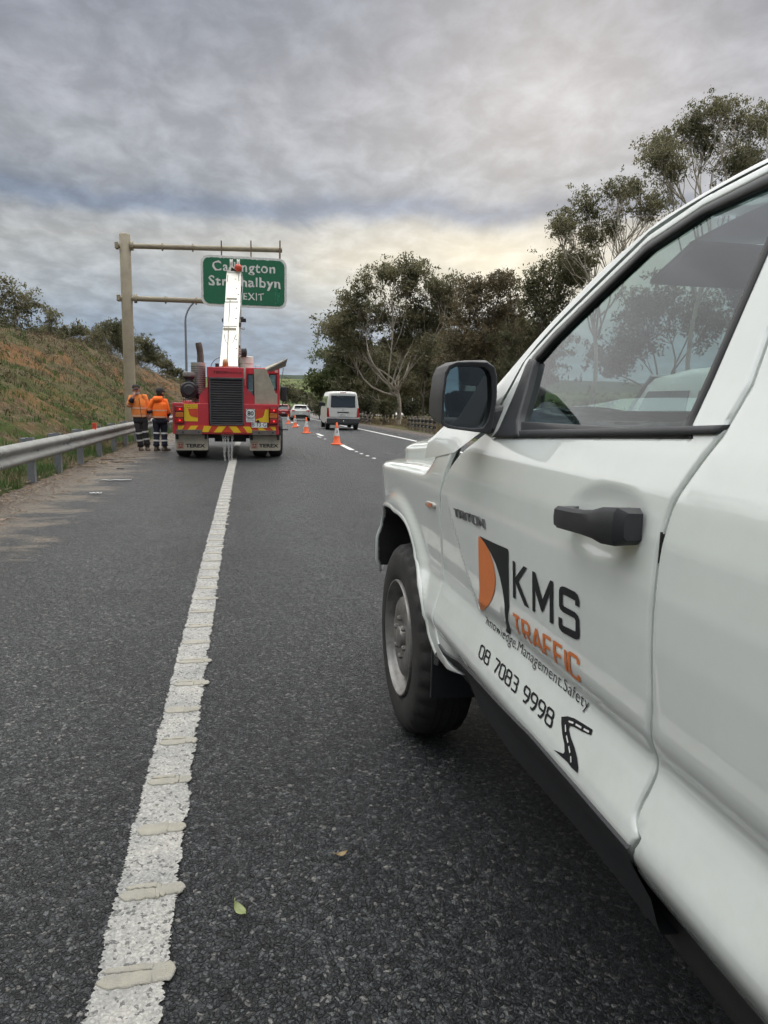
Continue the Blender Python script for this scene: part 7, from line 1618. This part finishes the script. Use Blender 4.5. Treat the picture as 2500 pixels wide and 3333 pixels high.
# ------------------------------------------------------------------ trees and shrubs
def leaf_mat(name, col, var=.35, tr=.25):
    mt, nt, b = new_mat(name); t = N(nt, 'ShaderNodeTexCoord')
    n1 = N(nt, 'ShaderNodeTexNoise', i_Scale=.9, i_Detail=3.0); Lk(nt, t.outputs['Object'], n1.inputs['Vector'])
    n2 = N(nt, 'ShaderNodeTexNoise', i_Scale=9.0, i_Detail=2.0); Lk(nt, t.outputs['Object'], n2.inputs['Vector'])
    c = mixc(nt, 1.0, col, ramp(nt, n1.outputs[0], [(.3, (1-var, 1-var*.9, 1-var)), (.7, (1+var*1.25, 1+var, 1+var*.6))]), 'MULTIPLY'); c = mixc(nt, 1.0, c, ramp(nt, n2.outputs[0], [(.3, .70), (.7, 1.35)]), 'MULTIPLY')
    Lk(nt, c, b.inputs['Base Color']); b.inputs['Roughness'].default_value = .5; b.inputs['Specular IOR Level'].default_value = .35
    tl = N(nt, 'ShaderNodeBsdfTranslucent'); Lk(nt, c, tl.inputs[0]); mx = N(nt, 'ShaderNodeMixShader', i_Fac=tr) if False else N(nt, 'ShaderNodeMixShader'); mx.inputs[0].default_value = tr
    Lk(nt, b.outputs[0], mx.inputs[1]); Lk(nt, tl.outputs[0], mx.inputs[2]); Lk(nt, mx.outputs[0], nt.nodes['Material Output'].inputs[0]); return mt
GUM = leaf_mat('gum_leaves', (.160, .155, .095), tr=.5); GUMD = leaf_mat('dark_tree_leaves', (.125, .125, .075), tr=.5); CASU = leaf_mat('casuarina_needles', (.150, .125, .080), tr=.42); BUSH = leaf_mat('shrub_leaves', (.085, .088, .055), tr=.35); GUMG = leaf_mat('green_gum_leaves', (.110, .135, .055), tr=.42)
BARK = M('pale_gum_bark', (.42, .37, .30), .85, var=.22, vs=1.6, dirt=((.14, .105, .08), 2.2, .6)); BARKK = M('dark_tree_bark', (.085, .070, .055), .9, var=.3, vs=2)
def np_mesh(name, V, Q, mat, parent, smooth=False):
    o_ = np.array(org(parent)); V = V-o_; me = bpy.data.meshes.new(name); n = len(V); k = len(Q); w = Q.shape[1]
    me.vertices.add(n); me.vertices.foreach_set('co', V.astype(np.float32).ravel()); me.loops.add(k*w); me.loops.foreach_set('vertex_index', Q.astype(np.int32).ravel())
    me.polygons.add(k); me.polygons.foreach_set('loop_start', np.arange(0, k*w, w, dtype=np.int32)); me.update(calc_edges=True); me.materials.append(mat)
    ob = bpy.data.objects.new(name, me); COL.objects.link(ob)
    if parent: ob.parent = parent; ORG[ob.name] = org(parent)
    return ob
def leaves(cents, rads, per, size, rng, droop=.5, flat=.75, dens=1.0):
    """leaf-sized rhombs spread through clumps, denser on their upper shells"""
    out = []
    for c, r in zip(cents, rads):
        n = max(12, int(per*r*r*dens)); d = rng.normal(size=(n, 3)); ax = rng.uniform(.55, 1.35, 3)*np.array([1, 1, flat]); nl = np.linalg.norm(d, axis=1)[:, None]; d = d/nl*np.minimum(nl, 2.4)*.50
        # wispy offshoots: part of the leaves hang in small sprays around the clump
        k_ = max(3, n//45); sp_ = rng.normal(size=(k_, 3))*.62; w_ = rng.randint(0, k_, n); m_ = (rng.random(n) < .55)[:, None]
        d = np.where(m_, sp_[w_]+rng.normal(size=(n, 3))*.17, d); p = c+d*r*ax; p[:, 2] -= droop*.3*r*rng.random(n)**2; out.append(p)
    P_ = np.concatenate(out); n = len(P_); a = rng.normal(size=(n, 3)); a[:, 2] -= droop*1.2; a /= np.linalg.norm(a, axis=1)[:, None]
    b_ = np.cross(a, rng.normal(size=(n, 3))); b_ /= np.maximum(np.linalg.norm(b_, axis=1)[:, None], 1e-6); L = size*(.6+.8*rng.random(n))[:, None]; W = L*.40
    V = np.stack([P_-a*L*.5, P_+b_*W*.5, P_+a*L*.5, P_-b_*W*.5], 1).reshape(-1, 3); Q = np.arange(4*n).reshape(n, 4); return V, Q
def limb(mb, a, b_, r0, r1, rng, n=6, wob=.08, sag=0.0, k=7):
    a = np.array(a, float); b_ = np.array(b_, float); L = np.linalg.norm(b_-a); pts = []; o1 = rng.normal(size=3)*wob*L; o2 = rng.normal(size=3)*wob*L
    for i in range(n+1):
        t = i/n; q = a+(b_-a)*t+o1*sin(pi*t)+o2*sin(2*pi*t)*.5; q[2] += sag*sin(pi*t)*L; pts.append(q)
    mb.tube(pts, [r0+(r1-r0)*i/n for i in range(n+1)], k, cap=False); return pts
def tree(name, label, px, D, ells, leaf, bark, group, seed, sub=7, per=150, size=.20, tr=.22, fork=.35, droop=.5, cr=.55, cat='tree', twigs=2, lean=0.0, depth=.8, pal=1.0):
    rng = np.random.RandomState(seed); p = onY(px, 1340, D); bx = float(p[0]); zb = float(ground_z(bx, D)); t_ = thing(name, label, cat, (bx, D, zb), group)
    mp_ = D/2311*1.02
    cl = []; nsub = sub+(2 if D < 120 else 0)
    for (ex, ey, rx, ry) in ells:
        c = onY(ex, ey, D); c[1] += rng.uniform(-1, 1)*depth*1.5
        for _ in range(sub+(2 if D < 120 else 0)):
            d = rng.normal(size=3); d /= np.linalg.norm(d); rr = rng.random()**.4
            q = c+d*rr*np.array([rx*mp_, max(rx, ry)*mp_*depth, ry*mp_]); cl.append((q, c))
    cents = np.array([q for q, _ in cl]); mr = np.mean([min(a[2], a[3]) for a in ells])*mp_
    rads = mr*cr*1.28*(.6+.7*rng.random(len(cl))); tr = tr*.72
    zmin = cents[:, 2].min(); top = cents[:, 2].max(); H_ = top-zb
    base = np.array([bx, D, zb-.15]); ctr = cents.mean(0); fk = base+np.array([(ctr[0]-bx)*.3+lean, (ctr[1]-D)*.3, max(H_*fork, .3)])
    mb = MB(); pts = limb(mb, base, fk, tr, tr*.72, rng, 6, .03); mb.lathe([(0, tr*1.5), (.25, tr*1.12), (.5, tr)], tuple(base+np.array([0, 0, .05])), 'z', 10, cap=False)
    # main limbs go to each mass of the crown, then branch out to the clumps
    for i, (ex, ey, rx, ry) in enumerate(ells):
        sl = [cl[j][0] for j in range(len(cl)) if j//nsub == i]; c = np.mean(sl, 0); c0 = c-np.array([0, 0, ry*mp_*.55]); start = pts[-1] if i % 2 == 0 else pts[-2]
        lp = limb(mb, start, c0, tr*.42, tr*.15, rng, 7, .10)
        for q in sl:
            st_ = lp[rng.randint(4, 8)]; qq = limb(mb, st_, q, tr*.16, tr*.05, rng, 4, .10, k=5)
            for _ in range(twigs):
                e = q+rng.normal(size=3)*mr*.45; limb(mb, qq[rng.randint(2, 5)], e, tr*.055, tr*.02, rng, 3, .1, k=4)
    tk = obj('trunk', mb, bark, t_, smooth=True, fixn=False)
    V, Q = leaves(cents, rads, per, size*1.12, rng, droop, dens=2.5 if D < 120 else 2.0); np_mesh('crown', V, Q, leaf, t_); return t_
G1 = 'gum trees right of the road'
tree('gum_tree', 'broad domed gum tree with tall pale trunk and spreading limbs, beyond the white van', 1297, 60, [(1175, 965, 80, 55), (1250, 915, 80, 50), (1330, 900, 70, 45), (1400, 945, 75, 50), (1450, 1010, 50, 45), (1125, 1060, 50, 50), (1215, 1030, 80, 50), (1320, 1010, 80, 45), (1400, 1070, 70, 45), (1160, 1110, 60, 40), (1300, 1110, 60, 35)], GUM, BARK, G1, 1, 11, 120, .21, .30, .22, cr=.60)
tree('gum_tree', 'low round green gum farthest left of the right hand trees', 1120, 82, [(1055, 1225, 34, 45), (1095, 1180, 50, 48), (1075, 1275, 42, 32), (1140, 1235, 55, 55), (1036, 1245, 20, 24)], GUMG, BARKK, G1, 2, 9, 120, .30, .28, .25, cr=.55)
tree('gum_tree', 'dense dark gum directly behind the roof of the white van', 1200, 74, [(1150, 1130, 55, 50), (1200, 1180, 60, 55), (1240, 1230, 55, 50), (1165, 1240, 60, 45), (1120, 1070, 35, 45)], GUMD, BARK, G1, 3, 8, 120, .30, .24, .3, cr=.65)
tree('gum_tree', 'thin gum with crooked pale limbs and sparse leaves, beside the tall pale trunk', 1378, 55, [(1360, 1160, 45, 40), (1420, 1120, 50, 40), (1450, 1200, 45, 40), (1340, 1240, 35, 30)], GUM, BARKK, G1, 4, 7, 85, .22, .14, .4, cr=.5, twigs=4)
tree('gum_tree', 'twisted leaning gum with bent white trunk left of the tall pale trunk', 1262, 64, [(1230, 1170, 55, 45), (1270, 1210, 50, 40), (1215, 1240, 40, 35)], GUMD, BARK, G1, 5, 6, 90, .25, .20, .35, cr=.5, lean=-.6, twigs=3)
tree('casuarina_tree', 'brown dark casuarina with feathery top, left of the pickup windscreen pillar', 1560, 50, [(1545, 945, 45, 45), (1620, 920, 50, 45), (1560, 1030, 75, 55), (1650, 1010, 70, 55), (1500, 1110, 45, 40), (1590, 1130, 90, 50), (1690, 1100, 70, 50), (1480, 1200, 45, 45), (1560, 1240, 80, 50), (1650, 1230, 80, 50)], CASU, BARKK, G1, 6, 10, 150, .18, .22, .18, cr=.62, droop=.1)
tree('gum_tree', 'dense leafy gum whose crown meets the pickup windscreen pillar', 1760, 46, [(1735, 920, 60, 50), (1800, 880, 65, 45), (1870, 900, 50, 40), (1750, 1000, 75, 55), (1840, 980, 70, 50), (1720, 1100, 80, 55), (1800, 1080, 70, 50), (1680, 1190, 70, 45)], GUMD, BARKK, G1, 7, 10, 150, .17, .24, .25, cr=.6)
tree('gum_tree', 'tall airy gum with open clumps above the pickup windscreen pillar', 1905, 42, [(1870, 700, 50, 35), (1935, 655, 55, 38), (2010, 625, 55, 38), (2080, 600, 45, 32), (2110, 680, 60, 40), (2010, 720, 50, 35), (1925, 760, 45, 32), (1820, 745, 26, 20), (2170, 640, 32, 22), (1880, 850, 50, 32)], GUM, BARK, G1, 8, 13, 120, .15, .22, .45, cr=.78, twigs=3)
tree('gum_tree', 'tallest gum at the upper right corner, high above the pickup roof', 2260, 38, [(2110, 520, 45, 38), (2160, 560, 55, 28), (2190, 455, 55, 45), (2270, 400, 50, 45), (2350, 355, 50, 35), (2430, 420, 60, 55), (2330, 440, 45, 40), (2480, 500, 60, 40), (2370, 540, 50, 30), (2500, 380, 40, 40)], GUM, BARK, G1, 9, 15, 120, .14, .22, .5, cr=.80, twigs=3)
tree('gum_tree', 'gum seen through the tinted side window of the pickup', 2150, 44, [(2080, 1010, 90, 70), (2180, 940, 90, 70), (2250, 1050, 90, 70), (2100, 1120, 100, 60), (2330, 980, 80, 80), (2010, 1160, 70, 50)], GUMD, BARK, G1, 10, 8, 110, .22, .25, .25, cr=.6)
tree('gum_tree', 'gum at the far right, seen only through the rear part of the tinted side window', 2440, 42, [(2400, 900, 90, 80), (2500, 850, 90, 80), (2450, 1020, 100, 80), (2560, 980, 90, 80)], GUMD, BARKK, G1, 11, 8, 110, .22, .25, .25, cr=.6)
for k, (az, yy, hh, lb) in enumerate([(-33.5, 22, 5.2, 'gum on the left bank outside the frame, nearer the camera'), (-41, 17, 4.6, 'small gum on the left bank outside the frame, beside the camera')]):
    pxx = PCX+FPX*tan(radians(az-11.41)); e0 = onY(pxx, 1340, yy); zb_ = float(ground_z(e0[0], yy)); f_ = lambda h_: 1330-(zb_+h_-EYE)/np.hypot(e0[0], yy)*FPX/cos(radians(az-11.41))
    tree('gum_tree', lb, pxx, yy, [(pxx-90, f_(hh*.62), 150, 100), (pxx+110, f_(hh*.70), 150, 100), (pxx, f_(hh*.9), 150, 90), (pxx+20, f_(hh*.4), 190, 90)], GUM, BARK, 'trees on the left bank outside the frame', 120+k, 7, 70, .13, .14, .3, cr=.5, twigs=2)
for k, (px, D, cy_t, nm, lf, lb) in enumerate([(1185, 98, 1180, 'gum_tree', GUMD, 'far dark gum filling the gap behind the van roof and the domed gum'), (1270, 104, 1170, 'gum_tree', GUMD, 'far dark gum behind the bent white trunk'), (1360, 96, 1150, 'gum_tree', GUM, 'far gum seen between the tall pale trunk and the thin crooked gum'),
        (1440, 90, 1120, 'gum_tree', GUMD, 'far dark gum between the thin gum and the brown casuarina'), (1530, 84, 1130, 'gum_tree', GUMD, 'far dark gum low behind the pickup mirror'), (1640, 78, 1060, 'casuarina_tree', CASU, 'brown casuarina behind the windscreen pillar, right of the feathery topped one'), (1740, 70, 1110, 'gum_tree', GUMD, 'far dark gum hidden low behind the windscreen pillar')]):
    tree(nm, lb, px, D, [(px-42, cy_t+30, 45, 42), (px+42, cy_t+25, 45, 42), (px, cy_t-15, 45, 35), (px-28, cy_t+100, 52, 40), (px+38, cy_t+105, 52, 40)], lf, BARKK, G1, 140+k, 6, 75, .36, .22, .25, cr=.7, twigs=1)
# understorey
UB = [(1040, 78, 40, 26, 1318), (1085, 74, 40, 30, 1318), (1140, 70, 45, 32, 1315), (1195, 66, 45, 34, 1315), (1250, 60, 45, 32, 1325), (1330, 62, 45, 30, 1322), (1430, 56, 55, 50, 1300), (1500, 52, 60, 50, 1300), (1580, 50, 60, 55, 1300), (1660, 48, 60, 55, 1300)]
for k, (px, D, rx, ry, ey) in enumerate(UB):
    lb = ['small dark shrub at the left end of the trees, beyond the hatchback', 'dark shrub above the left shoulder of the white van', 'dark shrub behind the left half of the white van roof', 'dark shrub behind the right edge of the white van', 'dark shrub at the foot of the bent white trunk', 'low shrub between the tall pale trunk and the thin gum',
          'shrub beneath the thin crooked gum, left of the pickup mirror', 'shrub just left of the pickup mirror housing', 'shrub directly behind the pickup mirror', 'shrub between the mirror and the windscreen pillar'][k]
    tree('shrub', lb, px, D, [(px-rx*.4, ey, rx*.5, ry*.7), (px+rx*.4, ey-4, rx*.5, ry*.8), (px, ey+12, rx*.6, ry*.5)], BUSH if k % 2 else GUMD, BARKK, 'shrubs under the right hand trees', 30+k, 6, 130, .22, .06, .15, cr=.8, cat='shrub', twigs=1)
# left crest
G2 = 'trees along the crest of the left bank'
def crest_D(px):      # distance at which the ray over this column meets the crest line
    r_ = (px-785)/2311.0*1.0; r2 = ray(px, 1200); return float(-13.4/(r2[0]/r2[1]))
LT = [(40, [(15, 930, 35, 28), (55, 960, 45, 28), (100, 985, 45, 26), (10, 1000, 40, 30), (60, 1020, 50, 28)], GUM, 'sparse gum at the left edge above the bank, brown topped crown', 'gum_tree', 80, .16, 4),
      (150, [(150, 1010, 25, 18), (178, 1030, 18, 18), (135, 1050, 30, 20), (120, 1075, 35, 20)], GUM, 'nearly bare thin gum with twiggy limbs, second from the left edge', 'gum_tree', 55, .16, 6),
      (40, [(20, 1075, 40, 28), (80, 1085, 45, 26)], GUMD, 'dark dense shrub at the left edge on the crest', 'shrub', 150, .16, 1),
      (150, [(140, 1095, 40, 22), (180, 1100, 35, 22)], GUMD, 'dark shrub under the nearly bare gum', 'shrub', 150, .16, 1),
      (225, [(205, 1085, 35, 18), (240, 1080, 35, 20), (225, 1105, 40, 18)], GUMD, 'low spreading tree on the crest, third clump from the left', 'gum_tree', 130, .17, 2),
      (290, [(268, 1078, 35, 18), (305, 1082, 40, 20), (285, 1112, 45, 22)], GUM, 'flat topped tree midway along the crest', 'gum_tree', 120, .18, 2),
      (345, [(340, 1078, 35, 22), (375, 1070, 30, 24), (360, 1110, 38, 26), (330, 1130, 30, 20)], GUMD, 'dark tree on the crest just left of the sign pole', 'gum_tree', 130, .19, 2),
      (405, [(395, 1085, 30, 24), (425, 1110, 38, 22), (410, 1145, 30, 18)], GUM, 'tree on the crest directly behind the sign pole', 'gum_tree', 100, .20, 3),
      (465, [(450, 1110, 30, 18), (480, 1125, 30, 16), (495, 1158, 32, 18), (455, 1165, 34, 18)], GUMD, 'spreading tree on the crest just right of the sign pole', 'gum_tree', 110, .22, 3),
      (520, [(510, 1165, 22, 14), (535, 1185, 26, 14)], GUM, 'small umbrella shaped tree on the crest, second right of the sign pole', 'gum_tree', 110, .24, 2),
      (550, [(545, 1190, 22, 10), (560, 1215, 26, 12)], GUMD, 'small low tree near the right end of the crest', 'gum_tree', 130, .26, 2),
      (580, [(575, 1215, 20, 10), (592, 1228, 22, 10)], GUMD, 'last tiny bush on the crest before the crane exhaust', 'shrub', 140, .26, 1)]
for k, (px, el, lf, lb, nm, per, sz, tw) in enumerate(LT):
    per = per*1.5
    D = min(crest_D(px), 115)
    if nm == 'shrub' and k in (2, 3): D += 0
    tree(nm, lb, px, D, el, lf, BARKK if k % 2 else BARK, G2, 60+k, 7, per, sz, .13 if nm == 'gum_tree' else .05, .25, cr=.72, cat='tree' if nm == 'gum_tree' else 'shrub', twigs=tw)
# scrub on the face of the bank
SB = MB(); rng = np.random.RandomState(77); cs = []; rs = []
for _ in range(230):
    y = 14+rng.random()**1.2*110; u = -5-rng.random()*7.5; x = u+float(cc(y)); z = float(ground_z(x, y)); r = .16+.22*rng.random()+.002*y
    for _k in range(3): cs.append(np.array([x+rng.normal()*r*.7, y+rng.normal()*r*.7, z+r*.5*rng.random()])); rs.append(r)
for _ in range(160):
    y = 50+rng.random()*90; u = -11.3-rng.random()*3.0; x = u+float(cc(y)); z = float(ground_z(x, y)); r = .45+.5*rng.random(); cs.append(np.array([x, y, z+.3])); rs.append(r)
V, Q = leaves(cs, rs, 420, .085, rng, .0, .8)
o = np_mesh('bank_scrub', V, Q, leaf_mat('scrub_leaves', (.095, .080, .045), .5, .15), None); tag(o, 'low brown and green scrub dotted over the face of the left bank', 'scrub', kind='stuff')
# mid distance
MT = [(942, 150, 1285, 26, 22), (958, 165, 1290, 26, 20), (975, 175, 1292, 26, 20), (990, 190, 1300, 18, 14), (925, 140, 1280, 22, 26), (1052, 330, 1290, 14, 14), (1005, 560, 1288, 14, 8), (1035, 640, 1284, 14, 7), (985, 480, 1280, 14, 8), (955, 520, 1272, 16, 8), (1075, 420, 1288, 16, 10), (1100, 150, 1290, 40, 30), (1020, 420, 1296, 8, 6)]
ML = ['dark round tree just right of the crane mirror', 'second dark tree right of the crane mirror', 'third dark tree right of the crane mirror, above the hatchback', 'small dark tree at the right end of the mid distance clump', 'dark tree partly behind the crane mirror', 'lone dark tree in front of the far overpass', 'small far tree left of the overpass', 'small far tree above the overpass deck', 'far paddock tree above the dark clump', 'leftmost far paddock tree above the dark clump', 'tree at the right end of the overpass', 'dark tree behind the left gum, left of the white van', 'tiny tree beside the far freeway climb']
for k, (px, D, ey, rx, ry) in enumerate(MT):
    tree('distant_tree', ML[k], px, D, [(px-rx*.35, ey, rx*.6, ry*.7), (px+rx*.4, ey+2, rx*.55, ry*.6), (px, ey-ry*.35, rx*.5, ry*.5)], GUMD, BARKK, 'trees in the middle distance', 90+k, 6, 30 if D > 250 else 60, .5 if D < 250 else 1.2, .2, .2, cr=.8, twigs=0)
rng = np.random.RandomState(5); cs = []; rs = []
for _ in range(520):
    y = 900+rng.random()*1500; x = -200+rng.random()*1500; 
    if vnoise(x, y, 170, 21) < .52: continue
    cs.append(np.array([x, y, float(ground_z(x, y))+3])); rs.append(5+4*rng.random())
for _ in range(420):
    y = 500+rng.random()*350; x = float(cc(y))-26-rng.random()*130 if rng.random() < .45 else float(cc(y))+36+rng.random()*160; cs.append(np.array([x, y, float(ground_z(x, y))+2.5])); rs.append(3+2.5*rng.random())
for _ in range(400):
    y = 150+rng.random()*250; x = float(cc(y))-17-rng.random()*60 if rng.random() < .5 else float(cc(y))+34+rng.random()*60; cs.append(np.array([x, y, float(ground_z(x, y))+1.5])); rs.append(1.8+1.8*rng.random())
V, Q = leaves(cs, rs, 2.2, 2.4, rng, .0, .8); V2, Q2 = leaves(cs[-400:], rs[-400:], 14, .8, rng, .0, .8)
o = np_mesh('far_woodland', np.concatenate([V, V2]), np.concatenate([Q, Q2+len(V)]), GUMD, None); tag(o, 'scattered dark woodland across the far valley and hills', 'woodland', kind='stuff')
